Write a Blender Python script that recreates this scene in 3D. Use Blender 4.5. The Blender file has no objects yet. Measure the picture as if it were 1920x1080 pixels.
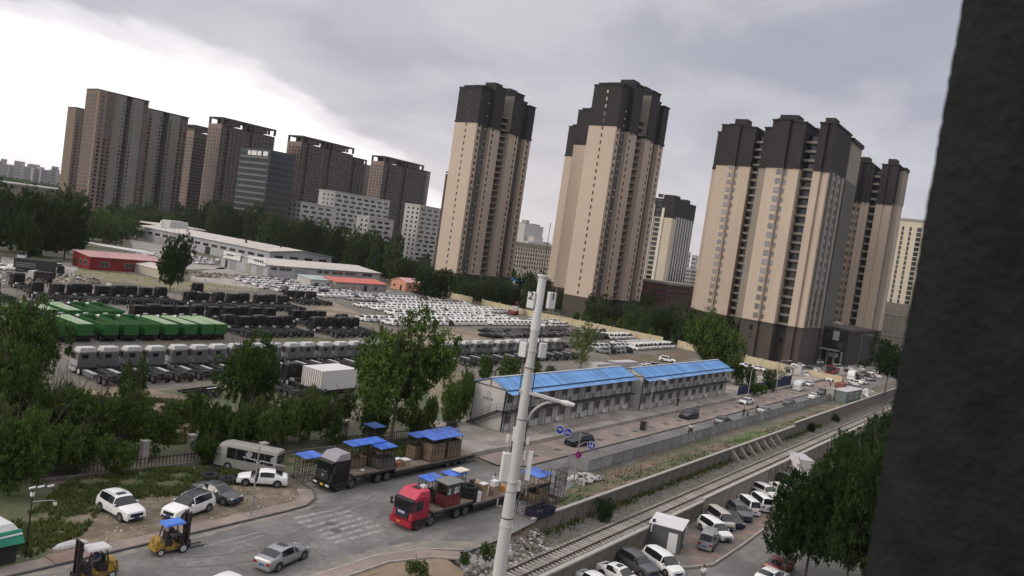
import bpy, math, random
import numpy as np
from mathutils import Vector, Matrix
random.seed(7); np.random.seed(7)
S = bpy.context.scene
# ---------------------------------------------------------------- camera
# World frame: X runs along the main road (away to the right of the picture), Y to the road's left, Z up.
FPX, HCAM, HY, SL = 1500., 26., 316.5, 0.145
ROLL = math.atan(SL); PITCH = math.atan((540-(HY+SL*960))*math.cos(ROLL)/FPX); AZ = math.radians(35.2284)
def ray(x, y):
    u = x-960; v = y-540; c, s = math.cos(ROLL), math.sin(ROLL)
    a = u*c+v*s; b = -u*s+v*c; cp, sp = math.cos(PITCH), math.sin(PITCH)
    dy = FPX*cp-b*sp; dz = -FPX*sp-b*cp
    return Vector((a*math.sin(AZ)+dy*math.cos(AZ), -a*math.cos(AZ)+dy*math.sin(AZ), dz))
def G(x, y, z=0.):
    r = ray(x, y); t = (z-HCAM)/r.z
    return (r.x*t, r.y*t)
def onY(x, y, Y):
    r = ray(x, y); t = Y/r.y
    return Vector((r.x*t, Y, HCAM+r.z*t))
cam_d = bpy.data.cameras.new('camera'); cam = bpy.data.objects.new('camera', cam_d); S.collection.objects.link(cam)
fw = ray(960, 540).normalized(); rt = (ray(961, 540)-ray(960, 540)).normalized(); up = (ray(960, 539)-ray(960, 540)).normalized()
cam.matrix_world = Matrix(((rt.x, up.x, -fw.x, 0), (rt.y, up.y, -fw.y, 0), (rt.z, up.z, -fw.z, HCAM), (0, 0, 0, 1)))
cam_d.sensor_width = 36; cam_d.lens = FPX/1920*36; cam_d.clip_start = .05; cam_d.clip_end = 20000
cam_d.dof.use_dof = True; cam_d.dof.focus_distance = 130; cam_d.dof.aperture_fstop = 9.5
S.camera = cam
# ---------------------------------------------------------------- sky, sun, exposure
W = bpy.data.worlds.new('World'); S.world = W; W.use_nodes = True
nt = W.node_tree; nt.nodes.clear(); N = nt.nodes; Lk = nt.links
SUN_EL, SUN_AZ = 24., 150.   # azimuth measured from +X towards +Y: the bright sky stands at the left
def wmath(op, a, b=None, clamp=False):
    n = N.new('ShaderNodeMath'); n.operation = op; n.use_clamp = clamp
    for i, v in enumerate((a, b)):
        if v is None: continue
        if isinstance(v, (int, float)): n.inputs[i].default_value = v
        else: Lk.new(v, n.inputs[i])
    return n.outputs[0]
def wramp(fac, pts, interp='EASE'):
    r = N.new('ShaderNodeValToRGB'); r.color_ramp.interpolation = interp; el = r.color_ramp.elements
    while len(el) < len(pts): el.new(.5)
    for e, (p, c) in zip(el, pts): e.position = p; e.color = (*c, 1)
    Lk.new(fac, r.inputs[0]); return r.outputs[0]
def wmix(f, a, b, mode='MIX'):
    m = N.new('ShaderNodeMix'); m.data_type = 'RGBA'; m.blend_type = mode
    for i, v in ((0, f), (6, a), (7, b)):
        if isinstance(v, (int, float)): m.inputs[i].default_value = v
        elif isinstance(v, tuple): m.inputs[i].default_value = (*v, 1)
        else: Lk.new(v, m.inputs[i])
    return m.outputs[2]
tc = N.new('ShaderNodeTexCoord'); nrm = N.new('ShaderNodeVectorMath'); nrm.operation = 'NORMALIZE'; Lk.new(tc.outputs['Generated'], nrm.inputs[0])
sep = N.new('ShaderNodeSeparateXYZ'); Lk.new(nrm.outputs[0], sep.inputs[0])
zz = wmath('MAXIMUM', sep.outputs[2], 0.0)
# cloud deck: project the direction on a plane overhead
den = wmath('ADD', zz, .22)
cmb = N.new('ShaderNodeCombineXYZ'); Lk.new(wmath('DIVIDE', sep.outputs[0], den), cmb.inputs[0]); Lk.new(wmath('DIVIDE', sep.outputs[1], den), cmb.inputs[1])
def wnoise(scale, detail, rough, dist=0, off=(0, 0, 0)):
    mp = N.new('ShaderNodeMapping'); mp.inputs['Location'].default_value = off; Lk.new(cmb.outputs[0], mp.inputs[0])
    n = N.new('ShaderNodeTexNoise'); n.inputs['Scale'].default_value = scale; n.inputs['Detail'].default_value = detail
    n.inputs['Roughness'].default_value = rough; n.inputs['Distortion'].default_value = dist; Lk.new(mp.outputs[0], n.inputs[0]); return n.outputs[0]
big = wnoise(.55, 5, .5, .3, (3.1, 1.7, 0)); fine = wnoise(2.0, 6, .55, .25, (7.3, .4, 0)); soft = wnoise(.95, 3, .5, .2, (1.3, 5.2, 0))
gd = ray(60, 200).normalized()
dt = N.new('ShaderNodeVectorMath'); dt.operation = 'DOT_PRODUCT'; dt.inputs[1].default_value = (gd.x, gd.y, gd.z); Lk.new(nrm.outputs[0], dt.inputs[0])
# closeness to the bright side, broken up by the clouds and closed by the dark shelf of cloud above
g0 = wmath('SUBTRACT', dt.outputs['Value'], .962)
g0 = wmath('MULTIPLY', g0, 20.)
shelf = wmath('MULTIPLY', wmath('SUBTRACT', zz, .137), -14.)
g1 = wmath('ADD', g0, shelf)
g1 = wmath('ADD', g1, wmath('MULTIPLY', wmath('SUBTRACT', fine, .5), 1.3))
g1 = wmath('ADD', g1, wmath('MULTIPLY', wmath('SUBTRACT', big, .5), .9))
glow = wramp(wmath('ADD', wmath('MULTIPLY', g1, .5), .5, True), [(0, (0, 0, 0)), (.44, (.05, .05, .05)), (.57, (.5, .5, .5)), (.72, (1, 1, 1))])
c_dark = wmix(wramp(soft, [(.35, (0, 0, 0)), (.65, (1, 1, 1))]), (.31, .322, .385), (.42, .428, .475))
c_dark = wmix(wmath('MULTIPLY', wramp(fine, [(.40, (0, 0, 0)), (.66, (1, 1, 1))]), .6), c_dark, (.52, .51, .54))
hor = wramp(zz, [(0, (1, 1, 1)), (.09, (.55, .55, .55)), (.2, (0, 0, 0))], 'B_SPLINE')
dl = wramp(wmath('ADD', wmath('MULTIPLY', dt.outputs['Value'], .5), .5), [(.62, (0, 0, 0)), (.97, (1, 1, 1))])
c_hor = wmix(dl, (.36, .375, .45), (.72, .655, .65))
base = wmix(wmath('MULTIPLY', hor, .8), c_dark, c_hor)
sky_c = wmix(glow, base, (.98, .93, .95))
zen = wramp(zz, [(.0, (1, 1, 1)), (.33, (1, 1, 1)), (.9, (2.9, 2.8, 2.6))], 'EASE')
sky_c = wmix(1.0, sky_c, zen, 'MULTIPLY')
nish = N.new('ShaderNodeTexSky'); nish.sky_type = 'NISHITA'; nish.sun_disc = False
nish.sun_elevation = math.radians(SUN_EL); nish.sun_rotation = math.radians(90-SUN_AZ)
bg1 = N.new('ShaderNodeBackground'); Lk.new(nish.outputs[0], bg1.inputs[0]); bg1.inputs[1].default_value = .05
bg2 = N.new('ShaderNodeBackground'); Lk.new(sky_c, bg2.inputs[0]); bg2.inputs[1].default_value = 1.0
mx = N.new('ShaderNodeMixShader'); mx.inputs[0].default_value = .96; Lk.new(bg1.outputs[0], mx.inputs[1]); Lk.new(bg2.outputs[0], mx.inputs[2])
wo = N.new('ShaderNodeOutputWorld'); Lk.new(mx.outputs[0], wo.inputs[0])
sun_d = bpy.data.lights.new('sun', 'SUN'); sun_d.energy = 1.5; sun_d.angle = math.radians(28); sun_d.color = (1, .91, .79)
sun = bpy.data.objects.new('sun', sun_d); S.collection.objects.link(sun)
sd = Vector((math.cos(math.radians(SUN_AZ))*math.cos(math.radians(SUN_EL)), math.sin(math.radians(SUN_AZ))*math.cos(math.radians(SUN_EL)), math.sin(math.radians(SUN_EL))))
sun.rotation_euler = (-sd).to_track_quat('-Z', 'Y').to_euler(); sun.location = (0, 0, 200)
S.view_settings.view_transform = 'Standard'; S.view_settings.look = 'None'; S.view_settings.exposure = 0.35; S.view_settings.gamma = 1.0
S.view_settings.use_curve_mapping = False
S.cycles.use_denoising = True; S.cycles.max_bounces = 5; S.cycles.diffuse_bounces = 2; S.cycles.glossy_bounces = 2
S.cycles.transmission_bounces = 3; S.cycles.transparent_max_bounces = 6; S.cycles.volume_bounces = 0; S.cycles.caustics_reflective = False; S.cycles.caustics_refractive = False
# ---------------------------------------------------------------- helpers
MATS = {}
def M(name, c, rough=.85, var=.12, scale=1.5, bump=0., streak=0., metal=0., spec=.3, rnd=0., c2=None, sc2=.15, gen=False, trans=0.):
    """procedural material: base colour broken by two noises, optional vertical streaks and per-object variation"""
    if name in MATS: return MATS[name]
    m = bpy.data.materials.new(name); m.use_nodes = True; t = m.node_tree; n = t.nodes; l = t.links
    b = n['Principled BSDF']; b.inputs['Roughness'].default_value = rough; b.inputs['Metallic'].default_value = metal
    b.inputs['Specular IOR Level'].default_value = spec
    tcn = n.new('ShaderNodeTexCoord'); co = tcn.outputs['Object']
    def mixn(f, a, bb, mode='MIX'):
        q = n.new('ShaderNodeMix'); q.data_type = 'RGBA'; q.blend_type = mode
        for i, v in ((0, f), (6, a), (7, bb)):
            if isinstance(v, (int, float)): q.inputs[i].default_value = v
            elif isinstance(v, tuple): q.inputs[i].default_value = (*v, 1)
            else: l.new(v, q.inputs[i])
        return q.outputs[2]
    def noise(s, det=4, stretch=None, ro=.55):
        src = co
        if stretch:
            mp = n.new('ShaderNodeMapping'); mp.inputs['Scale'].default_value = stretch; l.new(co, mp.inputs[0]); src = mp.outputs[0]
        q = n.new('ShaderNodeTexNoise'); q.inputs['Scale'].default_value = s; q.inputs['Detail'].default_value = det; q.inputs['Roughness'].default_value = ro
        l.new(src, q.inputs[0]); return q.outputs[0]
    def ramp(f, p0, p1):
        q = n.new('ShaderNodeMapRange'); q.inputs[1].default_value = p0; q.inputs[2].default_value = p1; l.new(f, q.inputs[0]); return q.outputs[0]
    col = None
    lo = tuple(x*(1-var) for x in c); hi = tuple(min(1, x*(1+var)) for x in c)
    if var > 0: col = mixn(ramp(noise(scale, 5), .32, .68), lo, hi)
    else: col = c
    if c2: col = mixn(ramp(noise(sc2, 7, ro=.62), .44, .58), col, c2)
    if streak > 0:
        f = ramp(noise(1.0, 4, (2.2, 2.2, .12)), .5, .72)
        mm = n.new('ShaderNodeMath'); mm.operation = 'MULTIPLY'; mm.inputs[1].default_value = streak; l.new(f, mm.inputs[0])
        col = mixn(mm.outputs[0], col, tuple(x*.45 for x in c))
    if rnd > 0:
        oi = n.new('ShaderNodeObjectInfo'); mr = n.new('ShaderNodeMapRange'); mr.inputs[3].default_value = 1-rnd; mr.inputs[4].default_value = 1+rnd*.3
        l.new(oi.outputs['Random'], mr.inputs[0]); cc = n.new('ShaderNodeCombineColor')
        for i in range(3): l.new(mr.outputs[0], cc.inputs[i])
        col = mixn(1.0, col, cc.outputs[0], 'MULTIPLY')
    if isinstance(col, tuple): b.inputs['Base Color'].default_value = (*col, 1)
    else: l.new(col, b.inputs['Base Color'])
    if bump > 0:
        bp = n.new('ShaderNodeBump'); bp.inputs['Strength'].default_value = 1.0; bp.inputs['Distance'].default_value = bump
        l.new(noise(scale*4, 6), bp.inputs['Height']); l.new(bp.outputs[0], b.inputs['Normal'])
    MATS[name] = m; return m
def leafmat(name, c, c2):
    if name in MATS: return MATS[name]
    m = bpy.data.materials.new(name); m.use_nodes = True; t = m.node_tree; n = t.nodes; l = t.links; n.clear()
    geo = n.new('ShaderNodeNewGeometry'); tcn = n.new('ShaderNodeTexCoord'); oi = n.new('ShaderNodeObjectInfo')
    ns = n.new('ShaderNodeTexNoise'); ns.inputs['Scale'].default_value = 4.5; ns.inputs['Detail'].default_value = 3; l.new(tcn.outputs['Object'], ns.inputs[0])
    a = n.new('ShaderNodeMath'); a.operation = 'MULTIPLY_ADD'; a.inputs[1].default_value = .35; l.new(geo.outputs['Random Per Island'], a.inputs[0]); l.new(ns.outputs[0], a.inputs[2])
    a2 = n.new('ShaderNodeMath'); a2.operation = 'MULTIPLY_ADD'; a2.inputs[1].default_value = .35; l.new(oi.outputs['Random'], a2.inputs[0]); l.new(a.outputs[0], a2.inputs[2])
    mr = n.new('ShaderNodeMapRange'); mr.inputs[1].default_value = .45; mr.inputs[2].default_value = 1.25; l.new(a2.outputs[0], mr.inputs[0])
    mx_ = n.new('ShaderNodeMix'); mx_.data_type = 'RGBA'; mx_.inputs[6].default_value = (*c, 1); mx_.inputs[7].default_value = (*c2, 1); l.new(mr.outputs[0], mx_.inputs[0])
    d = n.new('ShaderNodeBsdfDiffuse'); l.new(mx_.outputs[2], d.inputs[0])
    tr = n.new('ShaderNodeBsdfTranslucent'); l.new(mx_.outputs[2], tr.inputs[0])
    ms = n.new('ShaderNodeMixShader'); ms.inputs[0].default_value = .25; l.new(d.outputs[0], ms.inputs[1]); l.new(tr.outputs[0], ms.inputs[2])
    o = n.new('ShaderNodeOutputMaterial'); l.new(ms.outputs[0], o.inputs[0]); MATS[name] = m; return m
def glass(name, c, rough=.08, spec=1.0, rnd=0.):
    return M(name, c, rough=rough, var=0, spec=spec, rnd=rnd)

class MB:
    def __init__(s): s.v = []; s.f = []; s.m = []
    def add(s, vs, fs, mi=0):
        k = len(s.v); s.v += [tuple(map(float, p)) for p in vs]; s.f += [tuple(k+i for i in f) for f in fs]; s.m += [mi]*len(fs); return s
    def hexa(s, p, mi=0):   # p: 4 bottom ccw, 4 top ccw
        return s.add(p, [(3, 2, 1, 0), (4, 5, 6, 7), (0, 1, 5, 4), (1, 2, 6, 5), (2, 3, 7, 6), (3, 0, 4, 7)], mi)
    def box(s, x0, y0, z0, x1, y1, z1, mi=0):
        return s.hexa([(x0, y0, z0), (x1, y0, z0), (x1, y1, z0), (x0, y1, z0), (x0, y0, z1), (x1, y0, z1), (x1, y1, z1), (x0, y1, z1)], mi)
    def quad(s, a, b, c, d, mi=0): return s.add([a, b, c, d], [(0, 1, 2, 3)], mi)
    def prism(s, poly, z0, z1, mi=0):
        n = len(poly); vs = [(x, y, z0) for x, y in poly]+[(x, y, z1) for x, y in poly]
        fs = [tuple(range(n-1, -1, -1)), tuple(range(n, 2*n))]+[(i, (i+1) % n, n+(i+1) % n, n+i) for i in range(n)]
        return s.add(vs, fs, mi)
    def extr(s, prof, y0, y1, mi=0):   # profile in x,z extruded along y
        n = len(prof); vs = [(x, y0, z) for x, z in prof]+[(x, y1, z) for x, z in prof]
        fs = [tuple(range(n)), tuple(range(2*n-1, n-1, -1))]+[(i, n+i, n+(i+1) % n, (i+1) % n) for i in range(n)]
        return s.add(vs, fs, mi)
    def tube(s, a, b, r0, r1=None, n=8, mi=0, caps=True):
        a = Vector(a); b = Vector(b); r1 = r0 if r1 is None else r1; d = (b-a).normalized()
        u = d.orthogonal().normalized(); w = d.cross(u); vs = []
        for p, r in ((a, r0), (b, r1)):
            for i in range(n):
                t = 2*math.pi*i/n; vs.append(p+u*math.cos(t)*r+w*math.sin(t)*r)
        fs = [(i, (i+1) % n, n+(i+1) % n, n+i) for i in range(n)]
        if caps: fs += [tuple(range(n-1, -1, -1)), tuple(range(n, 2*n))]
        return s.add(vs, fs, mi)
    def path(s, pts, r, n=6, mi=0):
        for a, b in zip(pts, pts[1:]): s.tube(a, b, r, r, n, mi)
        return s
    def beam(s, a, b, w=.05, mi=0): return s.tube(a, b, w*.7, w*.7, 4, mi)
    def mesh(s, name, mats, smooth=False):
        me = bpy.data.meshes.new(name); me.from_pydata(s.v, [], s.f)
        for m in (mats if isinstance(mats, (list, tuple)) else [mats]): me.materials.append(m)
        if len(me.materials) > 1: me.polygons.foreach_set('material_index', s.m)
        if smooth: me.polygons.foreach_set('use_smooth', [True]*len(me.polygons))
        me.update(); return me
C = S.collection
def link(name, me, parent=None, loc=(0, 0, 0), rz=0.):
    o = bpy.data.objects.new(name, me); C.objects.link(o); o.parent = parent; o.location = loc; o.rotation_euler = (0, 0, rz); return o
def obj(name, mb, mats, parent=None, smooth=False, loc=(0, 0, 0), rz=0.): return link(name, mb.mesh(name, mats, smooth), parent, loc, rz)
def tag(o, label=None, cat=None, group=None, kind=None):
    if label: o['label'] = label
    if cat: o['category'] = cat
    if group: o['group'] = group
    if kind: o['kind'] = kind
    return o
def thing(name, label, cat, loc=(0, 0, 0), rz=0., group=None): return tag(link(name, None, None, loc, rz), label, cat, group)
KIDS = {}
def kids(o):
    return KIDS[o.name] if o.name in KIDS else KIDS.setdefault(o.name, [c for c in bpy.data.objects if c.parent == o])
def dup(o, loc=None, rz=None, label=None, group=None, parent=None):
    c = o.copy(); C.objects.link(c)
    if parent is not None: c.parent = parent
    if loc is not None: c.location = loc
    if rz is not None: c.rotation_euler = (0, 0, rz)
    if label: c['label'] = label
    if group: c['group'] = group
    for k in kids(o): dup(k, parent=c)
    return c
def struct(name, mb, mats): return tag(obj(name, mb, mats), kind='structure')
def jag(pts, step=1.5, amp=.4, seed=0):
    """subdivide a polygon's edges and roughen them, so that worn or grown edges are irregular"""
    rr = random.Random(seed); out = []
    for (a, b) in zip(pts, pts[1:]+pts[:1]):
        L = math.dist(a, b); n = max(1, int(L/step)); nx, ny = -(b[1]-a[1])/max(L, 1e-6), (b[0]-a[0])/max(L, 1e-6)
        for i in range(n):
            t = i/n; q = rr.uniform(-amp, amp) if i else 0
            out.append((a[0]+(b[0]-a[0])*t+nx*q, a[1]+(b[1]-a[1])*t+ny*q))
    return out
def sheet(name, pts, z, mat, kind='structure'):
    from mathutils.geometry import tessellate_polygon
    vs = [Vector((x, y, 0)) for x, y in pts]; tris = tessellate_polygon([vs])
    mb = MB(); fs = []
    for t in tris:
        a, b, c = (pts[i] for i in t)
        fs.append(t if (b[0]-a[0])*(c[1]-a[1])-(b[1]-a[1])*(c[0]-a[0]) > 0 else t[::-1])
    mb.add([(x, y, z) for x, y in pts], fs); return tag(obj(name, mb, mat), kind=kind)
def patch(name, px, z, mat, step=2., amp=.6, seed=1, zp=0.): return sheet(name, jag([G(x, y, zp) for x, y in px], step, amp, seed), z, mat)
ORD = ['first', 'second', 'third', 'fourth', 'fifth', 'sixth', 'seventh', 'eighth', 'ninth', 'tenth', 'eleventh', 'twelfth', 'thirteenth', 'fourteenth', 'fifteenth', 'sixteenth', 'seventeenth', 'eighteenth', 'nineteenth', 'twentieth',
       'twenty-first', 'twenty-second', 'twenty-third', 'twenty-fourth', 'twenty-fifth']
_o = ['', '-first', '-second', '-third', '-fourth', '-fifth', '-sixth', '-seventh', '-eighth', '-ninth']
for _t, _z in (('thirty', 'thirtieth'), ('forty', 'fortieth'), ('fifty', 'fiftieth'), ('sixty', 'sixtieth')):
    if _t == 'thirty': ORD += ['twenty'+q for q in _o[6:]]
    ORD += [_z]+[_t+q for q in _o[1:]]
# ---------------------------------------------------------------- ground
m_earth = M('earth', (.135, .118, .09), var=.3, scale=.25, c2=(.075, .09, .04), sc2=.06, bump=.15)
m_yard = M('yard', (.155, .136, .115), var=.2, scale=.12, c2=(.115, .102, .084), sc2=.035, bump=.06)
m_tan = M('tan dirt', (.25, .205, .15), var=.22, scale=.4, c2=(.16, .125, .085), sc2=.12, bump=.08)
m_brown = M('brown dirt', (.15, .11, .08), var=.25, scale=.3, c2=(.10, .085, .055), sc2=.2, bump=.1)
m_pale = M('pale dust', (.33, .30, .275), var=.14, scale=.3, c2=(.24, .215, .19), sc2=.08)
m_asph = M('asphalt', (.182, .172, .161), var=.2, scale=1.6, c2=(.128, .122, .115), sc2=.16, rough=.9, bump=.01)
m_pave = M('pavers', (.26, .205, .175), var=.16, scale=.8, c2=(.20, .165, .145), sc2=.3)
m_conc = M('concrete', (.33, .30, .265), var=.14, scale=.5, c2=(.24, .21, .18), sc2=.3, streak=.25, bump=.02)
m_concd = M('old concrete', (.17, .155, .13), var=.2, scale=.7, c2=(.10, .09, .075), sc2=.35, streak=.6, bump=.03)
m_kerb = M('kerb stone', (.09, .082, .075), var=.25, scale=1.2)
m_kerbl = M('pale kerb stone', (.33, .30, .27), var=.2, scale=1.2)
m_white = M('road paint', (.29, .28, .265), var=.22, scale=2.2, c2=(.18, .17, .16), sc2=1.6)
m_grass = M('grass', (.06, .085, .03), var=.35, scale=.9, c2=(.135, .115, .07), sc2=.45, bump=.2)
m_ball = M('ballast', (.145, .13, .112), var=.35, scale=3., c2=(.10, .095, .075), sc2=.5, bump=.1)
mb = MB()
def terr(y0, y1, z, mi=0): mb.quad((-7000, y0, z), (7000, y0, z), (7000, y1, z), (-7000, y1, z), mi)
terr(-7000, 33.25, -3.5); terr(33.25, 39.25, -1.62, 1); terr(39.25, 7000, 0)
mb.quad((-7000, 33.25, -3.5), (7000, 33.25, -3.5), (7000, 33.25, -1.62), (-7000, 33.25, -1.62))
mb.quad((-7000, 39.25, -1.62), (7000, 39.25, -1.62), (7000, 39.25, 0), (-7000, 39.25, 0))
struct('ground', mb, [m_earth, m_ball])
Z = [.004*i for i in range(12)]
# storage yard
sheet('yard_ground', jag([(14, 100), (50, 94), (60, 98), (100, 94), (120, 90), (150, 74), (185, 66), (236, 57), (244, 90), (245, 135), (243, 161), (249, 191), (252, 215), (235, 240), (165, 250), (112, 215), (70, 215), (30, 230), (0, 180)], 5, 1.5, 2), Z[1], m_yard)
patch('dirt_patch', [(690, 646), (760, 622), (850, 617), (905, 621), (922, 636), (880, 643), (820, 652), (812, 670), (770, 668)], Z[2], m_tan, seed=3, step=4)
patch('dirt_patch', [(560, 585), (625, 566), (670, 585), (700, 612), (655, 600), (600, 592)], Z[2], m_tan, seed=4, step=3)
patch('dirt_patch', [(1125, 662), (1195, 668), (1290, 655), (1300, 690), (1240, 702), (1180, 690)], Z[2], m_brown, seed=5, step=3)
patch('dirt_patch', [(125, 735), (210, 718), (330, 740), (420, 760), (410, 820), (310, 830), (200, 800), (120, 770)], Z[2], m_tan, seed=6, step=1.5, amp=.8)
patch('grass_patch', [(110, 500), (290, 520), (540, 535), (460, 545), (330, 545), (240, 530), (100, 525)], Z[2], M('dry grass', (.17, .16, .075), var=.3, scale=.4, c2=(.2, .17, .12), sc2=.1), seed=7, step=6, amp=2)
patch('grass_patch', [(800, 690), (890, 700), (885, 760), (850, 790), (800, 745)], Z[2], M('dry grass', (.17, .16, .075)), seed=8, step=3)
patch('grass_patch', [(435, 628), (600, 632), (690, 640), (660, 646), (540, 642)], Z[2], m_grass, seed=9, step=4)
patch('paved_yard', [(330, 520), (420, 500), (640, 535), (735, 545), (690, 560), (560, 548), (430, 535), (360, 528)], Z[3], m_pale, seed=10, step=6)
patch('paved_yard', [(0, 480), (70, 488), (150, 495), (130, 520), (0, 512)], Z[3], m_pale, seed=11, step=6)
patch('paved_yard', [(240, 440), (345, 452), (345, 468), (425, 505), (330, 505), (250, 470)], Z[3], m_pale, seed=12, step=8)
# verge in front of the hedge, with parked cars
patch('grass_verge', [(-60, 1010), (60, 960), (130, 900), (300, 880), (430, 880), (540, 850), (700, 830), (860, 840), (840, 870), (700, 880), (560, 870), (480, 880), (400, 920), (330, 925), (200, 930), (140, 990), (60, 1040), (-60, 1060)], Z[1], m_grass, seed=13, step=.9, amp=.45)
patch('dirt_verge', [(80, 1045), (110, 985), (180, 950), (300, 935), (420, 900), (540, 900), (580, 935), (470, 962), (300, 1000), (150, 1040)], Z[2], M('worn dirt', (.2, .16, .115), var=.3, scale=1.1, c2=(.12, .095, .065), sc2=.5, bump=.05), seed=14, step=.8, amp=.4)
patch('dirt_verge', [(560, 862), (700, 850), (860, 818), (880, 850), (850, 880), (700, 885)], Z[2], m_brown, seed=15, step=.9, amp=.4)
# ---------------------------------------------------------------- road
road = [(-80, 42), (46, 42), (50.5, 40.6), (53, 38.2), (58, 38.2), (64.4, 38.9), (70, 40.2), (76, 42.5), (84.3, 44.6), (420, 44.6), (420, 50), (79, 50), (76, 52), (74, 54.6), (70, 57), (60, 58.6), (53, 60.6),
        (52.5, 58.4), (51.9, 56.2), (50.6, 54.2), (48.6, 53.15), (46, 53), (-80, 53)]
sheet('road', road, Z[3], m_asph)
sheet('road', [(84.3, 44.2), (420, 44.2), (420, 44.62), (84.3, 44.62)], Z[2], m_brown)
def strip(pts, w, z0, z1, off=0):
    """raised band following a polyline, w to its left side"""
    mbb = MB(); n = len(pts)
    for i in range(n-1):
        a = Vector(pts[i]).to_2d(); b = Vector(pts[i+1]).to_2d()
        def nr(k):
            p = Vector(pts[max(k-1, 0)]); q = Vector(pts[min(k+1, n-1)]); d = (q-p).normalized(); return Vector((-d.y, d.x))
        na, nb = nr(i), nr(i+1); a0, b0, a1, b1 = a+na*off, b+nb*off, a+na*(off+w), b+nb*(off+w)
        mbb.hexa([(a0.x, a0.y, z0), (b0.x, b0.y, z0), (b1.x, b1.y, z0), (a1.x, a1.y, z0), (a0.x, a0.y, z1), (b0.x, b0.y, z1), (b1.x, b1.y, z1), (a1.x, a1.y, z1)])
    return mbb
kl = [(-80, 53), (20, 53), (46, 53), (48.6, 53.15), (50.6, 54.2), (51.9, 56.2), (52.5, 58.4), (53, 60.6)]
struct('kerb', strip(kl, .18, 0, .15), m_kerb)
struct('pavement', strip(kl[:6], 1.35, 0, .13, .18), m_pave)
struct('kerb', strip([(79, 50), (420, 50)], .16, 0, .16), m_kerb)
tile = MB()
sheet('pavement', [(79, 50.16), (420, 50.16), (420, 55.6), (76.5, 55.6), (76, 52.2)], .13, m_pave)
k2 = [(46, 42), (20, 42), (-80, 42)]
struct('kerb', strip([(53, 38.6), (50.5, 40.6), (46, 42), (20, 42), (-80, 42)], .16, 0, .13), m_kerbl)
struct('pavement', strip([(52.4, 38.4), (50.3, 40.44), (46, 41.84), (20, 41.84), (-80, 41.84)], 1.3, 0, .12), m_pave)
struct('kerb', strip([(51.3, 37.6), (49.8, 39.1), (46, 40.5), (20, 40.5), (-80, 40.5)], .14, 0, .15), m_kerbl)
patch('dirt_verge', [(600, 1078), (800, 1040), (830, 1045), (870, 1070), (850, 1110), (560, 1130)], Z[2], M('orange dirt', (.23, .17, .12), var=.2, scale=.8, c2=(.2, .15, .1), sc2=.4), seed=16, step=.7, amp=.2)
# tree pits in the pavement
for i in range(26):
    x = 84+i*5.6; mbp = MB().box(x-.55, 51.9, .13, x+.55, 52.8, .15); tag(obj('tree_pit', mbp, m_kerb), kind='structure')
# painted markings
def mark(p, q, w, name='road_marking'):
    a = Vector(G(*p)); b = Vector(G(*q)); d = (b-a).normalized(); nn = Vector((-d.y, d.x))*w/2
    pts = [tuple(a-nn), tuple(b-nn), tuple(b+nn), tuple(a+nn)]; return sheet(name, jag(pts, .5, .025, int(p[0])), Z[4], m_white)
for (a, b) in [((600, 650), (980, 565)), ((630, 685), (1030, 590)), ((690, 718), (1080, 615)), ((755, 750), (1135, 640)), ((800, 775), (1190, 668)), ((850, 805), (1245, 695)), ((905, 832), (1290, 730))]:
    mark((400+a[0]/4, 810+a[1]/4), (400+b[0]/4, 810+b[1]/4), .42, 'crosswalk_stripe')
mark((330, 1039), (500, 994), .15); mark((350, 1059), (415, 1042), .13); mark((440, 1020), (495, 1004), .13); mark((1025, 842), (1085, 828), .13)
for (x, y, rx) in ((619, 982, .42), (630, 995, .48)):
    gx, gy = G(x, y); mbp = MB().tube((gx, gy, Z[4]), (gx, gy, Z[4]+.01), rx, rx, 16); tag(obj('manhole_cover', mbp, M('iron', (.09, .085, .08), rough=.6)), kind='structure')
gx, gy = G(591, 953); tag(obj('drain_grate', MB().box(gx-.5, gy-.2, .0, gx+.5, gy+.2, .02), M('iron', (.07, .07, .07))), kind='structure')
# worn oil patches on the asphalt
m_oil = M('oil stained asphalt', (.135, .128, .12), var=.2, scale=.8)
for i, (x, y, r) in enumerate([(700, 950, 1.6), (820, 975, 1.2), (880, 1000, 2.2), (760, 1015, 1.3), (640, 930, 1.2), (930, 955, 1.5), (1180, 868, 1.2)]):
    gx, gy = G(x, y); sheet('road_stain', jag([(gx+r*1.7*math.cos(t), gy+r*.5*math.sin(t)) for t in np.linspace(0, 5.6, 9)], .5, .3, i), Z[4]+.001*i, m_oil)
# raised concrete apron round the site huts, broken at its left end
ap = [(74.9, 55.7), (82, 55.6), (83, 55.2), (86, 55.6), (420, 55.6), (420, 66), (172, 66), (90, 66.8), (84, 68.5), (80, 67), (76.5, 66.2), (77.6, 63.4), (75.4, 62.2), (76.6, 60.2), (73.8, 59.2), (74.2, 57.2)]
lf = [(84, 68.5), (80, 67), (76.5, 66.2), (77.6, 63.4), (75.4, 62.2), (76.6, 60.2), (73.8, 59.2), (74.2, 57.2), (74.9, 55.8)]; rj = random.Random(5); lj = []
for a, b in zip(lf, lf[1:]):
    for q in (0, .33, .66): lj.append((a[0]+(b[0]-a[0])*q+rj.uniform(-.3, .3), a[1]+(b[1]-a[1])*q+rj.uniform(-.3, .3)))
apj = [(76, 55.75), (78.5, 55.9), (82, 55.6), (83, 55.2), (86, 55.62), (172, 55.62), (420, 55.62), (420, 66), (172, 66), (90, 66.8)]+lj
apm = MB(); from mathutils.geometry import tessellate_polygon as tess
for t_ in tess([[Vector((x, y, 0)) for x, y in apj]]):
    a, b, c = (apj[i] for i in t_); t_ = t_ if (b[0]-a[0])*(c[1]-a[1])-(b[1]-a[1])*(c[0]-a[0]) > 0 else t_[::-1]; apm.add([(*apj[i], .6) for i in t_], [(0, 1, 2)])
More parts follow.
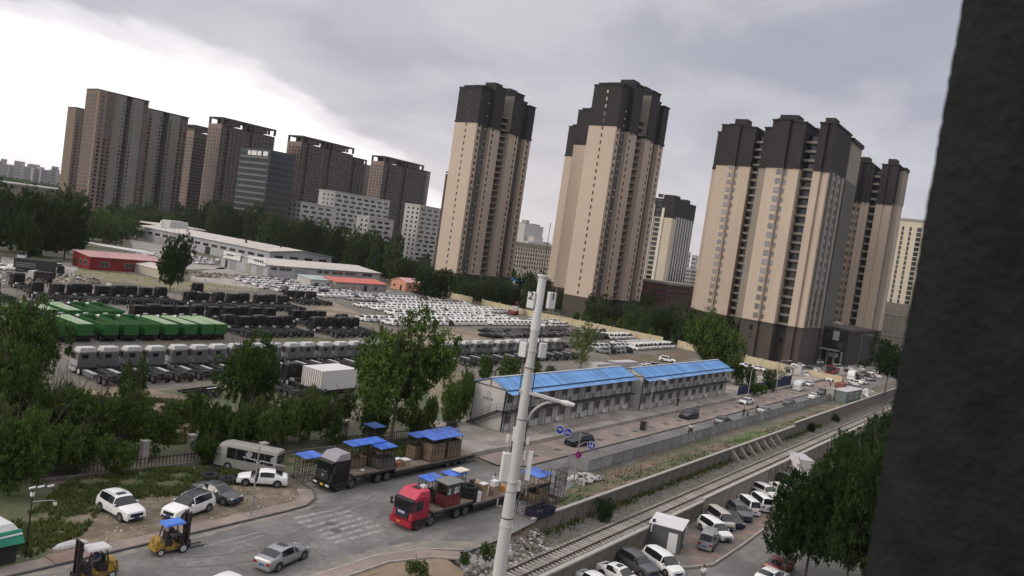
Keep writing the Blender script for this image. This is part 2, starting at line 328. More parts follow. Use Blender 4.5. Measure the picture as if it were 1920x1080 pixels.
for a, b in zip(apj, apj[1:]+apj[:1]): apm.add([(*a, -.02), (*b, -.02), (*b, .6), (*a, .6)], [(0, 1, 2, 3)])
mbp = apm; struct('concrete_apron', mbp, m_conc)
tag(obj('wet_stain', MB().add([(x, y, .606) for x, y in [(92, 57.2), (100, 57), (108, 57.4), (116, 57.2), (112, 58), (103, 58.2), (95, 58)]], [tuple(range(7))]), M('damp concrete', (.19, .165, .13), var=.25)), kind='structure')
# strip of dirt between the road and the railway
patch('dirt_strip', [(1010, 960), (1120, 892), (1250, 855), (1400, 815), (1560, 760), (1660, 725), (1655, 737), (1477, 798), (1280, 872), (1100, 934)], Z[2], M('strip dirt', (.17, .12, .085), var=.3, scale=.6, c2=(.085, .095, .045), sc2=.16, bump=.1), seed=20, step=1.2, amp=.25)
patch('grass_patch', [(1130, 905), (1250, 865), (1300, 858), (1260, 882), (1160, 905)], Z[3], m_grass, seed=21, step=.8, amp=.4)
patch('grass_patch', [(1370, 820), (1415, 808), (1440, 812), (1400, 828), (1375, 832)], Z[3], M('fresh grass', (.07, .115, .03), var=.3, scale=1.), seed=22, step=.8, amp=.4)
# rubble bank where the retaining wall ends
mbk = MB(); nx_, ny_ = 60, 7; rr = random.Random(5)
for i in range(nx_+1):
    for j in range(ny_+1):
        t = j/ny_; mbk.v.append((20+i*.745+rr.uniform(-.1, .1), 39.6-2.6*t+rr.uniform(-.1, .1), .02-1.6*t+(rr.uniform(-.18, .18) if 0 < j < ny_ else 0)))
for i in range(nx_):
    for j in range(ny_):
        a = i*(ny_+1)+j; mbk.f.append((a, a+1, a+ny_+2, a+ny_+1)); mbk.m.append(0)
struct('dirt_bank', mbk, m_brown)
# ---------------------------------------------------------------- retaining walls and railway
wall = thing('retaining_wall', 'long stained concrete retaining wall between the dirt strip and the railway track', 'wall', (64.5, 39.2, -1.62))
x = 64.5; m_cap = M('pale coping', (.36, .335, .30), var=.15, scale=1., streak=.2); slab_me = None; cap_me = None; k = 0
while x < 300:
    tall = .62 if x > 149 else 0.
    if slab_me is None or (tall and k == 0):
        if tall: k = 1
        slab_me = MB().box(.012, 0, 0, 2.98, .3, 1.66+tall).mesh('wall_panel', m_concd); cap_me = MB().box(0, -.06, 1.665+tall, 3., .34, 1.80+tall).mesh('coping', m_cap)
    link('wall_panel', slab_me, wall, (x-64.5, 0, 0)); link('coping', cap_me, wall, (x-64.5, 0, 0)); x += 3.
bx0 = G(1390, 868, -1.6)[0]; bx1 = G(1473, 836, -1.6)[0]
bme = MB().add([(-.16, 0, 0), (.16, 0, 0), (.16, -1.9, 0), (-.16, -1.9, 0), (-.16, 0, 1.5), (.16, 0, 1.5), (.16, -.25, 1.5), (-.16, -.25, 1.5)], [(0, 1, 2, 3), (4, 7, 6, 5), (0, 4, 5, 1), (1, 5, 6, 2), (2, 6, 7, 3), (3, 7, 4, 0)]).mesh('buttress', m_conc)
for i in range(7): link('buttress', bme, wall, (bx0+(bx1-bx0)*i/6-64.5, 0, 0))
lw = thing('low_boundary_wall', 'grey concrete wall with pale coping below the railway track beside the parking lot', 'wall', (30, 33.1, -3.5))
pm = MB().box(.012, 0, 0, 2.98, .25, 1.95).mesh('wall_panel', m_concd); cm = MB().box(0, -.08, 1.955, 3., .36, 2.14).mesh('coping', m_cap)
pm2 = MB().box(.012, 0, 0, 2.98, .25, 2.25).mesh('wall_panel', m_conc); cm2 = MB().box(0, -.08, 2.255, 3., .36, 2.42).mesh('coping', m_cap)
rib = MB().box(0, -.12, 0, .14, 0, 2.25).mesh('rib', m_conc)
for i in range(70):
    hi = i >= 21
    link('wall_panel', pm2 if hi else pm, lw, (i*3, 0, 0)); link('coping', cm2 if hi else cm, lw, (i*3, 0, 0))
    if i > 28: link('rib', rib, lw, (i*3+1, 0, 0)); link('rib', rib, lw, (i*3+2, 0, 0))
trk = thing('railway_track', 'single railway track on concrete sleepers running between the two concrete walls', 'railway', (38, 35.0, -1.62))
m_rail = M('rusty rail', (.10, .075, .06), rough=.45, metal=.4, var=.2); m_slp = M('sleeper concrete', (.33, .31, .28), var=.2, scale=2., rnd=.3)
rp = [(-.075, 0), (.075, 0), (.075, .03), (.015, .05), (.015, .13), (.04, .14), (.04, .18), (-.04, .18), (-.04, .14), (-.015, .13), (-.015, .05), (-.075, .03)]
for yy in (.72, -.72):
    r_ = MB(); r_.add([(0, yy+a, .12+z) for a, z in rp]+[(290, yy+a, .12+z) for a, z in rp], [tuple(range(11, -1, -1)), tuple(range(12, 24))]+[(i, (i+1) % 12, 12+(i+1) % 12, 12+i) for i in range(12)])
    obj('rail', r_, m_rail, trk)
sm = MB().extr([(-.13, 0), (.13, 0), (.11, .16), (-.11, .16)], -1.28, 1.28).mesh('sleeper', m_slp)
for i in range(280): link('sleeper', sm, trk, (11+i*.6, 0, 0))
rest = MB()
for i in range(190):
    xx = 11+280*.6+i*.6; rest.box(xx-.12, -1.28, 0, xx+.12, 1.28, .15)
tag(obj('sleepers', rest, m_slp, trk), kind='stuff')
def scatter(name, n, xr, yr, zf, s0, s1, mats, label, cat, flat=.5, seed=0):
    rr = random.Random(seed); b = MB()
    for i in range(n):
        X, Y = rr.uniform(*xr), rr.uniform(*yr); s = rr.uniform(s0, s1); a = rr.uniform(0, 3.1); h = s*flat*rr.uniform(.5, 1.2); z = zf(X, Y)
        q = []
        for zz_, kf in ((z-.02, 1.), (z+h, .6)):
            for k_ in range(4):
                t = a+k_*math.pi/2; q.append((X+math.cos(t)*s*kf*rr.uniform(.7, 1.2), Y+math.sin(t)*s*kf*rr.uniform(.7, 1.2), zz_+(rr.uniform(-.3, .3)*h if zz_ > z else 0)))
        b.hexa(q, rr.randrange(len(mats)))
    return tag(obj(name, b, mats), label, cat, kind='stuff')
m_stone = M('stone', (.19, .175, .152), var=.3, scale=3.); m_pls = M('plaster lump', (.44, .425, .40), var=.12, scale=3.)
scatter('ballast_stones', 5200, (40, 150), (33.7, 38.9), lambda x, y: -1.62, .05, .13, [m_stone, m_ball, m_stone], 'loose grey ballast stones lying along the railway track', 'ballast', .7, 1)
def bankz(x, y): return .02-1.6*max(0, min(1, (39.6-y)/2.6))
scatter('rubble', 620, (48, 64.5), (36.0, 38.7), bankz, .06, .34, [m_pls, m_stone, m_conc, m_brown, m_ball, m_stone], 'white plaster rubble and broken slabs tipped beside the railway near the pole', 'rubble', .35, 2)
scatter('rubble', 260, (52, 60), (37.2, 38.8), bankz, .1, .5, [m_pls, m_stone, m_conc], 'broken concrete lumps along the ragged end of the road', 'rubble', .5, 3)
gx, gy = G(1180, 915)
scatter('debris_heap', 170, (79.5, 84), (42.3, 44.6), lambda x, y: .0+.35*max(0, 1-abs(x-81.7)/2.3), .15, .5, [m_pls, m_pls, m_stone, M('black bag', (.03, .03, .03), rough=.4)], 'heap of white plaster waste and black bags at the end of the grey fence', 'debris', .6, 4)
scatter('gravel', 1000, (20, 50), (53.8, 62), lambda x, y: 0, .03, .13, [m_stone, m_brown, m_stone, m_brown, m_pls], 'small stones and litter scattered on the verge around the parked cars', 'gravel', .5, 6)
scatter('gravel', 500, (84, 150), (39.8, 44.0), lambda x, y: 0, .05, .22, [m_stone, m_conc, m_brown], 'stones and clods scattered over the dirt strip behind the wall', 'gravel', .5, 7)
scatter('gravel', 900, (75, 250), (180, 250), lambda x, y: 0, .1, .6, [m_stone, m_pale, m_brown, m_conc], 'scattered rubble and scrap on the waste ground behind the black trucks', 'gravel', .5, 8)
scatter('debris_heap', 420, (150, 196), (236, 250), lambda x, y: 0, .2, .9, [m_stone, m_pale, m_brown, m_grass], 'long low heaps of rubble in front of the grey workshops', 'debris', .6, 9)
scatter('debris_heap', 300, (70, 112), (205, 228), lambda x, y: 0, .2, .9, [m_stone, m_pls, m_brown, M('black bag', (.03, .03, .03))], 'scrap and pale rubble heaps left of the red workshop', 'debris', .7, 10)
# broken road edge blocks
# grass tufts as one mass
def tufts(name, n, polyfn, label, mat, h0=.12, h1=.4, seed=0):
    rr = random.Random(seed); b = MB(); k = 0
    while k < n:
        X, Y, z = polyfn(rr)
        for q in range(3):
            a = rr.uniform(0, 6.28); h = rr.uniform(h0, h1); w = h*.35; dx, dy = math.cos(a)*w, math.sin(a)*w; lx, ly = rr.uniform(-.5, .5)*h, rr.uniform(-.5, .5)*h
            b.add([(X-dx, Y-dy, z), (X+dx, Y+dy, z), (X+dx*.3+lx, Y+dy*.3+ly, z+h), (X-dx*.3+lx, Y-dy*.3+ly, z+h)], [(0, 1, 2, 3)])
        k += 1
    return tag(obj(name, b, mat), label, 'grass', kind='stuff')
m_leafg = leafmat('grass blade', (.035, .06, .016), (.15, .17, .06))
def inpoly(px):
    P = [G(x, y) for x, y in px]; xs = [p[0] for p in P]; ys = [p[1] for p in P]
    def f(rr):
        while True:
            X, Y = rr.uniform(min(xs), max(xs)), rr.uniform(min(ys), max(ys)); c = False; j = len(P)-1
            for i in range(len(P)):
                if (P[i][1] > Y) != (P[j][1] > Y) and X < (P[j][0]-P[i][0])*(Y-P[i][1])/(P[j][1]-P[i][1])+P[i][0]: c = not c
                j = i
            if c and math.sin(X*1.3+1)*math.sin(Y*1.7)*1.2+math.sin(X*.37+Y*.61)*.7+rr.uniform(-.8, .8) > -.15: return X, Y, 0.
    return f
tufts('verge_grass', 5200, inpoly([(-40, 1020), (60, 960), (130, 900), (300, 880), (430, 880), (540, 850), (480, 890), (400, 925), (330, 930), (200, 940), (160, 1000), (60, 1045)]), 'green tufts of grass on the verge around the parked cars', m_leafg, seed=1)
tufts('verge_grass', 2500, inpoly([(560, 870), (700, 840), (860, 815), (850, 850), (700, 870)]), 'grass growing behind the black truck', m_leafg, seed=2)
tufts('strip_grass', 1300, inpoly([(1010, 962), (1120, 895), (1400, 818), (1560, 762), (1477, 800), (1280, 874), (1100, 936)]), 'patchy weeds on the dirt strip above the retaining wall', m_leafg, .06, .2, seed=3)
def trackside(rr):
    return rr.uniform(50, 170), (39.1-abs(rr.gauss(0, .45))), -1.62
tufts('trackside_weeds', 800, trackside, 'weeds along the foot of the retaining wall beside the track', m_leafg, .1, .5, seed=4)
tufts('yard_grass', 4000, inpoly([(125, 745), (330, 750), (420, 770), (410, 830), (310, 835), (120, 790)]), 'dry and green grass at the near edge of the truck yard', leafmat('dry blade', (.08, .08, .03), (.2, .18, .08)), .15, .4, seed=5)

# lower lot beside the railway: pavers by the wall, kerb, then asphalt
zl = -3.5
sheet('lot_road', [(30, 33.0), (260, 33.0), (260, -30), (30, -30)], zl+.004, M('lot earth', (.13, .11, .085), var=.25, scale=.5, c2=(.09, .08, .06), sc2=.2))
patch('lot_pavement', [(960, 1130), (1235, 985), (1320, 940), (1470, 870), (1490, 905), (1440, 985), (1395, 1020), (1335, 1060), (1290, 1065), (1240, 1062), (1200, 1090), (1150, 1150)], zl+.008, M('worn red pavers', (.22, .16, .125), var=.22, scale=.8, c2=(.15, .135, .12), sc2=.3), seed=51, step=2, amp=.1, zp=zl)
patch('lot_road', [(1200, 1100), (1245, 1067), (1290, 1069), (1338, 1064), (1398, 1024), (1444, 990), (1470, 960), (1560, 1010), (1640, 1100), (1500, 1200), (1250, 1200)], zl+.012, m_asph, seed=52, step=3, amp=.05, zp=zl)
kp = [G(*p, zl) for p in ((1205, 1092), (1243, 1064), (1290, 1066), (1337, 1061), (1397, 1021), (1443, 986), (1470, 955))]
struct('kerb', strip(kp, .2, zl, zl+.16), m_kerbl)

# cracks, patched trenches, dust along the kerb and dark tyre sweeps
rc = random.Random(8); m_crack = M('crack', (.105, .10, .093), var=.2); m_trench = M('patched asphalt', (.125, .12, .115), var=.15, scale=1.); m_dust = M('kerb dust', (.235, .205, .17), var=.15, scale=.8, c2=(.18, .165, .148), sc2=.6); m_tyrem = M('tyre mark', (.142, .135, .127), var=.12, scale=1.)
def ribbon(name, pts, w, z, mat):
    b = MB()
    for a, c in zip(pts, pts[1:]):
        d = (Vector(c)-Vector(a)).normalized(); n = Vector((-d.y, d.x))*w/2; b.add([(a[0]-n.x, a[1]-n.y, z), (c[0]-n.x, c[1]-n.y, z), (c[0]+n.x, c[1]+n.y, z), (a[0]+n.x, a[1]+n.y, z)], [(0, 1, 2, 3)])
    return tag(obj(name, b, mat), kind='structure')
for i in range(22):
    x, y = rc.uniform(32, 70), rc.uniform(43, 52) ; a = rc.choice((0, 1.57, .3, 1.2))+rc.uniform(-.3, .3); p_ = [(x, y)]
    for k in range(rc.randint(5, 14)): a += rc.uniform(-.5, .5); x += math.cos(a)*.5; y += math.sin(a)*.5; p_.append((x, min(max(y, 42.3), 52.7)))
    ribbon('road_crack', p_, rc.uniform(.025, .045), Z[5]+.0003*i, m_crack)
for i, (x, y) in enumerate(((56, 49), (66, 47.5), (98, 46.5), (120, 48), (36, 43.6), (150, 47))): sheet('road_patch', jag([(x, y), (x+rc.uniform(2, 5), y), (x+rc.uniform(2, 5), y+1.1), (x, y+1.1)], .8, .05, i), Z[4]+.0012*i, m_trench)
sheet('kerb_dust', jag([(20, 52.2), (46, 52.3), (49.5, 53.0), (48.6, 53.1), (46, 52.97), (20, 52.97)], .7, .22, 3), Z[5], m_dust)
sheet('kerb_dust', jag([(30, 42.05), (46, 42.05), (51, 40.6), (53, 38.6), (56, 38.6), (52, 42), (47, 43), (30, 42.7)], .7, .25, 4), Z[5], m_dust)
sheet('kerb_dust', jag([(85, 44.7), (200, 44.7), (200, 45.3), (85, 45.4)], 1.2, .18, 5), Z[5], m_dust)
for r_, (cx, cy, a0, a1) in ((7., (52, 60, -2.3, -1.1)), (8.8, (52, 60, -2.3, -1.1)), (6, (60, 54, -2.6, -1.4)), (10, (40, 58, -2.2, -1.2)), (11.6, (40, 58, -2.2, -1.2))):
    ribbon('tyre_mark', [(cx+r_*math.cos(t), cy+r_*math.sin(t)) for t in np.linspace(a0, a1, 14)], .22, Z[6]+.0004*r_, m_tyrem)
for y in (46.3, 47.9, 48.6): ribbon('tyre_mark', [(60+i*6, y+.12*math.sin(i)) for i in range(24)], .35, Z[6]+.001*(y-46), M('worn wheel track', (.155, .148, .14), var=.15, scale=.6))
# ---------------------------------------------------------------- buildings
m_bt = M('tan render', (.50, .405, .325), var=.05, scale=.06, c2=(.46, .37, .298), sc2=.03, streak=.16)
m_bd = M('dark cladding', (.032, .028, .030), var=.1, scale=.3)
m_bp = M('brown stone cladding', (.070, .057, .049), var=.12, scale=.4)
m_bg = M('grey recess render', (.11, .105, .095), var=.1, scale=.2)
m_bgr = M('greyish tan render', (.27, .235, .195), var=.06, scale=.1)
m_bslab = M('tower slab', (.21, .19, .165), var=.08); m_slab = M('balcony slab', (.29, .27, .24), var=.08, scale=.5)
m_win = glass('window glass', (.02, .022, .024), .06, 1.0, .3); m_winw = M('white reflecting pane', (.35, .36, .38), rough=.05, var=0, spec=1., metal=.75)
m_frm = M('window frame', (.14, .12, .10), var=.05); m_ac = M('ac unit', (.62, .61, .59), var=.08, rnd=.4)
m_void = M('deep shade room', (.018, .017, .016), var=.1)
WIN = {}
CURP = [None]; m_refl = M('mirror glass', (.5, .51, .53), rough=.06, var=0, metal=.9, rnd=.35)
def win_me(w, h, pane=None, fm=None):
    pane = pane or CURP[0]
    key = (round(w, 2), round(h, 2), (pane or m_win).name, (fm or m_frm).name)
    if key not in WIN:
        b = MB(); pane = pane or m_win
        b.box(-w/2, -.03, 0, w/2, .02, h, 1)
        for x0, x1, z0, z1 in ((-w/2-.06, -w/2+.04, -.06, h+.06), (w/2-.04, w/2+.06, -.06, h+.06), (-w/2+.04, w/2-.04, -.06, .04), (-w/2+.04, w/2-.04, h-.04, h+.06), (-.03, .03, .04, h-.04)):
            b.box(x0, -.09, z0, x1, -.031, z1, 0)
        WIN[key] = b.mesh('window', [fm or m_frm, pane])
    return WIN[key]
def wincols(root, cols, z0, z1, fh, mb_join=None):
    """cols: (u, v, w, h, facing) windows stacked storey by storey; each a part, or joined when a mesh is given"""
    for (u, v, w, h, face) in cols:
        z = z0+.9
        while z+h < z1:
            if mb_join is None:
                o = link('window', win_me(w, h), root, (u, v, z)); o.rotation_euler = (0, 0, {'F': 0, 'L': -math.pi/2, 'R': math.pi/2}[face])
            elif face == 'F': mb_join.box(u-w/2, v-.05, z, u+w/2, v+.02, z+h)
            else: mb_join.box(u-.05, v-w/2, z, u+.02, v+w/2, z+h)
            z += fh
def tower(name, label, loc, rz, segs, D, z0, z1, fh, lcols=(), fcols=(), group='tan and dark residential towers', join=False, podcols=True, core=None, ac=(), side=None):
    t = thing(name, label, 'apartment tower', loc, rz, group)
    Wd, Tn, Up, Pd, Cn = MB(), MB(), MB(), MB(), MB(); u_end = segs[-1][1]
    for i, (u0, u1, dv, kind, top) in enumerate(segs):
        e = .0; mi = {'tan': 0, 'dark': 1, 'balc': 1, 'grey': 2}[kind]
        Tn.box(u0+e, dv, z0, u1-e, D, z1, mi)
        if kind != 'balc': Up.box(u0, dv-.12, z1, u1, D+.12, top); Up.box(u0-.25, dv-.45, top-.5, u1+.25, D+.3, top+.002*i, 0); Cn.box(u0-.12, dv-.42, z1-.55-.004*i, u1+.12, D+.4, z1+.25+.004*i)
        else: Up.box(u0, dv, z1, u1, D, top)
        Pd.box(u0, dv-.15, 0, u1, D+.15, z0)
        if kind != 'balc': Pd.box(u0-.1, dv-.4, z0-.35, u1+.1, D+.4, z0+.003*(i+1))
        if kind == 'balc':
            z = z0
            pm_ = MB().box(0, -.12, 0, u1-u0, .0, .72, 0).box(0, 0, -.12, u1-u0, dv-1.2, .05, 0).mesh('balcony', [m_bslab])
            while z < top-2.5:
                link('balcony', pm_, t, (u0, 1.0, z)); Wd.box(u0+.3, dv-.06, z+.3, u1-.3, dv+.02, z+2.5); z += fh
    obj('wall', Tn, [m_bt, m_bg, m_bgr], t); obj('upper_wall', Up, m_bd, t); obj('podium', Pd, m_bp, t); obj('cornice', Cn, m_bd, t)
    if core: # lift housings
        for (a, b, c, d, zz0, zz1) in core: obj('roof_housing', MB().box(a, c, zz0, b, d, zz1), m_bd, t)
    if lcols and abs(rz) < .1: obj('shaft_side_wall', MB().box(24.3, -.7, z1, 24.395, 5.15, 95), m_bgr, t)
    if join:
        jw = MB(); wincols(t, lcols, z0, z1+14, fh, jw); wincols(t, fcols, z0, z1+14, fh, jw); tag(obj('windows', jw, m_win, t), kind='stuff')
    else:
        wincols(t, lcols, z0, z1+14, fh); wincols(t, fcols, z0, z1+14, fh)
    if Wd.f: tag(obj('balcony_windows', Wd, m_win, t), kind='stuff')
    for (u, v, w, h, face) in fcols:
        if w > 1.2 and face == 'F': obj('drain_pipe', MB().box(u+w/2+.35, v-.16, z0, u+w/2+.47, v-.02, z1), m_bgr, t)
    acb = MB(); rr = random.Random(int(loc[0]))
    for (u, v) in ac:
        z = z0+1
        while z < z1+12:
            if rr.random() < .75: acb.box(u-.4, v-.4, z, u+.4, v, z+.55)
            z += fh
    if ac: tag(obj('ac_units', acb, m_ac, t), kind='stuff')
    if rr is not None:  # low windows and lights of the podium
        pb = MB()
        for (u0, u1, dv, kind, top) in segs:
            if u1-u0 > 3: pb.box((u0+u1)/2-.6, dv-.2, z0-3.2, (u0+u1)/2+.6, dv-.1, z0-1.6); pb.box((u0+u1)/2-.6, dv-.2, z0-6.4, (u0+u1)/2+.6, dv-.1, z0-4.6)
        tag(obj('podium_windows', pb, m_win, t), kind='stuff')
    return t
def segA(ht=0):
    return [(0, 3.4, 0, 'tan', 93.7+ht), (3.4, 10.4, 1.9, 'dark', 95.2+ht), (10.4, 18, 0, 'tan', 97+ht), (18, 24.4, 5.2, 'balc', 88), (24.4, 31.6, -.9, 'tan', 97.2+ht), (31.6, 38.6, 1.9, 'dark', 95.3+ht), (38.6, 43.6, 0, 'tan', 94+ht)]
fcA = [(1.9, 0, 1.1, 1.5, 'F'), (12.3, 0, .85, 1.5, 'F'), (29.9, -.9, .85, 1.5, 'F'), (41, 0, 1.1, 1.5, 'F'), (5.6, 1.9, 1.1, 1.5, 'F'), (34.2, 1.9, 1.1, 1.5, 'F'), (36.6, 1.9, .8, 1.3, 'F')]
core = [(12, 17.5, 2, 8, 93, 98.6), (25, 31, 3, 10, 93, 99)]
tower('apartment_tower', 'leftmost of the three tall tan towers with dark top, behind the pink hut', (283, 232.1, 0), 0, segA(), 13, 8.7, 78, 2.89, [(0, 6.2, .55, 1.3, 'L')], fcA, core=core, ac=[(8.6, 1.9), (33, 1.9)])
tower('apartment_tower', 'tan tower with dark top and brown podium directly right of the white antenna pole', (277.9, 157.6, 0), 0, segA(), 12.6, 8.7, 77.8, 2.88, [(0, 6.2, .55, 1.3, 'L')], fcA, core=core, ac=[(8.6, 1.9), (33, 1.9)])
tower('apartment_tower', 'tan and dark tower half hidden behind the left edge of the antenna pole tower', (327.5, 194.6, 0), 0, segA(), 12.8, 8.2, 77.5, 2.89, [(0, 5, .9, 1.4, 'L')], fcA[:3], core=core, join=False)
tower('apartment_tower', 'farthest of the stepped tan towers, a narrow sliver left of the half hidden one', (370.8, 226.8, 0), 0, segA(), 12.6, 8.2, 77.7, 2.89, [], fcA[:2], join=True)
# three towers on the right, their broad tan sides turned to the left
R = -math.pi/2
def fac(y0, k, rows): return [((y0-a*k), (y0-b_*k), dv, kind, top) for (a, b_, dv, kind, top) in rows]
CURP[0] = m_refl
YL = 122.7
segL = fac(YL, .864, [(150, 142.05, 14, 'tan', 83), (142, 138, .35, 'tan', 83.4), (138, 133.2, 0, 'tan', 83.6), (133.2, 131.4, .8, 'tan', 83.2), (131.4, 128.6, 0, 'tan', 83), (128.6, 125.8, -.7, 'tan', 82.6), (125.8, 122.6, 2.8, 'balc', 81.5), (122.6, 116, 1., 'grey', 83), (116, 108, -1.2, 'tan', 84.5), (108, 100, 0, 'tan', 83)])
tower('apartment_tower', 'left wing tower of the right group, tan with dark top, behind the large green tree', (298, YL, 0), R, segL, 22, 10.4, 68.2, 2.89, [], [(YL-134.9*.864, 0, 1.25, 1.45, 'F'), (YL-132.3*.864, .8, .55, 1.3, 'F'), (YL-124.3*.864, 2.8, 1.3, 1.7, 'F')], core=[(3, 8, 5, 10, 82, 86.5), (20, 25, 4, 9, 83, 87)])
YC = 90.2
segC = fac(YC, .759, [(118.9, 116.6, -.9, 'tan', 78.4), (116.6, 111.2, -1.3, 'tan', 78.6), (111.2, 109.2, -.4, 'tan', 78.2), (109.2, 107, -1.2, 'tan', 78.3), (107, 104.3, -1.9, 'tan', 77.7), (104.3, 99.4, 2.8, 'balc', 75.), (99.4, 96.4, .6, 'tan', 78.2), (96.4, 93.4, 1.7, 'tan', 78.5)])
t3 = tower('apartment_tower', 'nearest and broadest tan and dark tower of the right group, windows largest', (262, YC, 0), R, segC, 22, 12.4, 63.2, 2.95, [], [(YC-112.9*.759, -1.3, 1.35, 1.6, 'F'), (YC-110.2*.759, -.4, .6, 1.4, 'F')], core=[(1, 7, 2, 8, 77, 80.5), (15.5, 18.5, 2.5, 8, 78, 80)])
obj('rear_wing', MB().box(12, 22.4, 0, 19.9, 38, 12.3, 2).box(12, 22.41, 12.3, 19.8, 38, 63.2, 0).box(12, 22.42, 63.2, 19.7, 38, 76.3, 3).box(11.9, 22.4, 76.3, 20.2, 38.2, 77.6, 1), [m_bg, m_bd, m_bp, m_bgr], t3)
obj('side_wall', MB().box(19.36, 3.6, 12.4, 19.47, 21.9, 63.2, 0).box(19.48, 5.2, 12.4, 19.75, 7.2, 63.2, 1).box(19.48, 11, 12.4, 19.75, 13.2, 63.2, 1).box(19.48, 17.6, 12.4, 19.75, 20.4, 63.2, 1), [m_bg, m_bgr], t3)
sw = MB()
for k in range(17):
    for v in (9, 15.4): sw.box(19.42, v-.7, 13.6+k*2.95, 19.52, v+.7, 15.1+k*2.95)
tag(obj('side_windows', sw, m_win, t3), kind='stuff')
Y4 = 80.4
segD = fac(Y4, .73, [(110.2, 104.6, -.8, 'tan', 77.), (104.6, 102.6, 0, 'tan', 76.6), (102.6, 100.8, -.8, 'tan', 76.8), (100.8, 98.9, -.2, 'tan', 75.8), (98.9, 95.6, 2.6, 'balc', 74), (95.6, 92.2, .8, 'tan', 76.6), (92.2, 88, 1.5, 'tan', 77)])
t4 = tower('apartment_tower', 'rightmost tan and dark tower, narrower, next to the dark foreground wall', (331, Y4, 0), R, segD, 11, 12.9, 61.8, 2.92, [], [(Y4-106*.73, -.8, 1.3, 1.5, 'F'), (Y4-103.6*.73, 0, .6, 1.3, 'F')], core=[(1, 5, 3, 8, 76, 79.2), (12, 15, 3, 8, 76, 79)])
obj('side_wall', MB().box(16.23, 3, 12.9, 16.4, 10.9, 61.8, 0), [m_bgr], t4)
obj('side_wing', MB().box(16.45, 5, 0, 18.4, 10.9, 12.8, 2).box(16.45, 5.01, 12.8, 18.3, 10.9, 61.8, 0).box(16.4, 4.9, 61.8, 18.5, 11, 75, 3).box(16.3, 4.7, 75, 18.7, 11.2, 76.2, 1), [m_bt, m_bd, m_bp, m_bgr], t4)
CURP[0] = None
# shops between the pair
pd = thing('shop_podium', 'black glazed shop block with pale pillars at the foot of the two right towers', 'building', (288, 62, 0), 0)
obj('wall', MB().box(0, 0, 0, 42, 17, 12.4), m_bd, pd); obj('parapet', MB().box(-.3, -.3, 12.4, 42, 17, 13.2), m_bp, pd)
for i in range(7): obj('pillar', MB().box(-.6, 1+i*2.3, 0, -.05, 1.6+i*2.3, 5.4), m_slab if i % 2 else m_bgr, pd)
obj('canopy', MB().box(-3.5, 2, 5.5, -.61, 15, 5.8), m_slab, pd)
pdg = MB()
for i in range(7):
    for k in range(2): pdg.box(-.1, 1.7+i*2.3, 6.4+k*3, -.02, 3.1+i*2.3, 8.6+k*3)
tag(obj('shop_windows', pdg, m_win, pd), kind='stuff')
obj('sign', MB().box(-.4, 3, 9.0, -.12, 5, 12.2).box(-.5, 2.4, 3.2, -.12, 5.4, 4.6), M('grey sign', (.4, .4, .4)), pd)
obj('parasol', MB().tube((3, 5, 12.4), (3, 5, 15), .06, n=6).tube((3, 5, 14.6), (3, 5, 15.6), 2., .05, 8), m_wh2 if False else m_slab, pd)
# white striped tower
m_wh = M('white render', (.62, .58, .53), var=.05, scale=.1); m_cream = M('cream render', (.55, .48, .38), var=.05, scale=.1)
def point_at(px, py, r):
    v = ray(px, py); t = r/math.hypot(v.x, v.y); return v.x*t, v.y*t, HCAM+v.z*t
x0, y0, _ = point_at(1253, 460, 520); zt_ = point_at(1250, 372, 520)[2]
wt = thing('striped_tower', 'white and cream tower with vertical stripes and dark roof between the two tan groups', 'apartment tower', (x0, y0, 0), 0)
b = MB().box(0, 0, 0, 34, 24, zt_-12, 0).box(0, -.1, zt_-12, 34, 24.2, zt_, 1).box(4, 2, zt_, 12, 10, zt_+3, 1).box(22, 2, zt_, 28, 10, zt_+2.5, 1)
obj('wall', b, [m_cream, m_bd], wt)
sb = MB(); db = MB()
for i in range(14): (sb if i % 2 == 0 else db).box(5+i*2., -.5 if i % 2 == 0 else -.15, 15, 6+i*2.+(.9 if i % 2 else 0), 0, zt_-10.5)
obj('stripe_fins', sb, m_wh, wt); obj('dark_glazing', db, m_win, wt)
for j in range(3): obj('pilaster', MB().box(-.8, 6+j*7, 14, 0, 7.6+j*7, zt_-6+2*j), m_wh, wt)
jb = MB()
for j in range(2):
    for k in range(18): jb.box(-.3, 8.5+j*7, 16+k*3.1, -.02, 12+j*7, 18.2+k*3.1)
tag(obj('windows', jb, m_win, wt), kind='stuff')
rb = thing('red_brick_block', 'low red and cream striped block at the foot of the white striped tower', 'building', (x0-36, y0-20, 0), 0)
b = MB()
for k in range(5): b.box(0, 0, k*3., 60, 16, k*3+1.9, 0); b.box(-.15, -.15, k*3+1.9, 60.15, 16.1, k*3+3., 1)
b.box(-.4, -.4, 15, 60.4, 16.4, 16.3, 2)
obj('wall', b, [M('red brick', (.10, .04, .034), var=.15), M('dark band', (.06, .04, .038)), m_bgr], rb)
jb = MB()
for i in range(14):
    for k in range(5): jb.box(2+i*4.1, -.3, k*3+.5, 3.6+i*4.1, -.16, k*3+1.9)
tag(obj('windows', jb, m_win, rb), kind='stuff')
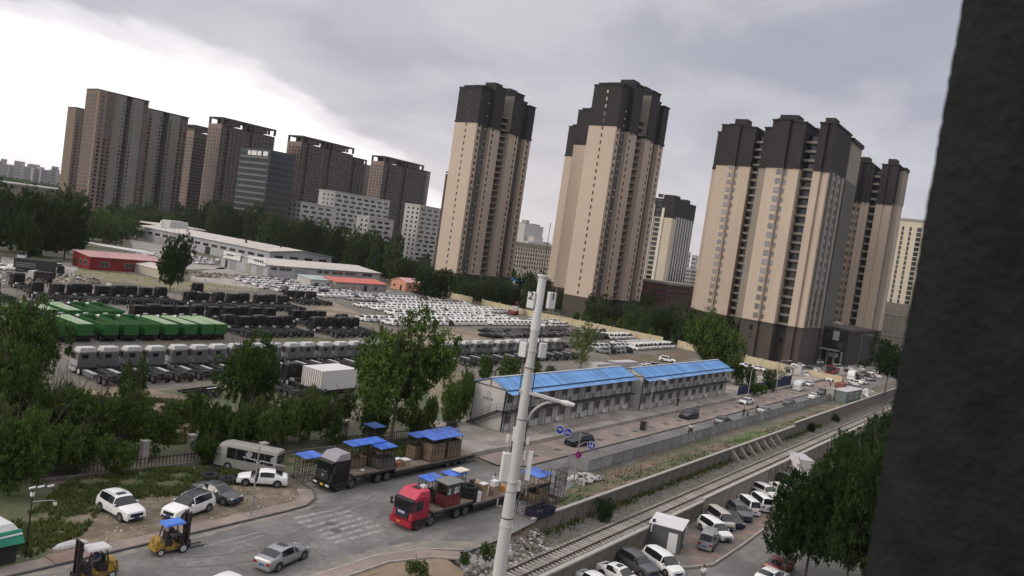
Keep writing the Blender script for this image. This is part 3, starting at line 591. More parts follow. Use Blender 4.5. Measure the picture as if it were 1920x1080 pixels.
# cream tower at far right, scaffolded block below
x0, y0, _ = point_at(1690, 500, 560); zt_ = point_at(1690, 411, 560)[2]
ct = thing('cream_tower', 'pale cream tower with tall dark window strips at the far right beside the dark wall', 'apartment tower', (x0+6, y0+26, 0), R)
obj('wall', MB().box(0, 0, 0, 70, 24, zt_), m_cream, ct); obj('parapet', MB().box(-.5, -.5, zt_, 70.5, 24, zt_+1.4), m_slab, ct)
jb = MB()
for i in range(10):
    for k in range(int((zt_-16)/3.1)):
        w_ = 1.2 if i % 3 else 2.6; jb.box(4+i*4.4, -.25, 14+k*3.1, 4+i*4.4+w_, -.02, 14+k*3.1+2.4)
tag(obj('windows', jb, m_win, ct), kind='stuff')
x0, y0, _ = point_at(1652, 600, 420)
sc = thing('scaffolded_block', 'unfinished grey block wrapped in scaffolding at the foot of the cream tower', 'building', (x0, y0+10, 0), R)
obj('wall', MB().box(0, 0, 0, 50, 20, 24, 0).box(0, -.2, 18, 50, 20.2, 19, 1).box(0, -.2, 8, 50, 20.2, 9, 1), [m_bgr, m_slab], sc)
sf = MB()
for i in range(18): sf.beam((i*2.8, -1.5, 0), (i*2.8, -1.5, 23), .12)
for k in range(11): sf.beam((0, -1.5, 1+k*2.), (48, -1.5, 1+k*2.), .1)
tag(obj('scaffolding', sf, M('scaffold pole', (.35, .31, .26)), sc), kind='stuff')
# ---- left group of brown towers
m_l1 = M('brown pink tile', (.15, .105, .085), var=.08, scale=.1, streak=.1); m_l2 = M('grey green render', (.19, .178, .155), var=.06, scale=.1)
m_l3 = M('dark brown tile', (.07, .055, .048), var=.1, scale=.1, streak=.1); m_l4 = M('pinkish tile', (.21, .155, .13), var=.08, scale=.2); m_l5 = M('warm tan tile', (.175, .128, .10), var=.06)
def slab(name, label, X, Y, w, D, H, strips, frame=False, sidegrid=True, fh=2.95, z0=0, group='brown residential slabs at the left', sidemat=None):
    """strips: (u0, u1, dv, material index)"""
    t = thing(name, label, 'apartment block', (X, Y, z0), 0, group); b = MB(); mats = [m_l1, m_l2, m_l3, m_l4, m_l5]
    Ht = H-5.5 if frame else H
    for (u0, u1, dv, mi) in strips: b.box(u0, dv, 0, u1, D, Ht-(.0 if mi != 2 else .8), mi)
    obj('wall', b, mats, t)
    jb = MB()
    for (u0, u1, dv, mi) in strips:
        n = max(1, int((u1-u0)/3.4))
        cols = [u0+(u1-u0)*(k+.5)/n for k in range(n)]
        if mi == 1: cols = [u1-1.4] if (u0 < w*.5) else [u0+1.4]
        for cu in cols:
            for k in range(int((Ht-3)/fh)): jb.box(cu-(.9 if mi != 1 else .6), dv-.12, 1.+k*fh, cu+(.9 if mi != 1 else .6), dv-.01, 2.6+k*fh)
    if sidegrid:
        nn = int(D/4)
        for j in range(nn):
            for k in range(int((Ht-3)/fh)): jb.box(-.16, 1.6+j*4., 1+k*fh, -.062, 3.2+j*4., 2.6+k*fh)
    if frame or sidemat: obj('end_wall', MB().box(-.06, 0, 0, -.001, D, Ht), sidemat or m_l4, t)
    tag(obj('windows', jb, m_win, t), kind='stuff')
    lb = MB()   # floor bands and balcony slabs
    for (u0, u1, dv, mi) in strips:
        if mi in (2,):
            for k in range(int(Ht/fh)): lb.box(u0+.1, dv-.9, k*fh, u1-.1, dv-.02, k*fh+.35)
    if sidegrid:
        for k in range(int(Ht/fh)): lb.box(-.22, 0, k*fh, -.065, D, k*fh+.25)
    if lb.f: tag(obj('balcony_slabs', lb, mats[3] if sidegrid else mats[2], t), kind='stuff')
    if frame:
        fr = MB(); fr.box(-.1, -.1, H-1.2, w+.1, D+.1, H)
        for px_ in (0, w*.12, w*.3, w*.42, w*.5, w*.58, w*.86, w-1.4): fr.box(px_, -.1+.0, Ht, px_+1.4, 1.5, H-1.2)
        for px_ in (0, w-1.4): fr.box(px_, D-1.5, Ht, px_+1.4, D+.1, H-1.2)
        fr.box(w*.14, 0.5, Ht, w*.30, D, H-1.2); fr.box(w*.6, .5, Ht, w*.84, D, H-1.2)
        obj('roof_frame', fr, m_l3, t)
    else: obj('parapet', MB().box(-.15, -.15, H, w+.15, D, H+.9), m_l3, t)
    return t
H0 = 92.
# stepped pair with light grey strips
slab('apartment_block', 'tallest brown slab with grey window strips at the far left, left corner lit tan', 291, 590, 39, 16, H0, [(0, 6, -3, 3), (6, 13, -1, 0), (13, 21.5, 0, 1), (21.5, 26, 4, 2), (26, 35, 0, 1), (35, 39.5, 1.5, 0)], sidegrid=True, sidemat=m_l5)
slab('apartment_block', 'second brown slab with grey window strips, just right of the tallest left slab', 327+28, 640, 40, 16, H0, [(0, 7, 0, 0), (7, 16, 0, 1), (16, 22, 4, 2), (22, 32, 0, 1), (32, 40, 1.5, 0)], sidegrid=False)
_p = point_at(143, 203, 860)
slab('apartment_block', 'narrow tan ended slab peeking out left of the tallest left slab', _p[0], _p[1], 40, 16, H0, [(0, 6, 0, 4), (6, 20, 0, 0), (20, 40, 1, 2)], sidegrid=False)
def fr4(w): return [(0, w*.1, 0, 2), (w*.1, w*.14, 1.6, 2), (w*.14, w*.42, 0, 2), (w*.42, w*.56, 2., 2), (w*.56, w*.9, 0, 2), (w*.9, w, .8, 2)]
slab('apartment_block', 'slim brown slab with holed roof frame, left of the large framed slab', 421, 672, 15, 18, 91, [(0, 15, 0, 2)], True)
slab('apartment_block', 'large brown slab with open square holes in its roof frame behind the glass office', 380, 570, 52, 18, H0, fr4(52), True)
slab('apartment_block', 'brown slab with roof frame standing behind the white hospital like block', 455, 564, 61, 19, H0, fr4(61), True)
slab('apartment_block', 'brown slab with roof frame at the right end of the left group', 558, 566, 57, 18, H0, fr4(57), True)
slab('apartment_block', 'brown slab glimpsed in the gap before the rightmost left slab', 560, 632, 38, 16, 91, fr4(38), True)
slab('apartment_block', 'pale grey slab glimpsed in the gap before the rightmost left slab', 600, 640, 22, 16, 86, [(0, 22, 0, 1)], sidegrid=False)
slab('apartment_block', 'brown slab half hidden behind the rightmost left slab', 640, 611, 36, 16, 91, [(0, 30, 0, 2), (30, 36, 0, 1)], sidegrid=False)
xx, yy, zz_ = point_at(836, 322, 560)
slab('apartment_block', 'thin dark slab peeking out left of the leftmost tall tan tower', xx+7, yy, 12, 6, zz_, [(0, 12, 0, 2)], sidegrid=True)
# glass office
xx, yy, zt_ = point_at(508, 281, 560)
go = thing('glass_office', 'dark glass office block with white roof lettering in front of the brown slabs', 'office block', (xx, yy, 0), 0)
gwid = onY(556, 291, yy).x-xx; gdep = 33
obj('wall', MB().box(0, 0, 0, gwid, gdep, zt_, 0).box(gwid*.55, -.05, 0, gwid*.95, gdep, zt_-.5, 0), [M('office steel', (.05, .058, .06), rough=.35, var=.1)], go)
jb = MB(); lb = MB()
for k in range(15):
    for i in range(int(gwid/1.9)): jb.box(.6+i*1.9, -.1, 3.5+k*4., 1.9+i*1.9, -.02, 5.9+k*4.)
    lb.box(-.35, 1, 2+k*4., -.02, gdep-1, 3.1+k*4.)
    for i in range(int(gdep/2.3)): jb.box(-.12, 1+i*2.3, 3.4+k*4., -.02, 2.8+i*2.3, 5.8+k*4.)
tag(obj('windows', jb, glass('office glass', (.015, .022, .024), .12, .5), go), kind='stuff'); obj('floor_bands', lb, M('grey band', (.15, .155, .15)), go)
sg = MB()
for i, (a, c) in enumerate([(0, 5), (7, 4), (12, 5.5), (18.5, 3)]): sg.box(-.5, 2+a, zt_-4.4, -.3, 2+a+c, zt_-1.4)
obj('roof_sign', sg, M('white sign', (.7, .7, .7)), go)
# white hospital like blocks
m_wb = M('pale grey render', (.45, .435, .42), var=.05, scale=.1, streak=.1)
def office(name, label, px, py, r, pxr, D, strips=None, fh=3.3, lower=None):
    xx, yy, zt = point_at(px, py, r); w = onY(pxr[0], pxr[1], yy).x-xx
    t = thing(name, label, 'building', (xx, yy, 0), 0); obj('wall', MB().box(0, 0, 0, w, D, zt), m_wb, t); obj('parapet', MB().box(-.3, -.3, zt, w+.3, D+.3, zt+.8), m_wb, t)
    jb = MB(); n = int(w/7.)
    for k in range(int(zt/fh)):
        zc = zt-3.-k*fh
        for i in range(n):
            o = (k % 2)*1.5; jb.box(1.5+i*7+o, -.12, zc, 5.9+i*7+o, -.02, zc+1.5)
        for j in range(int(D/4.5)): jb.box(-.12, 1.2+j*4.5, zc, -.02, 2.8+j*4.5, zc+1.6)
    tag(obj('windows', jb, m_win, t), kind='stuff'); return t
office('office_building', 'long white block with staggered window bands, taller part, in front of the brown slabs', 628, 360, 600, (731, 380), 17)
office('office_building', 'lower white wing at the left of the long white block', 565, 380, 580, (632, 392), 16)
office('office_building', 'lowest white wing at the right front of the long white block', 692, 408, 560, (738, 420), 12)
office('office_building', 'white block with neat window rows partly behind the leftmost tall tan tower', 788, 386, 590, (862, 400), 15)
# plants and blocks seen between the tan towers
xx, yy, zt_ = point_at(985, 420, 1150)
fb = thing('factory', 'pale stepped factory blocks far off between the tan towers', 'factory', (xx, yy, 0), 0)
obj('wall', MB().box(0, 0, 0, 48, 40, zt_).box(6, -14, 0, 30, 0, zt_-16).box(-20, -24, 0, 60, -14.1, zt_-24), m_wb, fb); obj('roof_box', MB().box(4, 2, zt_, 12, 10, zt_+6).box(22, 4, zt_, 44, 30, zt_+2.5), m_slab, fb)
for (px, py, r, pxr, lb_) in [((962), 460, 560, (1040, 478), 'cream row block with dormer windows seen between the tan towers, behind the green trees')]:
    xx, yy, zt_ = point_at(px, py, r); w = onY(pxr[0], pxr[1], yy).x-xx
    t = thing('row_block', lb_, 'building', (xx, yy, 0), 0); obj('wall', MB().box(0, 0, 0, w, 14, zt_), m_cream, t); obj('roof', MB().extr([(0, 0), (w, 0), (w-1, 3), (1, 3)], -.3, 14).box(0, 0, 0, .1, .1, .1), m_bgr, t).location.z = zt_
    jb = MB()
    for k in range(5):
        for i in range(int(w/3.2)): jb.box(1+i*3.2, -.15, zt_-2.8-k*3, 2.2+i*3.2, -.02, zt_-1-k*3)
    tag(obj('windows', jb, m_win, t), kind='stuff')
# far skyline
m_far = M('far render', (.36, .34, .34), var=.1, scale=.02, rnd=.35)
rr = random.Random(11); far_me = []
for k in range(4):
    w, d, h = 1, 1, 1; b = MB().box(-.5, 0, 0, .5, 1, 1, 0)
    for i in range(5+k):
        for j in range(6): b.box(-.44+i*.9/(5+k), -.02, .08+j*.15, -.44+i*.9/(5+k)+.09, -.001, .15+j*.15, 1)
    far_me.append(b.mesh('far_block', [m_far, M('far window', (.10, .10, .11), var=0)]))
def farb(px, r, top_px, wpx, lb_):
    hx = HY+SL*px; xx, yy, _ = point_at(px, hx, r); h = HCAM+top_px/FPX*r
    o = link('far_block', far_me[rr.randrange(4)], None, (xx, yy, 0)); o.scale = (wpx/FPX*r, 30, h); o.rotation_euler = (0, 0, math.atan2(yy, xx)-math.pi/2+rr.uniform(-.3, .3)); return tag(o, lb_, 'far building', 'far city blocks on the horizon')
for i in range(34): farb(-40+i*5.6, rr.uniform(2300, 3600), rr.uniform(4, 17), rr.uniform(6, 13), 'pale block on the hazy horizon at the far left, %s from the left' % ORD[i])
for i in range(5): farb(955+i*17, rr.uniform(1500, 2400), rr.uniform(2, 14), rr.uniform(10, 22), 'pale block on the horizon between the first two tan towers, %s from the left' % ORD[i])
for i in range(2): farb(1287+i*11, 1500, 30-4*i, 8, 'grey tower on the horizon left of the broad double tower' if i == 0 else 'grey tower on the horizon touching the broad double tower')
for i in range(4): farb(1262+i*14, 900, 2, 14, 'low pale block left of the broad tower group, %s from the left' % ORD[i])
xx, yy, _ = point_at(30, 330, 900)
wh = thing('long_shed', 'long pale shed roof beyond the trees at the far left', 'warehouse', (xx-60, yy, 0), 0)
obj('wall', MB().box(0, 0, 0, 170, 60, 13), m_bgr, wh); obj('roof', MB().extr([(-1, 13.01), (171, 13.01), (171, 14.5), (-1, 14.5)], -1, 61), m_wb, wh)
# ---------------------------------------------------------------- yard buildings
m_roofw = M('pale sheet roof', (.52, .475, .43), var=.06, scale=.1, streak=0, c2=(.46, .42, .385), sc2=.05); m_metal = M('grey sheet wall', (.36, .36, .38), var=.05, scale=.3, streak=.2)
def shed(name, label, X0, Y0, X1, Y1, h0, h1, wallm, roofm, wins=(), doors=(), ridge=None, cat='workshop', ov=.5, seams=3.):
    """gabled shed whose ridge runs along X when ridge='x', along Y when 'y', mono pitch rising to the back otherwise"""
    t = thing(name, label, cat, (X0, Y0, 0), 0); w, d = X1-X0, Y1-Y0; b = MB()
    if ridge == 'x': prof = [(0, 0), (d, 0), (d, h0), (d/2, h1), (0, h0)]
    elif ridge == 'y': prof = [(0, 0), (w, 0), (w, h0), (w/2, h1), (0, h0)]
    else: prof = [(0, 0), (d, 0), (d, h1), (0, h0)]
    def pr(pf, a0, a1, along, bb, mi=0):
        n = len(pf); f = (lambda p, a: (a, p[0], p[1])) if along == 'x' else (lambda p, a: (p[0], a, p[1]))
        vs = [f(p, a0) for p in pf]+[f(p, a1) for p in pf]; fs = [tuple(range(n)), tuple(range(2*n-1, n-1, -1))]+[(i, n+i, n+(i+1) % n, (i+1) % n) for i in range(n)]
        bb.add(vs, fs, mi)
    al = 'y' if ridge == 'y' else 'x'; Lg = d if ridge == 'y' else w
    pr(prof, 0, Lg, al, b); obj('wall', b, wallm, t)
    if ridge: W_ = (w if ridge == 'y' else d); rp_ = [(-ov, h0-ov*(h1-h0)/(W_/2)), (W_/2, h1), (W_+ov, h0-ov*(h1-h0)/(W_/2))]
    else: rp_ = [(-ov, h0-ov*(h1-h0)/d), (d+ov, h1+ov*(h1-h0)/d)]
    pf = [(a, z+.02) for a, z in rp_]+[(a, z+.2) for a, z in reversed(rp_)]
    rb_ = MB(); pr(pf, -ov, Lg+ov, al, rb_)
    k = -ov+seams
    sb_ = MB()
    while k < Lg:
        pf2 = [(a, z+.2) for a, z in rp_]+[(a, z+.27) for a, z in reversed(rp_)]; pr(pf2, k, k+.08, al, sb_); k += seams
    obj('roof', rb_, roofm, t); obj('roof_seams', sb_, roofm, t)
    for (u, z, ww, hh, face) in wins:
        o = link('window', win_me(ww, hh, fm=m_slab), t, (u, -.02, z) if face == 'F' else (-.02, u, z)); o.rotation_euler = (0, 0, 0 if face == 'F' else -math.pi/2)
    for (u, ww, hh, face, dm) in doors:
        bb = MB().box(u, -.06, 0, u+ww, -.0, hh) if face == 'F' else MB().box(-.06, u, 0, -.0, u+ww, hh); obj('door', bb, dm, t)
    return t
m_doorg = M('roller door', (.25, .25, .255), var=.06); m_dk = M('dark opening', (.03, .03, .03), var=.05)
shed('workshop', 'long grey metal workshop with pale roof, behind the lower white and grey one', 226, 292, 262, 402, 7.0, 8.6, m_metal, m_roofw,
     [(u, 3.9, 4.4, 1.2, 'L') for u in range(6, 108, 7)]+[(u, 4.2, 4.6, 1.3, 'F') for u in (5, 13.5, 22, 30.5)], [(44, 4, 3.6, 'L', m_dk), (84, 4, 3.6, 'L', m_slab)], 'y', ov=.8, seams=6)
obj('roof_canopy', MB().box(237, 396, 8.2, 262, 420, 8.9), m_roofw); bpy.data.objects['roof_canopy'].parent = bpy.data.objects['workshop']; bpy.data.objects['roof_canopy'].location = (-226, -292, 0)
obj('roof_hut', MB().box(10, 96, 7.5, 20, 104, 12), m_wb, bpy.data.objects['workshop'])
for (u, v) in ((9, 30), (15, 12)): obj('roof_vent', MB().tube((u, v, 7), (u, v, 9.6), .5, .4, 8), m_dk, bpy.data.objects['workshop'])
w2 = shed('workshop', 'lower white and grey workshop with long cream roof in front of the long grey workshop', 193, 249, 252, 279, 4.6, 6.0, m_metal, m_roofw,
     [(u, 2.9, 2.6, 1., 'F') for u in (2.5, 6.5, 9.5, 25, 28.5, 33, 36, 40, 43, 50, 53)], [(13, 6, 3.4, 'F', m_doorg), (45, 4, 3, 'F', m_doorg), (3, 4, 3.4, 'L', m_doorg), (20, 4, 3.4, 'L', m_doorg), (10.5, 3.4, 3.4, 'L', m_slab), (25.5, 1.5, 3.2, 'L', m_dk)], 'x', ov=.6, seams=5)
obj('sign_board', MB().box(-.6, 1, 3.9, -.3, 12, 6.8).box(-.6, 17, 3.9, -.3, 28, 6.6), M('white board', (.66, .65, .64)), w2)
tx = MB()
for i in range(5): tx.box(-.66, 7.5-i*1.2, 5., -.61, 8.2-i*1.2, 5.9).box(-.66, 25.5-i*.9, 5., -.61, 26.-i*.9, 5.8)
tag(obj('lettering', tx, m_dk, w2), kind='stuff')
m_red = M('red sheet wall', (.19, .022, .02), var=.12, scale=.4, streak=.15); m_redroof = M('faded pink roof', (.44, .26, .25), var=.1, scale=.2)
shed('red_workshop', 'small dark red workshop with faded pink roof left of the dark tree', 122, 240.5, 146, 251, 3.8, 4.6, m_red, m_redroof, [(4.5, 1.1, 2.6, 1.5, 'F'), (12, 1.1, 2.6, 1.5, 'F'), (19, 1.1, 2.6, 1.5, 'F'), (2.5, 1.2, 1.6, 1.4, 'L'), (5.5, 1.2, 1.6, 1.4, 'L')], [(8, 1.1, 2.2, 'L', m_dk)], None, ov=.3)
cp = thing('canopy', 'white translucent sheet canopy behind the red workshop roof', 'canopy', (*G(225, 470, 4.), 0))
x1, y1 = G(160, 455, 5.0); x2, y2 = G(290, 478, 4.8); x3, y3 = G(282, 466, 4.8); ox, oy = G(225, 470, 4.)
obj('roof', MB().hexa([(x1-ox, y1-oy+8, 5), (x1-ox+1, y1-oy-8, 5), (x2-ox, y2-oy-3, 4.8), (x2-ox+4, y2-oy+12, 4.8)]+[(x1-ox, y1-oy+8, 5.15), (x1-ox+1, y1-oy-8, 5.15), (x2-ox, y2-oy-3, 4.95), (x2-ox+4, y2-oy+12, 4.95)]), M('white sheet', (.62, .61, .60), var=.06, c2=(.5, .48, .46), sc2=.2), cp)
for (a, b_) in ((2, 0), (-6, 2), (6, 3)): obj('post', MB().tube((a, b_, 0), (a, b_, 4.7), .1, n=6), m_metal, cp)
# petrol canopy and totem
gx, gy = G(300, 455); tt = thing('totem_sign', 'tall white totem sign standing by the flat canopy near the long workshop', 'sign', (gx, gy, 0), 0)
obj('panel', MB().box(-.9, -.5, 0, .9, .5, 11.5), M('white board', (.66, .65, .64)), tt); obj('emblem', MB().tube((-.95, 0, 9.6), (-1.0, 0, 9.6), .45, n=12).box(-1.0, -.35, 3, -.92, .3, 7.6).box(-.5, -.56, 3, .4, -.51, 7.6), M('grey sign', (.3, .3, .32)), tt)
gx, gy = G(345, 462); cn = thing('flat_canopy', 'flat grey filling station canopy on columns right of the totem sign', 'canopy', (gx-8, gy+16, 0), 0)
obj('roof', MB().box(-14, 0, 4.6, 10, 20, 5.6), m_slab, cn)
for a in (-10, 0, 7): obj('column', MB().tube((a, 2, 0), (a, 2, 4.6), .3, n=8), m_slab, cn)
# small huts near the workshops
shed('site_hut', 'white and green hut at the left end of the pink roofed row', *G(580, 541), G(580, 541)[0]+15, G(580, 541)[1]+7, 3.2, 3.9, m_wb, M('grey green roof', (.35, .40, .38)), [(3, 1., 1.6, 1.1, 'F'), (8, 1., 1.6, 1.1, 'F')], [(11, 1.2, 2.2, 'F', M('green door', (.12, .3, .22)))], None, 'hut', ov=.3)
shed('site_hut', 'grey hut with red sheet roof in front of the lower workshop', G(628, 545)[0], G(628, 545)[1], G(628, 545)[0]+26, G(628, 545)[1]+7, 3.1, 4.1, M('dull wall', (.26, .25, .235)), M('salmon roof', (.5, .15, .12), var=.08), [(4, 1., 1.6, 1.2, 'F'), (9, 1., 1.6, 1.2, 'F'), (20, 1., 1.6, 1.2, 'F')], [(14, 1.6, 2.4, 'F', m_dk)], None, 'hut', ov=.3)
ph = shed('pink_hut', 'small salmon pink hut standing alone left of the round green tree by the tan tower', 244.5, 226, 254, 234.5, 3.6, 5.0, M('salmon wall', (.55, .27, .19), var=.06), M('salmon tile', (.58, .33, .30), var=.08), [(6.5, 1.2, 1., 1., 'L'), (2.4, 1.2, 1.2, 1.3, 'F')], [(2.2, 1., 2.2, 'L', m_dk)], 'x', 'hut', ov=.3)
gx, gy = G(714, 515); t = shed('blue_shed', 'blue sheeted shed among the trees left of the tall tan tower', gx, gy+20, gx+14, gy+28, 10., 10.5, M('blue sheet', (.045, .15, .42), var=.1), M('blue sheet', (.05, .18, .5)), (), [], None, 'shed', ov=.2)
gx, gy = G(985, 528, 4); t = shed('blue_shed', 'low shed with bright blue roof in the gap between the two tan towers', gx-6, gy, gx+10, gy+14, 3., 4.5, m_wb, M('blue sheet', (.045, .15, .42)), (), [], None, 'shed', ov=.2)
gx, gy = G(365, 530); t = shed('white_shed', 'small cream shed with white roof right of the dark round tree', gx-8, gy+4, gx+1, gy+22, 2.6, 3.4, M('cream wall', (.40, .37, .30)), m_roofw, (), [], 'y', 'shed', ov=.2)
gx, gy = G(695, 556); obj_w = MB().box(0, 0, 0, 14, .3, 2.6); tag(obj('garden_wall', obj_w, m_conc, loc=(gx-12, gy+8, 0)), 'short grey wall running beside the pink hut', 'wall')
# tan boundary wall of the yard
yw = thing('boundary_wall', 'long cream yellow wall with dark stains along the far side of the car storage yard', 'wall', (246, 135, 0), 0)
pts = [(253, 208), (251.5, 196), None, (250.5, 190), (247.5, 175), (245, 161), (246, 135), (246, 110), None, (245, 104), (243.5, 92), None, (241, 80), (239.5, 70), (238, 64)]
m_yel = M('cream yellow render', (.50, .42, .27), var=.08, scale=.3, streak=.3, c2=(.46, .40, .30), sc2=.15)
pl = MB(); cs = MB()
for a, b_ in zip(pts, pts[1:]):
    if a is None or b_ is None: continue
    A, B_ = Vector(a), Vector(b_); n = max(1, round((B_-A).length/5)); ang = math.atan2(B_.y-A.y, B_.x-A.x); L = (B_-A).length/n
    me_ = MB().box(.03, -.12, 0, L-.03, .12, 2.35).mesh('wall_panel', m_yel)
    for i in range(n):
        p = A+(B_-A)*i/n; o = link('wall_panel', me_, yw, (p.x-246, p.y-135, 0), ang)
        o = link('pier', bpy.data.meshes.get('pier') or MB().box(-.22, -.22, 0, .22, .22, 2.55).mesh('pier', m_yel), yw, (p.x-246, p.y-135, 0), ang)
obj('gate_post', MB().box(237-246-1.2, 62-135, 0, 237-246, 63.5-135, 3.2), m_wb, yw)
wb2 = thing('boundary_wall', 'continuation of the cream wall past the gate kiosk towards the road', 'wall', (237, 58, 0), 0)
for i in range(2): link('wall_panel', MB().box(0, -.12, 0, 4.9, .12, 2.2).mesh('wall_panel', m_yel), wb2, (1.2-i*.4, -i*5.+3, 0), -math.pi/2)
# grey panel fence along the road
fn = thing('panel_fence', 'grey metal panel fence with diagonal braces between the road and the dirt strip', 'fence', (84.6, 44.8, 0), 0)
m_fp = M('fence panel', (.27, .27, .265), var=.1, scale=.8, streak=.25, rnd=.25); m_ff = M('fence post', (.15, .15, .148), var=.1)
pme = MB().box(.05, -.02, .1, 2.95, .02, 1.45).mesh('fence_panel', m_fp); fme = MB().box(-.05, -.06, 0, .05, .06, 1.6).mesh('fence_post', m_ff); rme = MB().box(0, -.05, 1.45, 3, .05, 1.54).mesh('top_rail', m_ff); rme2 = MB().box(0, -.05, .05, 3, .05, .12).mesh('bottom_rail', m_ff)
bme = MB().beam((0, -.05, 1.3), (.2, -1.7, 0), .05).mesh('brace', m_ff)
for i in range(40):
    link('fence_panel', pme, fn, (i*3, 0, 0)); link('fence_post', fme, fn, (i*3, 0, 0)); link('top_rail', rme, fn, (i*3, 0, 0)); link('bottom_rail', rme2, fn, (i*3, 0, 0))
    if i % 2 == 0: link('brace', bme, fn, (i*3+1.5, 0, 0))
tag(fn, None)
link('fence_panel', pme, fn, (0, 0, 0), math.pi/2)
# blue hoarding by the huts
bh = thing('blue_hoarding', 'low navy blue hoarding along the pavement right of the second hut', 'fence', (169, 56.6, .6), 0)
for i in range(13): obj('panel', MB().box(i*3+.02, 0, 0, i*3+2.98, .06, 1.9 if i < 10 else 2.4), M('navy sheet', (.013, .020, .062), var=.12), bh)
# ---------------------------------------------------------------- two storey site huts with blue roofs
m_blue = M('blue sheet roof', (.115, .27, .53), var=.12, scale=.5, c2=(.19, .35, .60), sc2=.35, rough=.5, rnd=.3, streak=.0); m_panel = M('sandwich panel', (.50, .485, .455), var=.08, scale=.5, streak=.55, rnd=.15)
m_gab = M('gable panel', (.50, .48, .455), var=.06, scale=.4, streak=.3); m_dst = M('dark steel', (.05, .05, .055), var=.2, rough=.6)
ACM = MB().box(-.38, -.15, 0, .38, .2, .55).mesh('ac_unit', m_ac)
def prefab(label, X0, X1, Y0, Y1, stairs):
    t = thing('site_hut', label, 'portable cabin', (X0, Y0, .6), 0); w, d = X1-X0, Y1-Y0; nb = int(round(w/1.82)); bw = w/nb
    obj('core', MB().box(.05, .05, 0, w-.05, d-.05, 5.6), m_panel, t)
    up = MB().box(.03, -.05, 0, bw-.03, .05, 2.68).mesh('wall_panel', m_panel); post = MB().box(-.05, -.09, 0, .05, .02, 5.75).mesh('post', m_dst); drm = MB().box(.35, -.09, 0, 1.2, -.052, 2.05).mesh('door', M('hut door', (.42, .41, .39), var=.1, rnd=.4))
    for i in range(nb):
        for fl in (0, 2.85):
            link('wall_panel', up, t, (i*bw, 0, fl+.04))
            if i % 2 == 0: link('window', win_me(1.2, 1.15, fm=m_slab), t, (i*bw+.9, -.06, fl+1.05))
            elif (i+int(fl)) % 4 == 1: link('door', drm, t, (i*bw, 0, fl+.05))
            else: link('ac_unit', ACM, t, (i*bw+1.2, -.3, fl+.25))
        link('post', post, t, (i*bw, 0, 0))
    link('post', post, t, (w, 0, 0))
    gp = MB().box(-.05, .03, .02, .04, d*.5-.02, 5.7).mesh('gable_panel', m_gab)
    link('gable_panel', gp, t, (0, 0, 0)); link('gable_panel', gp, t, (0, d*.5, 0))
    obj('gable', MB().add([(-.04, 0, 5.72), (-.04, d, 5.72), (-.04, d/2, 6.75), (.02, 0, 5.72), (.02, d, 5.72), (.02, d/2, 6.75)], [(0, 2, 1), (3, 4, 5), (0, 3, 5, 2), (1, 2, 5, 4), (0, 1, 4, 3)]), m_gab, t)
    obj('gable_frame', MB().beam((-.12, 0, 5.72), (-.12, d, 5.72), .09).beam((-.12, -.3, 5.66), (-.12, d/2, 6.85), .09).beam((-.12, d+.3, 5.66), (-.12, d/2, 6.85), .09).beam((-.12, d/2, 5.7), (-.12, d/2, 6.8), .06).beam((-.1, 0, 0), (-.1, 0, 5.7), .1).beam((-.1, d, 0), (-.1, d, 5.7), .1), m_dst, t)
    # roof sheets one by one
    rs = MB(); n = max(1, int(w/1.0)); rw = (w+.5)/n
    b = MB().add([(0, -.35, 5.72), (rw-.02, -.35, 5.72), (rw-.02, d/2, 6.82), (0, d/2, 6.82), (0, -.35, 5.77), (rw-.02, -.35, 5.77), (rw-.02, d/2, 6.88), (0, d/2, 6.88)], [(0, 3, 2, 1), (4, 5, 6, 7), (0, 1, 5, 4), (1, 2, 6, 5), (2, 3, 7, 6), (3, 0, 4, 7)])
    for q in (.25, .5, .75): b.add([(rw*q-.03, -.35, 5.77), (rw*q+.03, -.35, 5.77), (rw*q+.03, d/2, 6.88), (rw*q-.03, d/2, 6.88), (rw*q, -.35, 5.83), (rw*q, d/2, 6.94)], [(0, 4, 5, 3), (1, 2, 5, 4), (0, 1, 4)])
    f = b.mesh('roof_sheet', m_blue); b2 = MB(); b2.v = [(rw-.02-x, d-y, z) for x, y, z in b.v]; b2.f = b.f; b2.m = b.m; f2 = b2.mesh('roof_sheet', m_blue)
    b3 = MB().hexa([(0, -1.35, 5.28), (rw-.02, -1.35, 5.28), (rw-.02, -.1, 5.56), (0, -.1, 5.56), (0, -1.35, 5.32), (rw-.02, -1.35, 5.32), (rw-.02, -.1, 5.6), (0, -.1, 5.6)]); f3 = b3.mesh('canopy_sheet', m_blue)
    for i in range(n):
        link('roof_sheet', f, t, (-.25+i*rw, 0, 0)); link('roof_sheet', f2, t, (-.25+i*rw, 0, 0)); link('canopy_sheet', f3, t, (-.25+i*rw, 0, 0))
    obj('ridge_cap', MB().box(-.3, d/2-.2, 6.84, w+.3, d/2+.2, 6.93), M('grey ridge', (.42, .42, .44)), t)
    # gallery
    obj('gallery_floor', MB().box(-.9 if stairs else 0, -1.05, 2.72, w, -.05, 2.82), m_dst, t)
    rl = MB()
    for z in (3.2, 3.55, 3.85): rl.beam((-.9, -1.0, z), (w, -1.0, z), .03)
    for i in range(nb+1): rl.beam((i*bw, -1.0, 2.8), (i*bw, -1.0, 3.85), .04); rl.beam((i*bw, -1.0, 2.75), (i*bw, -.02, 2.3), .04)
    tag(obj('railing', rl, m_dst, t), kind='stuff')
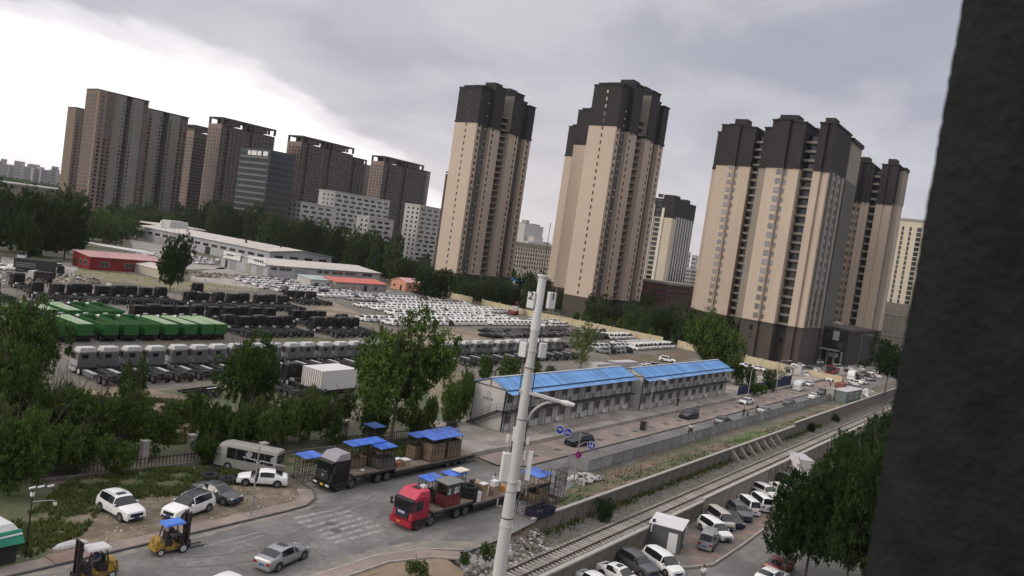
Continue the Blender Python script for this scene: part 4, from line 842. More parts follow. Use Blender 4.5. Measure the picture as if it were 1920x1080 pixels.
    if stairs:
        sb_ = MB()
        for i in range(14): sb_.box(-.85, 5.0-i*.36, i*.2, -.12, 5.32-i*.36, i*.2+.05)
        sb_.hexa([(-.95, 5.4, 0), (-.85, 5.4, 0), (-.85, .3, 2.82), (-.95, .3, 2.82), (-.95, 5.4, .25), (-.85, 5.4, .25), (-.85, .3, 3.07), (-.95, .3, 3.07)])
        sb_.box(-.95, -1.05, 2.72, -.1, .6, 2.82)
        for h in (.6, 1.05): sb_.beam((-.9, 5.3, h), (-.9, .4, 2.8+h), .035)
        for i in range(5): sb_.beam((-.9, 5.2-i*1.15, i*.65), (-.9, 5.2-i*1.15, i*.65+1.1), .035)
        sb_.beam((-.9, .4, 3.85), (-.9, -1., 3.85), .035).beam((-.9, .4, 3.4), (-.9, -1., 3.4), .035).beam((-.9, -1, 0), (-.9, -1, 3.9), .06)
        obj('staircase', sb_, m_dst, t)
        gl = MB(); rr = random.Random(3)   # faded painted characters and emblem on the gable
        for k in range(4):
            y = 3.45-k*.42
            gl.box(-.09, y-.13, 3.9, -.055, y+.13, 3.95).box(-.09, y-.02, 3.75, -.055, y+.02, 4.1).box(-.09, y-.11, 3.74, -.055, y+.1, 3.78)
            if k % 2: gl.box(-.09, y-.12, 3.82, -.055, y-.09, 4.05).box(-.09, y+.09, 3.82, -.055, y+.12, 4.05)
        tag(obj('lettering', gl, M('faded letters', (.10, .10, .12)), t), kind='stuff')
        obj('emblem', MB().tube((-.055, 2.8, 4.6), (-.075, 2.8, 4.6), .38, .38, 14), M('faded emblem', (.33, .34, .40)), t)
        obj('door', MB().box(-.08, 2.35, .0, -.055, 3.3, 3.4), M('pale door', (.46, .445, .42)), t)
    return t

prefab('two storey grey site hut with blue roof and outside staircase, nearer of the two', 88.0, 125.4, 60.6, 65.9, True)
prefab('two storey grey site hut with blue roof, right of the one with the staircase', 126.6, 167.5, 59.0, 64.3, False)
# ---------------------------------------------------------------- cars
m_wp = M('white car paint', (.72, .715, .70), rough=.3, var=.02, spec=.5, rnd=.12); m_sp = M('silver car paint', (.30, .305, .31), rough=.3, var=.02, metal=.35, spec=.5, rnd=.1)
m_gp = M('grey car paint', (.10, .105, .11), rough=.3, var=.02, metal=.3, spec=.5, rnd=.2); m_bp2 = M('black car paint', (.012, .012, .014), rough=.25, var=0, spec=.5, rnd=.3); m_rp = M('red car paint', (.16, .015, .02), rough=.3, var=0, spec=.5)
m_bgp = M('beige van paint', (.40, .38, .33), rough=.35, var=.03, spec=.4)
m_cg = glass('car glass', (.010, .012, .014), .08, .55); m_tyre = M('tyre rubber', (.02, .02, .021), var=.2, rough=.9); m_rim = M('wheel rim', (.32, .32, .33), rough=.35, metal=.6, var=0); m_trim = M('black trim', (.02, .02, .02), rough=.6, var=0)
m_hl = M('headlamp', (.55, .56, .58), rough=.1, var=0, spec=1.); m_tl = M('tail lamp', (.20, .01, .012), rough=.2, var=0, spec=.8); m_plate = M('blue plate', (.03, .08, .3), var=0)
# station tables: x, belt height, roof height, kind of the segment that starts there (h hood, w windscreen, g glass, p pillar, r rear window, t tail)
ST = {
 'sedan': dict(L=4.65, W=1.80, st=[(2.32, .50, .52, 'h'), (2.24, .66, .70, 'h'), (1.85, .78, .85, 'h'), (1.1, .88, .96, 'w'), (.35, .93, 1.36, 'p'), (.25, .93, 1.39, 'g'), (-.28, .94, 1.45, 'p'), (-.38, .94, 1.45, 'g'), (-1.05, .95, 1.40, 'p'), (-1.12, .96, 1.37, 'r'), (-1.78, .98, 1.08, 't'), (-2.2, .95, 1.0, 't'), (-2.32, .72, .78, 't')]),
 'suv': dict(L=4.55, W=1.86, st=[(2.28, .58, .60, 'h'), (2.2, .82, .86, 'h'), (1.8, .94, 1.02, 'h'), (1.0, 1.0, 1.08, 'w'), (.35, 1.03, 1.56, 'p'), (.26, 1.03, 1.60, 'g'), (-.3, 1.04, 1.67, 'p'), (-.4, 1.04, 1.67, 'g'), (-1.2, 1.06, 1.65, 'p'), (-1.3, 1.07, 1.64, 'g'), (-1.75, 1.10, 1.60, 'p'), (-1.85, 1.12, 1.57, 'r'), (-2.12, 1.08, 1.14, 't'), (-2.28, .7, .74, 't')]),
 'van': dict(L=4.55, W=1.70, st=[(2.27, .60, .62, 'h'), (2.2, .88, .92, 'h'), (1.85, 1.02, 1.1, 'w'), (1.2, 1.10, 1.80, 'p'), (1.1, 1.10, 1.84, 'g'), (.35, 1.10, 1.90, 'p'), (.25, 1.10, 1.90, 'g'), (-.75, 1.10, 1.90, 'p'), (-.85, 1.10, 1.90, 'g'), (-1.9, 1.10, 1.87, 'p'), (-2.02, 1.12, 1.85, 'r'), (-2.2, 1.08, 1.14, 't'), (-2.27, .6, .64, 't')]),
 'mpv': dict(L=4.9, W=1.86, st=[(2.45, .56, .6, 'h'), (2.36, .76, .82, 'h'), (1.95, .90, .98, 'h'), (1.5, .96, 1.05, 'w'), (.7, 1.02, 1.6, 'p'), (.6, 1.02, 1.66, 'g'), (-.25, 1.03, 1.74, 'p'), (-.35, 1.03, 1.74, 'g'), (-1.2, 1.05, 1.72, 'p'), (-1.3, 1.05, 1.72, 'g'), (-1.95, 1.07, 1.68, 'p'), (-2.05, 1.08, 1.66, 'r'), (-2.35, 1.0, 1.06, 't'), (-2.45, .65, .7, 't')]),
 'pickup': dict(L=5.2, W=1.86, st=[(2.6, .6, .62, 'h'), (2.5, .85, .9, 'h'), (2.0, .98, 1.04, 'h'), (1.3, 1.02, 1.1, 'w'), (.65, 1.06, 1.6, 'p'), (.55, 1.06, 1.66, 'g'), (-.1, 1.07, 1.74, 'p'), (-.2, 1.07, 1.74, 'g'), (-.8, 1.07, 1.70, 'p'), (-.88, 1.07, 1.68, 'r'), (-1.1, 1.07, 1.1, 't'), (-2.5, 1.05, 1.07, 't'), (-2.6, .7, .74, 't')])}
def car_shell(kind):
    D = ST[kind]; st = D['st']; hw = D['W']/2; P = {'body': MB(), 'windscreen': MB(), 'rear_window': MB(), 'side_window': MB()}
    secs = []
    for i, (x, zb, zr, k) in enumerate(st):
        e = (x/(D['L']/2))**4*.14; w = hw*(1-e); cab = zr-zb > .2; wr = w*(.76 if cab else .84); z0 = .24+.1*e
        secs.append([(x, 0, z0), (x, w*.93, z0), (x, w, z0+.14), (x, w, zb*.72), (x, w*.96, zb), (x, wr, zr-(.06 if cab else .015)), (x, wr*.55, zr-.005), (x, 0, zr)])
    nS = len(st)
    for i in range(nS-1):
        k = st[i][3]; A, B_ = secs[i], secs[i+1]
        for j in range(7):
            tgt = 'body'
            if j in (5, 6) and k == 'w': tgt = 'windscreen'
            elif j in (5, 6) and k == 'r': tgt = 'rear_window'
            elif j == 4 and (k == 'g' or (k == 'p' and st[i-1][3] == 'g' and st[i+1][3] == 'g')): tgt = 'side_window'
            elif j == 4 and k == 'w': tgt = 'side_window'
            for sgn in (1, -1):
                q = [A[j], B_[j], B_[j+1], A[j+1]]; q = [(p[0], p[1]*sgn, p[2]) for p in q]
                if sgn == 1: q = q[::-1]
                P[tgt].add(q, [(0, 1, 2, 3)])
    for s_, rev in ((secs[0], False), (secs[-1], True)):
        ring = [(p[0], p[1], p[2]) for p in s_]+[(p[0], -p[1], p[2]) for p in s_[-2:0:-1]]
        P['body'].add(ring, [tuple(range(len(ring)))[::-1 if rev else 1]])
    return P, D
def weld(me):
    import bmesh
    b = bmesh.new(); b.from_mesh(me); bmesh.ops.remove_doubles(b, verts=b.verts, dist=.002); bmesh.ops.recalc_face_normals(b, faces=b.faces); b.to_mesh(me); b.free(); me.polygons.foreach_set('use_smooth', [True]*len(me.polygons))
    try: me.set_sharp_from_angle(angle=math.radians(32))
    except Exception: pass
    me.update(); return me
def wheel_mb(r=.33, w=.22, n=18):
    b = MB(); b.tube((0, -w/2, r), (0, w/2, r), r, r, n, 0)
    for s_ in (-1, 1): b.tube((0, s_*w/2, r), (0, s_*(w/2+.012), r), r*.66, r*.6, n, 1)
    return b
WM = wheel_mb().mesh('wheel', [m_tyre, m_rim])
TYM = MB().tube((0, -.11, .33), (0, .11, .33), .33, .33, 20).mesh('wheel', m_tyre)
_r = MB()
for s_ in (-1, 1): _r.tube((0, s_*.10, .33), (0, s_*.122, .33), .21, .19, 14)
RIMM = _r.mesh('rim', M('alloy rim', (.16, .16, .165), rough=.4, metal=.3, var=0))
FARCAR = {}
def far_car(kind, paint):
    """one light mesh with paint, glass, tyres and lamps for the packed rows of the storage yard"""
    key = (kind, paint.name)
    if key in FARCAR: return FARCAR[key]
    P, D = car_shell(kind); b = MB()
    for n_, mi in (('body', 0), ('windscreen', 1), ('rear_window', 1), ('side_window', 1)): b.add(P[n_].v, P[n_].f, mi)
    hw = D['W']/2; L = D['L']/2
    for sx in (.62, -.6):
        for sy in (-1, 1): b.tube((L*sx, sy*(hw-.2), .32), (L*sx, sy*(hw+.01), .32), .32, .32, 10, 2)
    for sy in (-1, 1): b.box(L-.16, sy*hw*.55-.2, .62, L-.02, sy*hw*.55+.2, .74, 3); b.box(-L+.02, sy*hw*.62-.18, .78, -L+.12, sy*hw*.62+.18, .95, 4)
    b.box(L-.1, -.5, .42, L+.01, .5, .6, 2)
    FARCAR[key] = weld(b.mesh('car', [paint, m_cg, m_tyre, m_hl, m_tl])); return FARCAR[key]
def car(kind, paint, label, loc, rz, cat='car', group=None, roof=None, rack=False, sunroof=False, name='parked_car'):
    P, D = car_shell(kind); t = thing(name, label, cat, (loc[0], loc[1], loc[2] if len(loc) > 2 else 0), rz, group); hw = D['W']/2; L = D['L']/2; st = D['st']
    link('body', weld(P['body'].mesh('body', paint)), t)
    for n_ in ('windscreen', 'rear_window'): link(n_, weld(P[n_].mesh(n_, m_cg)), t)
    sides = {1: MB(), -1: MB()}
    for f in P['side_window'].f:
        q = [P['side_window'].v[i] for i in f]; sides[1 if q[0][1] > 0 else -1].add(q, [(0, 1, 2, 3)])
    for s_ in (1, -1): obj('side_window', sides[s_], m_cg, t)
    zb = st[3][1]
    for sx in (.63, -.6):
        for sy in (-1, 1):
            w_ = link('wheel', TYM, t, (L*sx, sy*(hw-.115), 0)); link('rim', RIMM, w_); 
            a = MB(); a.tube((L*sx, sy*(hw-.02), .35), (L*sx, sy*(hw+.004), .35), .42, .42, 16); obj('wheel_arch', a, m_trim, t)
    for sy in (-1, 1):
        obj('headlight', MB().hexa([(L-.42, sy*hw*.78-.13, .60), (L-.05, sy*hw*.62-.18, .60), (L-.05, sy*hw*.62+.14, .60), (L-.42, sy*hw*.84+.1, .62), (L-.44, sy*hw*.78-.13, .745), (L-.10, sy*hw*.62-.18, .72), (L-.10, sy*hw*.62+.14, .72), (L-.42, sy*hw*.84+.1, .75)]), m_hl, t)
        zt = min(zb, .98); obj('tail_light', MB().box(-L-.0, sy*hw*.66-.15, zt-.28, -L+.22, sy*hw*.66+.17, zt-.08), m_tl, t)
        obj('door_mirror', MB().box(st[3][0]-.45, sy*(hw+.02)-.1, zb+.0, st[3][0]-.3, sy*(hw+.02)+.1, zb+.16), paint, t)
        obj('sill', MB().box(-L*.42, sy*(hw-.02)-.02, .24, L*.45, sy*(hw-.02)+.03, .36), m_trim, t)
        for xd in (st[5][0]-.02, st[7][0], st[9][0]-.1): obj('door_seam', MB().box(xd-.008, sy*hw-.004 if sy > 0 else -hw-.006, .38, xd+.008, sy*hw+.006 if sy > 0 else -hw+.004, zb*.74), m_trim, t)
        for xd in (st[7][0]+.12, st[9][0]+.05): obj('door_handle', MB().box(xd, sy*(hw+.005)-.012, zb*.70, xd+.16, sy*(hw+.005)+.012, zb*.70+.03), m_rim, t)
    obj('grille', MB().box(L-.1, -.52, .46 if kind != 'suv' else .5, L+.012, .52, .62 if kind != 'suv' else .74), m_trim, t); obj('bumper', MB().box(L-.12, -hw*.74, .26, L+.02, hw*.74, .38), m_trim, t)
    obj('number_plate', MB().box(L+.013, -.22, .40, L+.03, .22, .50), m_plate, t); obj('number_plate', MB().box(-L-.03, -.22, .55, -L-.005, .22, .66), m_plate, t)
    rz_ = max(s_[2] for s_ in st)
    if roof is not None:
        rb_ = MB(); 
        for i in range(4, len(st)-3):
            x, _, z, _k = st[i]; x2, _, z2, _ = st[i+1]; e = hw*.70; rb_.add([(x, -e, z-.045), (x2, -e, z2-.045), (x2, -e*.5, z2+.006), (x, -e*.5, z+.006), (x, e*.5, z+.006), (x2, e*.5, z2+.006), (x2, e, z2-.045), (x, e, z-.045)], [(0, 1, 2, 3), (3, 2, 5, 4), (4, 5, 6, 7)])
        obj('roof_panel', rb_, roof, t)
    if sunroof: obj('sunroof', MB().box(-.45, -.38, rz_-.03, .05, .38, rz_+.006), m_cg, t)
    if rack:
        for sy in (-1, 1): obj('roof_rail', MB().beam((.15, sy*hw*.66, rz_+.03), (-1.6, sy*hw*.66, rz_+.01), .03), m_rim, t)
    return t
def facing(p, q):
    return math.atan2(q[1]-p[1], q[0]-p[0])
def car_px(kind, paint, label, rear, front, z=0, **k):
    """parked with its middle between two ground points"""
    a, b = G(*rear, z), G(*front, z); return car(kind, paint, label, ((a[0]+b[0])/2, (a[1]+b[1])/2, z), facing(a, b), **k)
VZ = -3.5
car('suv', m_wp, 'white suv with sunroof parked nose out on the dirt verge, leftmost of the parked cars', (34.9, 59.6), math.radians(-88), rack=True, sunroof=True)
car('suv', m_wp, 'white suv with black roof beside the pavement, next to the grey sedan', (39.3, 57.0), math.radians(-165), roof=m_bp2, rack=True)
car('sedan', m_gp, 'dark grey sedan with sunroof behind the black roofed white suv, near the tyres', (43.1, 58.7), math.radians(-76), sunroof=True)
car('sedan', m_wp, 'white sedan seen from behind in front of the beige minibus', (48.9, 60.0), math.radians(140))
car('sedan', m_sp, 'silver sedan with sunroof driving on the road at the bottom edge', (39.5, 45.1), math.radians(12), sunroof=True, name='car')
car('van', m_wp, 'white van, only its roof showing at the bottom edge left of the silver sedan', (*G(418, 1082, 1.9),), math.radians(12), cat='van', name='car')
car_px('suv', m_bp2, 'black suv parked on the pavement right behind the round blue traffic signs', (1108, 833), (1062, 838), name='parked_car')
car_px('suv', m_bp2, 'black suv parked on the pavement below the farther blue roofed hut', (1304, 783), (1279, 787))
car_px('sedan', m_wp, 'white sedan parked on the pavement just past the farther blue roofed hut', (1410, 756), (1386, 760))
car_px('suv', m_gp, 'grey car driving beside the panel fence, nearest one behind the people on scooters', (1342, 800), (1368, 793), name='car')
car_px('sedan', m_gp, 'dark car on the road beside the panel fence, left of the container hut', (1468, 763), (1490, 756), name='car')
car_px('sedan', m_wp, 'white car driving beside the panel fence just left of the green container hut', (1516, 750), (1535, 745), name='car')
car_px('sedan', m_sp, 'silver car hidden behind the panel fence beside the scooter riders', (1424, 777), (1440, 772), name='car')
car_px('suv', m_gp, 'grey suv hidden behind the far end of the panel fence', (1534, 743), (1550, 738), name='car')
car_px('sedan', m_wp, 'white car parked behind the white minibus by the navy hoarding', (1524, 722), (1508, 726))
car_px('suv', m_wp, 'white suv facing the camera in front of the red truck at the road end', (1563, 713), (1549, 718))
car_px('sedan', m_bp2, 'black car standing between the red truck and the white suv', (1578, 716), (1566, 720))
car_px('sedan', m_wp, 'white sedan parked in the yard corner by the cream wall, left of the other one', (1392, 688), (1412, 692))
car_px('sedan', m_wp, 'white sedan parked in the yard corner by the cream wall, right one', (1412, 692), (1432, 697))
car_px('suv', m_wp, 'white suv standing alone on the brown ground left of the large green tree', (1240, 677), (1262, 681))
lot = [('suv', m_wp, (1540, 683), (1520, 680)), ('sedan', m_wp, (1556, 682), (1535, 678)), ('suv', m_wp, (1570, 681), (1548, 676)), ('van', m_wp, (1574, 694), (1556, 692)), ('sedan', m_wp, (1600, 697), (1582, 690)), ('suv', m_wp, (1620, 697), (1600, 691)), ('suv', m_gp, (1540, 692), (1520, 690)), ('sedan', m_wp, (1625, 688), (1605, 684)), ('suv', m_wp, (1632, 684), (1612, 680)), ('sedan', m_gp, (1590, 690), (1572, 686)), ('sedan', m_sp, (1604, 704), (1588, 700)), ('suv', m_gp, (1520, 697), (1500, 694)), ('sedan', m_wp, (1505, 690), (1488, 687))]
for i, (k, p, a, b) in enumerate(lot):
    A, B_ = G(*a), G(*b); tag(link('parked_car', far_car(k, p), None, ((A[0]+B_[0])/2, (A[1]+B_[1])/2, .01), facing(A, B_)), '%s car of the street car park below the right towers, a %s %s' % (ORD[i], {'white car paint': 'white', 'grey car paint': 'grey', 'silver car paint': 'silver'}[p.name], {'suv': 'suv', 'van': 'van', 'sedan': 'sedan'}[k]), 'car', 'cars in the street car park')
cpx = [(1580, 679, 'sedan'), (1592, 683, 'suv'), (1606, 678, 'sedan'), (1618, 681, 'suv'), (1642, 690, 'sedan'), (1650, 696, 'suv'), (1636, 702, 'sedan'), (1622, 706, 'sedan'), (1610, 712, 'suv'), (1646, 708, 'van'), (1632, 714, 'sedan'), (1618, 720, 'sedan'), (1600, 722, 'suv'), (1586, 700, 'sedan'), (1574, 686, 'sedan'), (1530, 704, 'suv'), (1545, 699, 'sedan'), (1512, 706, 'sedan'), (1496, 700, 'suv'), (1655, 680, 'sedan')]
for i, (px, py, k) in enumerate(cpx):
    gx, gy = G(px, py); p = (m_wp, m_wp, m_sp, m_wp, m_gp, m_bp2)[i*5 % 6]; tag(link('parked_car', far_car(k, p), None, (gx, gy, .01), [.5, .3, 2.9, -.2][i % 4]), '%s of the cars crowded at the far end of the road, a %s %s' % (ORD[i], {'white car paint': 'white', 'grey car paint': 'grey', 'silver car paint': 'silver', 'black car paint': 'black'}[p.name], k), 'car', 'cars at the far road end')
# parking lot beside the railway, lower level
car_px('van', m_sp, 'silver van seen from behind, parked alone in front of the row by the black hut', (1316, 1040), (1338, 1008), VZ, cat='van')
car_px('mpv', m_wp, 'white people carrier squeezed between the silver van and the beige minivan', (1322, 992), (1356, 1014), VZ)
car_px('van', m_bgp, 'beige minivan with a long row of side windows, first after the white people carrier', (1326, 968), (1372, 1002), VZ, cat='van')
car_px('sedan', m_bp2, 'black sedan between the beige minivan and the black pickup', (1352, 967), (1386, 994), VZ)
car_px('suv', m_gp, 'dark grey pickup like suv with long roof rack beside the two white vans', (1368, 955), (1402, 983), VZ, rack=True)
car_px('van', m_wp, 'white van parked left of the other white van, its side windows facing the camera', (1418, 972), (1382, 944), VZ, cat='van')
car_px('van', m_wp, 'white van with its rear to the camera, right one of two by the dark tree', (1442, 966), (1405, 938), VZ, cat='van')
car_px('suv', m_wp, 'white suv parked behind the two white vans, nose hidden in the dark tree', (1414, 922), (1458, 942), VZ, rack=True)
car_px('sedan', m_wp, 'white hatchback parked beyond the white vans near the dark tree', (1448, 916), (1478, 936), VZ)
car_px('suv', m_gp, 'dark car half hidden by the dark tree in front of the stacked white cars', (1468, 905), (1496, 915), VZ)
car_px('sedan', m_wp, 'white car parked below the white box truck', (1470, 884), (1496, 896), VZ)
car_px('suv', m_wp, 'white suv parked just under the box of the white box truck', (1476, 872), (1508, 882), VZ)
car_px('sedan', m_wp, 'white sedan with sunroof at the bottom edge by the low wall', (1136, 1078), (1185, 1102), VZ, sunroof=True)
car_px('sedan', m_wp, 'white sedan cut off by the bottom edge, leftmost car of the lower lot', (1098, 1096), (1135, 1118), VZ)
car_px('suv', m_gp, 'dark grey suv at the bottom edge left of the white hatchback', (1160, 1050), (1228, 1090), VZ, rack=True)
car_px('mpv', m_wp, 'white hatchback at the bottom edge right of the dark grey suv', (1215, 1050), (1268, 1085), VZ)
car_px('sedan', m_rp, 'dark red car under the dark trees at the bottom edge', (1440, 1080), (1478, 1060), VZ)
car_px('sedan', m_wp, 'white car just showing at the bottom edge next to the dark red one', (1430, 1098), (1462, 1085), VZ)
# ---------------------------------------------------------------- storage yard rows
rr = random.Random(21)
NROW = {}
far_rows = []
def rowx(x0, x1, y, pitch, kinds, rz, label, group, skip=0., jit=.15, dark=0., cat='car', far=False):
    x = x0
    while x < x1:
        if rr.random() > skip:
            k, p = rr.choice(kinds); p = m_bp2 if rr.random() < dark else p
            lb = label if p is not m_bp2 else label.replace('white', 'black'); pos = (x+rr.uniform(-jit, jit), y+rr.uniform(-.35, .35), .01); ang_ = rz+rr.uniform(-.03, .03)
            if far: far_rows.append((k, p, pos, ang_))
            else:
                n_ = NROW[label] = NROW.get(label, -1)+1; tag(link('parked_car', far_car(k, p), None, pos, ang_), lb.replace(' in the ', ', %s from the left in the ' % ORD[n_], 1) if ' in the ' in lb else lb+', %s from the left' % ORD[n_], cat, group)
        x += pitch
WS = [('sedan', m_wp), ('suv', m_wp)]; WW = [('suv', m_wp)]; up_ = math.pi/2; dn = -math.pi/2
rowx(154, 222, 146.6, 2.35, WW, up_, 'new white suv in the nearest packed row of the yard', 'nearest packed row of stored cars', .07, dark=.03)
rowx(150, 222, 152.2, 2.35, WS, up_, 'new white car in the second packed row of the storage yard', 'second packed row of stored cars', .08, dark=.03)
rowx(172, 226, 158.6, 2.3, WS, up_, 'new white car in the third packed row of the storage yard', 'third packed row of stored cars', .06, dark=.04)
rowx(172, 222, 163.6, 2.3, WS, up_, 'new white car in the fourth packed row of the storage yard', 'fourth packed row of stored cars', .05)
rowx(174, 238, 172.4, 2.25, [('sedan', m_wp)], up_, 'new white sedan in the fifth packed row of the storage yard', 'fifth packed row of stored cars', .04, dark=.02)
rowx(173, 240, 177.6, 2.25, [('sedan', m_wp)], up_, 'new white sedan in the sixth packed row of the storage yard', 'sixth packed row of stored cars', .03)
rowx(192, 236, 184.6, 2.25, [('sedan', m_wp)], up_, 'new white sedan in the seventh packed row of the storage yard', 'seventh packed row of stored cars', .04, far=True)
rowx(182, 240, 191.5, 2.3, [('sedan', m_wp), ('sedan', m_sp)], up_, 'new pale sedan in the eighth packed row of the storage yard', 'eighth packed row of stored cars', .04, far=True)
rowx(176, 238, 198.8, 2.35, [('sedan', m_wp)], up_, 'new white sedan in the ninth packed row of the storage yard', 'ninth packed row of stored cars', .06, dark=.05, far=True)
rowx(192, 242, 205.4, 2.3, [('sedan', m_sp)], up_+.3, 'silver sedan in the slanted row before the red roofed hut', 'slanted silver row of stored cars', .04, far=True)
for i, y in enumerate((207, 213, 219.5, 226, 232.5)):
    rowx(163+i*1.5, 196+i*9, y, 2.5, [('suv', m_wp), ('sedan', m_wp)], .45, 'white car in the loosely packed corner of the yard before the workshops', 'slanted corner rows of stored cars', .12, dark=.1, jit=.5, far=True)
rowx(172, 218, 127.6, 2.35, [('sedan', m_bp2), ('sedan', m_gp)], up_+.35, 'dark sedan in the near dark row behind the grey trucks', 'near row of dark stored cars', .03)
rowx(180, 222, 133.8, 2.35, [('sedan', m_bp2), ('sedan', m_gp)], up_+.35, 'dark sedan in the far dark row behind the grey trucks', 'far row of dark stored cars', .03)
rowx(224, 240, 143, 2.3, WW, .2, 'white suv parked near the cream wall behind the antenna pole', 'cars along the cream wall', .05)
rowx(226, 242, 150, 2.4, WS, .2, 'white car parked along the cream wall beside the scrap crane', 'cars along the cream wall', .1)
rowx(233, 245, 172, 2.3, WS, .4, 'white car at the far end of the cream wall', 'cars along the cream wall', .0); rowx(222, 244, 130, 2.5, WS, .5, 'white or dark car slanted against the cream wall', 'slanted cars along the cream wall', .1, dark=.35)
rowx(228, 244, 121, 2.3, [('van', m_wp)], dn, 'white van parked close to the cream wall before the brown podium', 'white vans near the wall', .0, cat='van')
rowx(218, 228, 122, 2.3, [('suv', m_bp2), ('suv', m_gp)], up_+.4, 'dark suv left of the short row of white vans', 'dark suvs by the wall', .0)
rowx(214, 242, 105.2, 2.2, [('van', m_wp)], dn, 'white van in the front row left of the large green tree', 'front row of white vans', .0, cat='van')
rowx(216, 238, 110.6, 2.3, WW, up_+.4, 'white suv behind the front row of white vans', 'cars behind the front row of vans', .05)
rowx(192, 206, 102.5, 3., [('suv', m_sp), ('suv', m_bp2)], up_+.5, 'grey or black suv left of the van row', 'suvs left of the van row', .0)
rowx(196, 212, 108, 2.6, [('suv', m_gp), ('suv', m_wp)], up_+.5, 'suv in the slanted row behind the light green tree', 'slanted suvs behind the light tree', .0)
rowx(176, 196, 112, 2.6, [('sedan', m_gp), ('suv', m_bp2), ('sedan', m_sp)], up_+.5, 'dark or grey car hidden behind the light green tree', 'cars behind the light tree', .05)
rowx(165, 186, 84.5, 2.7, [('suv', m_sp), ('sedan', m_wp)], up_+.7, 'silver or white car behind the blue roof of the nearer hut', 'cars behind the blue roofs', .0)
rowx(92, 106, 228, 4.1, [('suv', m_wp), ('pickup', m_wp), ('sedan', m_bp2)], -1.2, 'car parked under the trees left of the red workshop', 'cars under the far trees', .1, jit=1.)
for j, y in enumerate((285, 293, 302)): rowx(160+j*6, 196+j*8, y, 3., WS, .6, 'white car in front of the long grey workshop', 'cars before the long workshop', .2, jit=.8, far=True)
rowx(150, 176, 262, 3., [('sedan', m_wp), ('suv', m_gp)], .5, 'car standing between the red workshop and the grey workshops', 'cars between the workshops', .3, jit=1., far=True)

# the far corner of the yard: the rows past those kept as objects are one packed mass
def join_far(items, name, label, cat):
    mats = [m_wp, m_sp, m_gp, m_bp2, m_cg, m_tyre, m_hl, m_tl]; V = []; F = []; MI = []; k0 = 0
    for (k, p, pos, a) in items:
        me = far_car(k, p); R_ = Matrix.Translation(pos) @ Matrix.Rotation(a, 4, 'Z'); mm = [mats.index(m) for m in me.materials]
        V += [tuple(R_ @ v.co) for v in me.vertices]; F += [tuple(k0+i for i in q.vertices) for q in me.polygons]; MI += [mm[q.material_index] for q in me.polygons]; k0 += len(me.vertices)
    me = bpy.data.meshes.new(name); me.from_pydata(V, [], F)
    for m in mats: me.materials.append(m)
    me.polygons.foreach_set('material_index', MI); me.update(); return tag(link(name, me), label, cat, kind='stuff')
join_far(far_rows, 'distant_parked_cars', 'packed mass of white cars in the farthest rows of the storage yard before the workshops', 'cars')
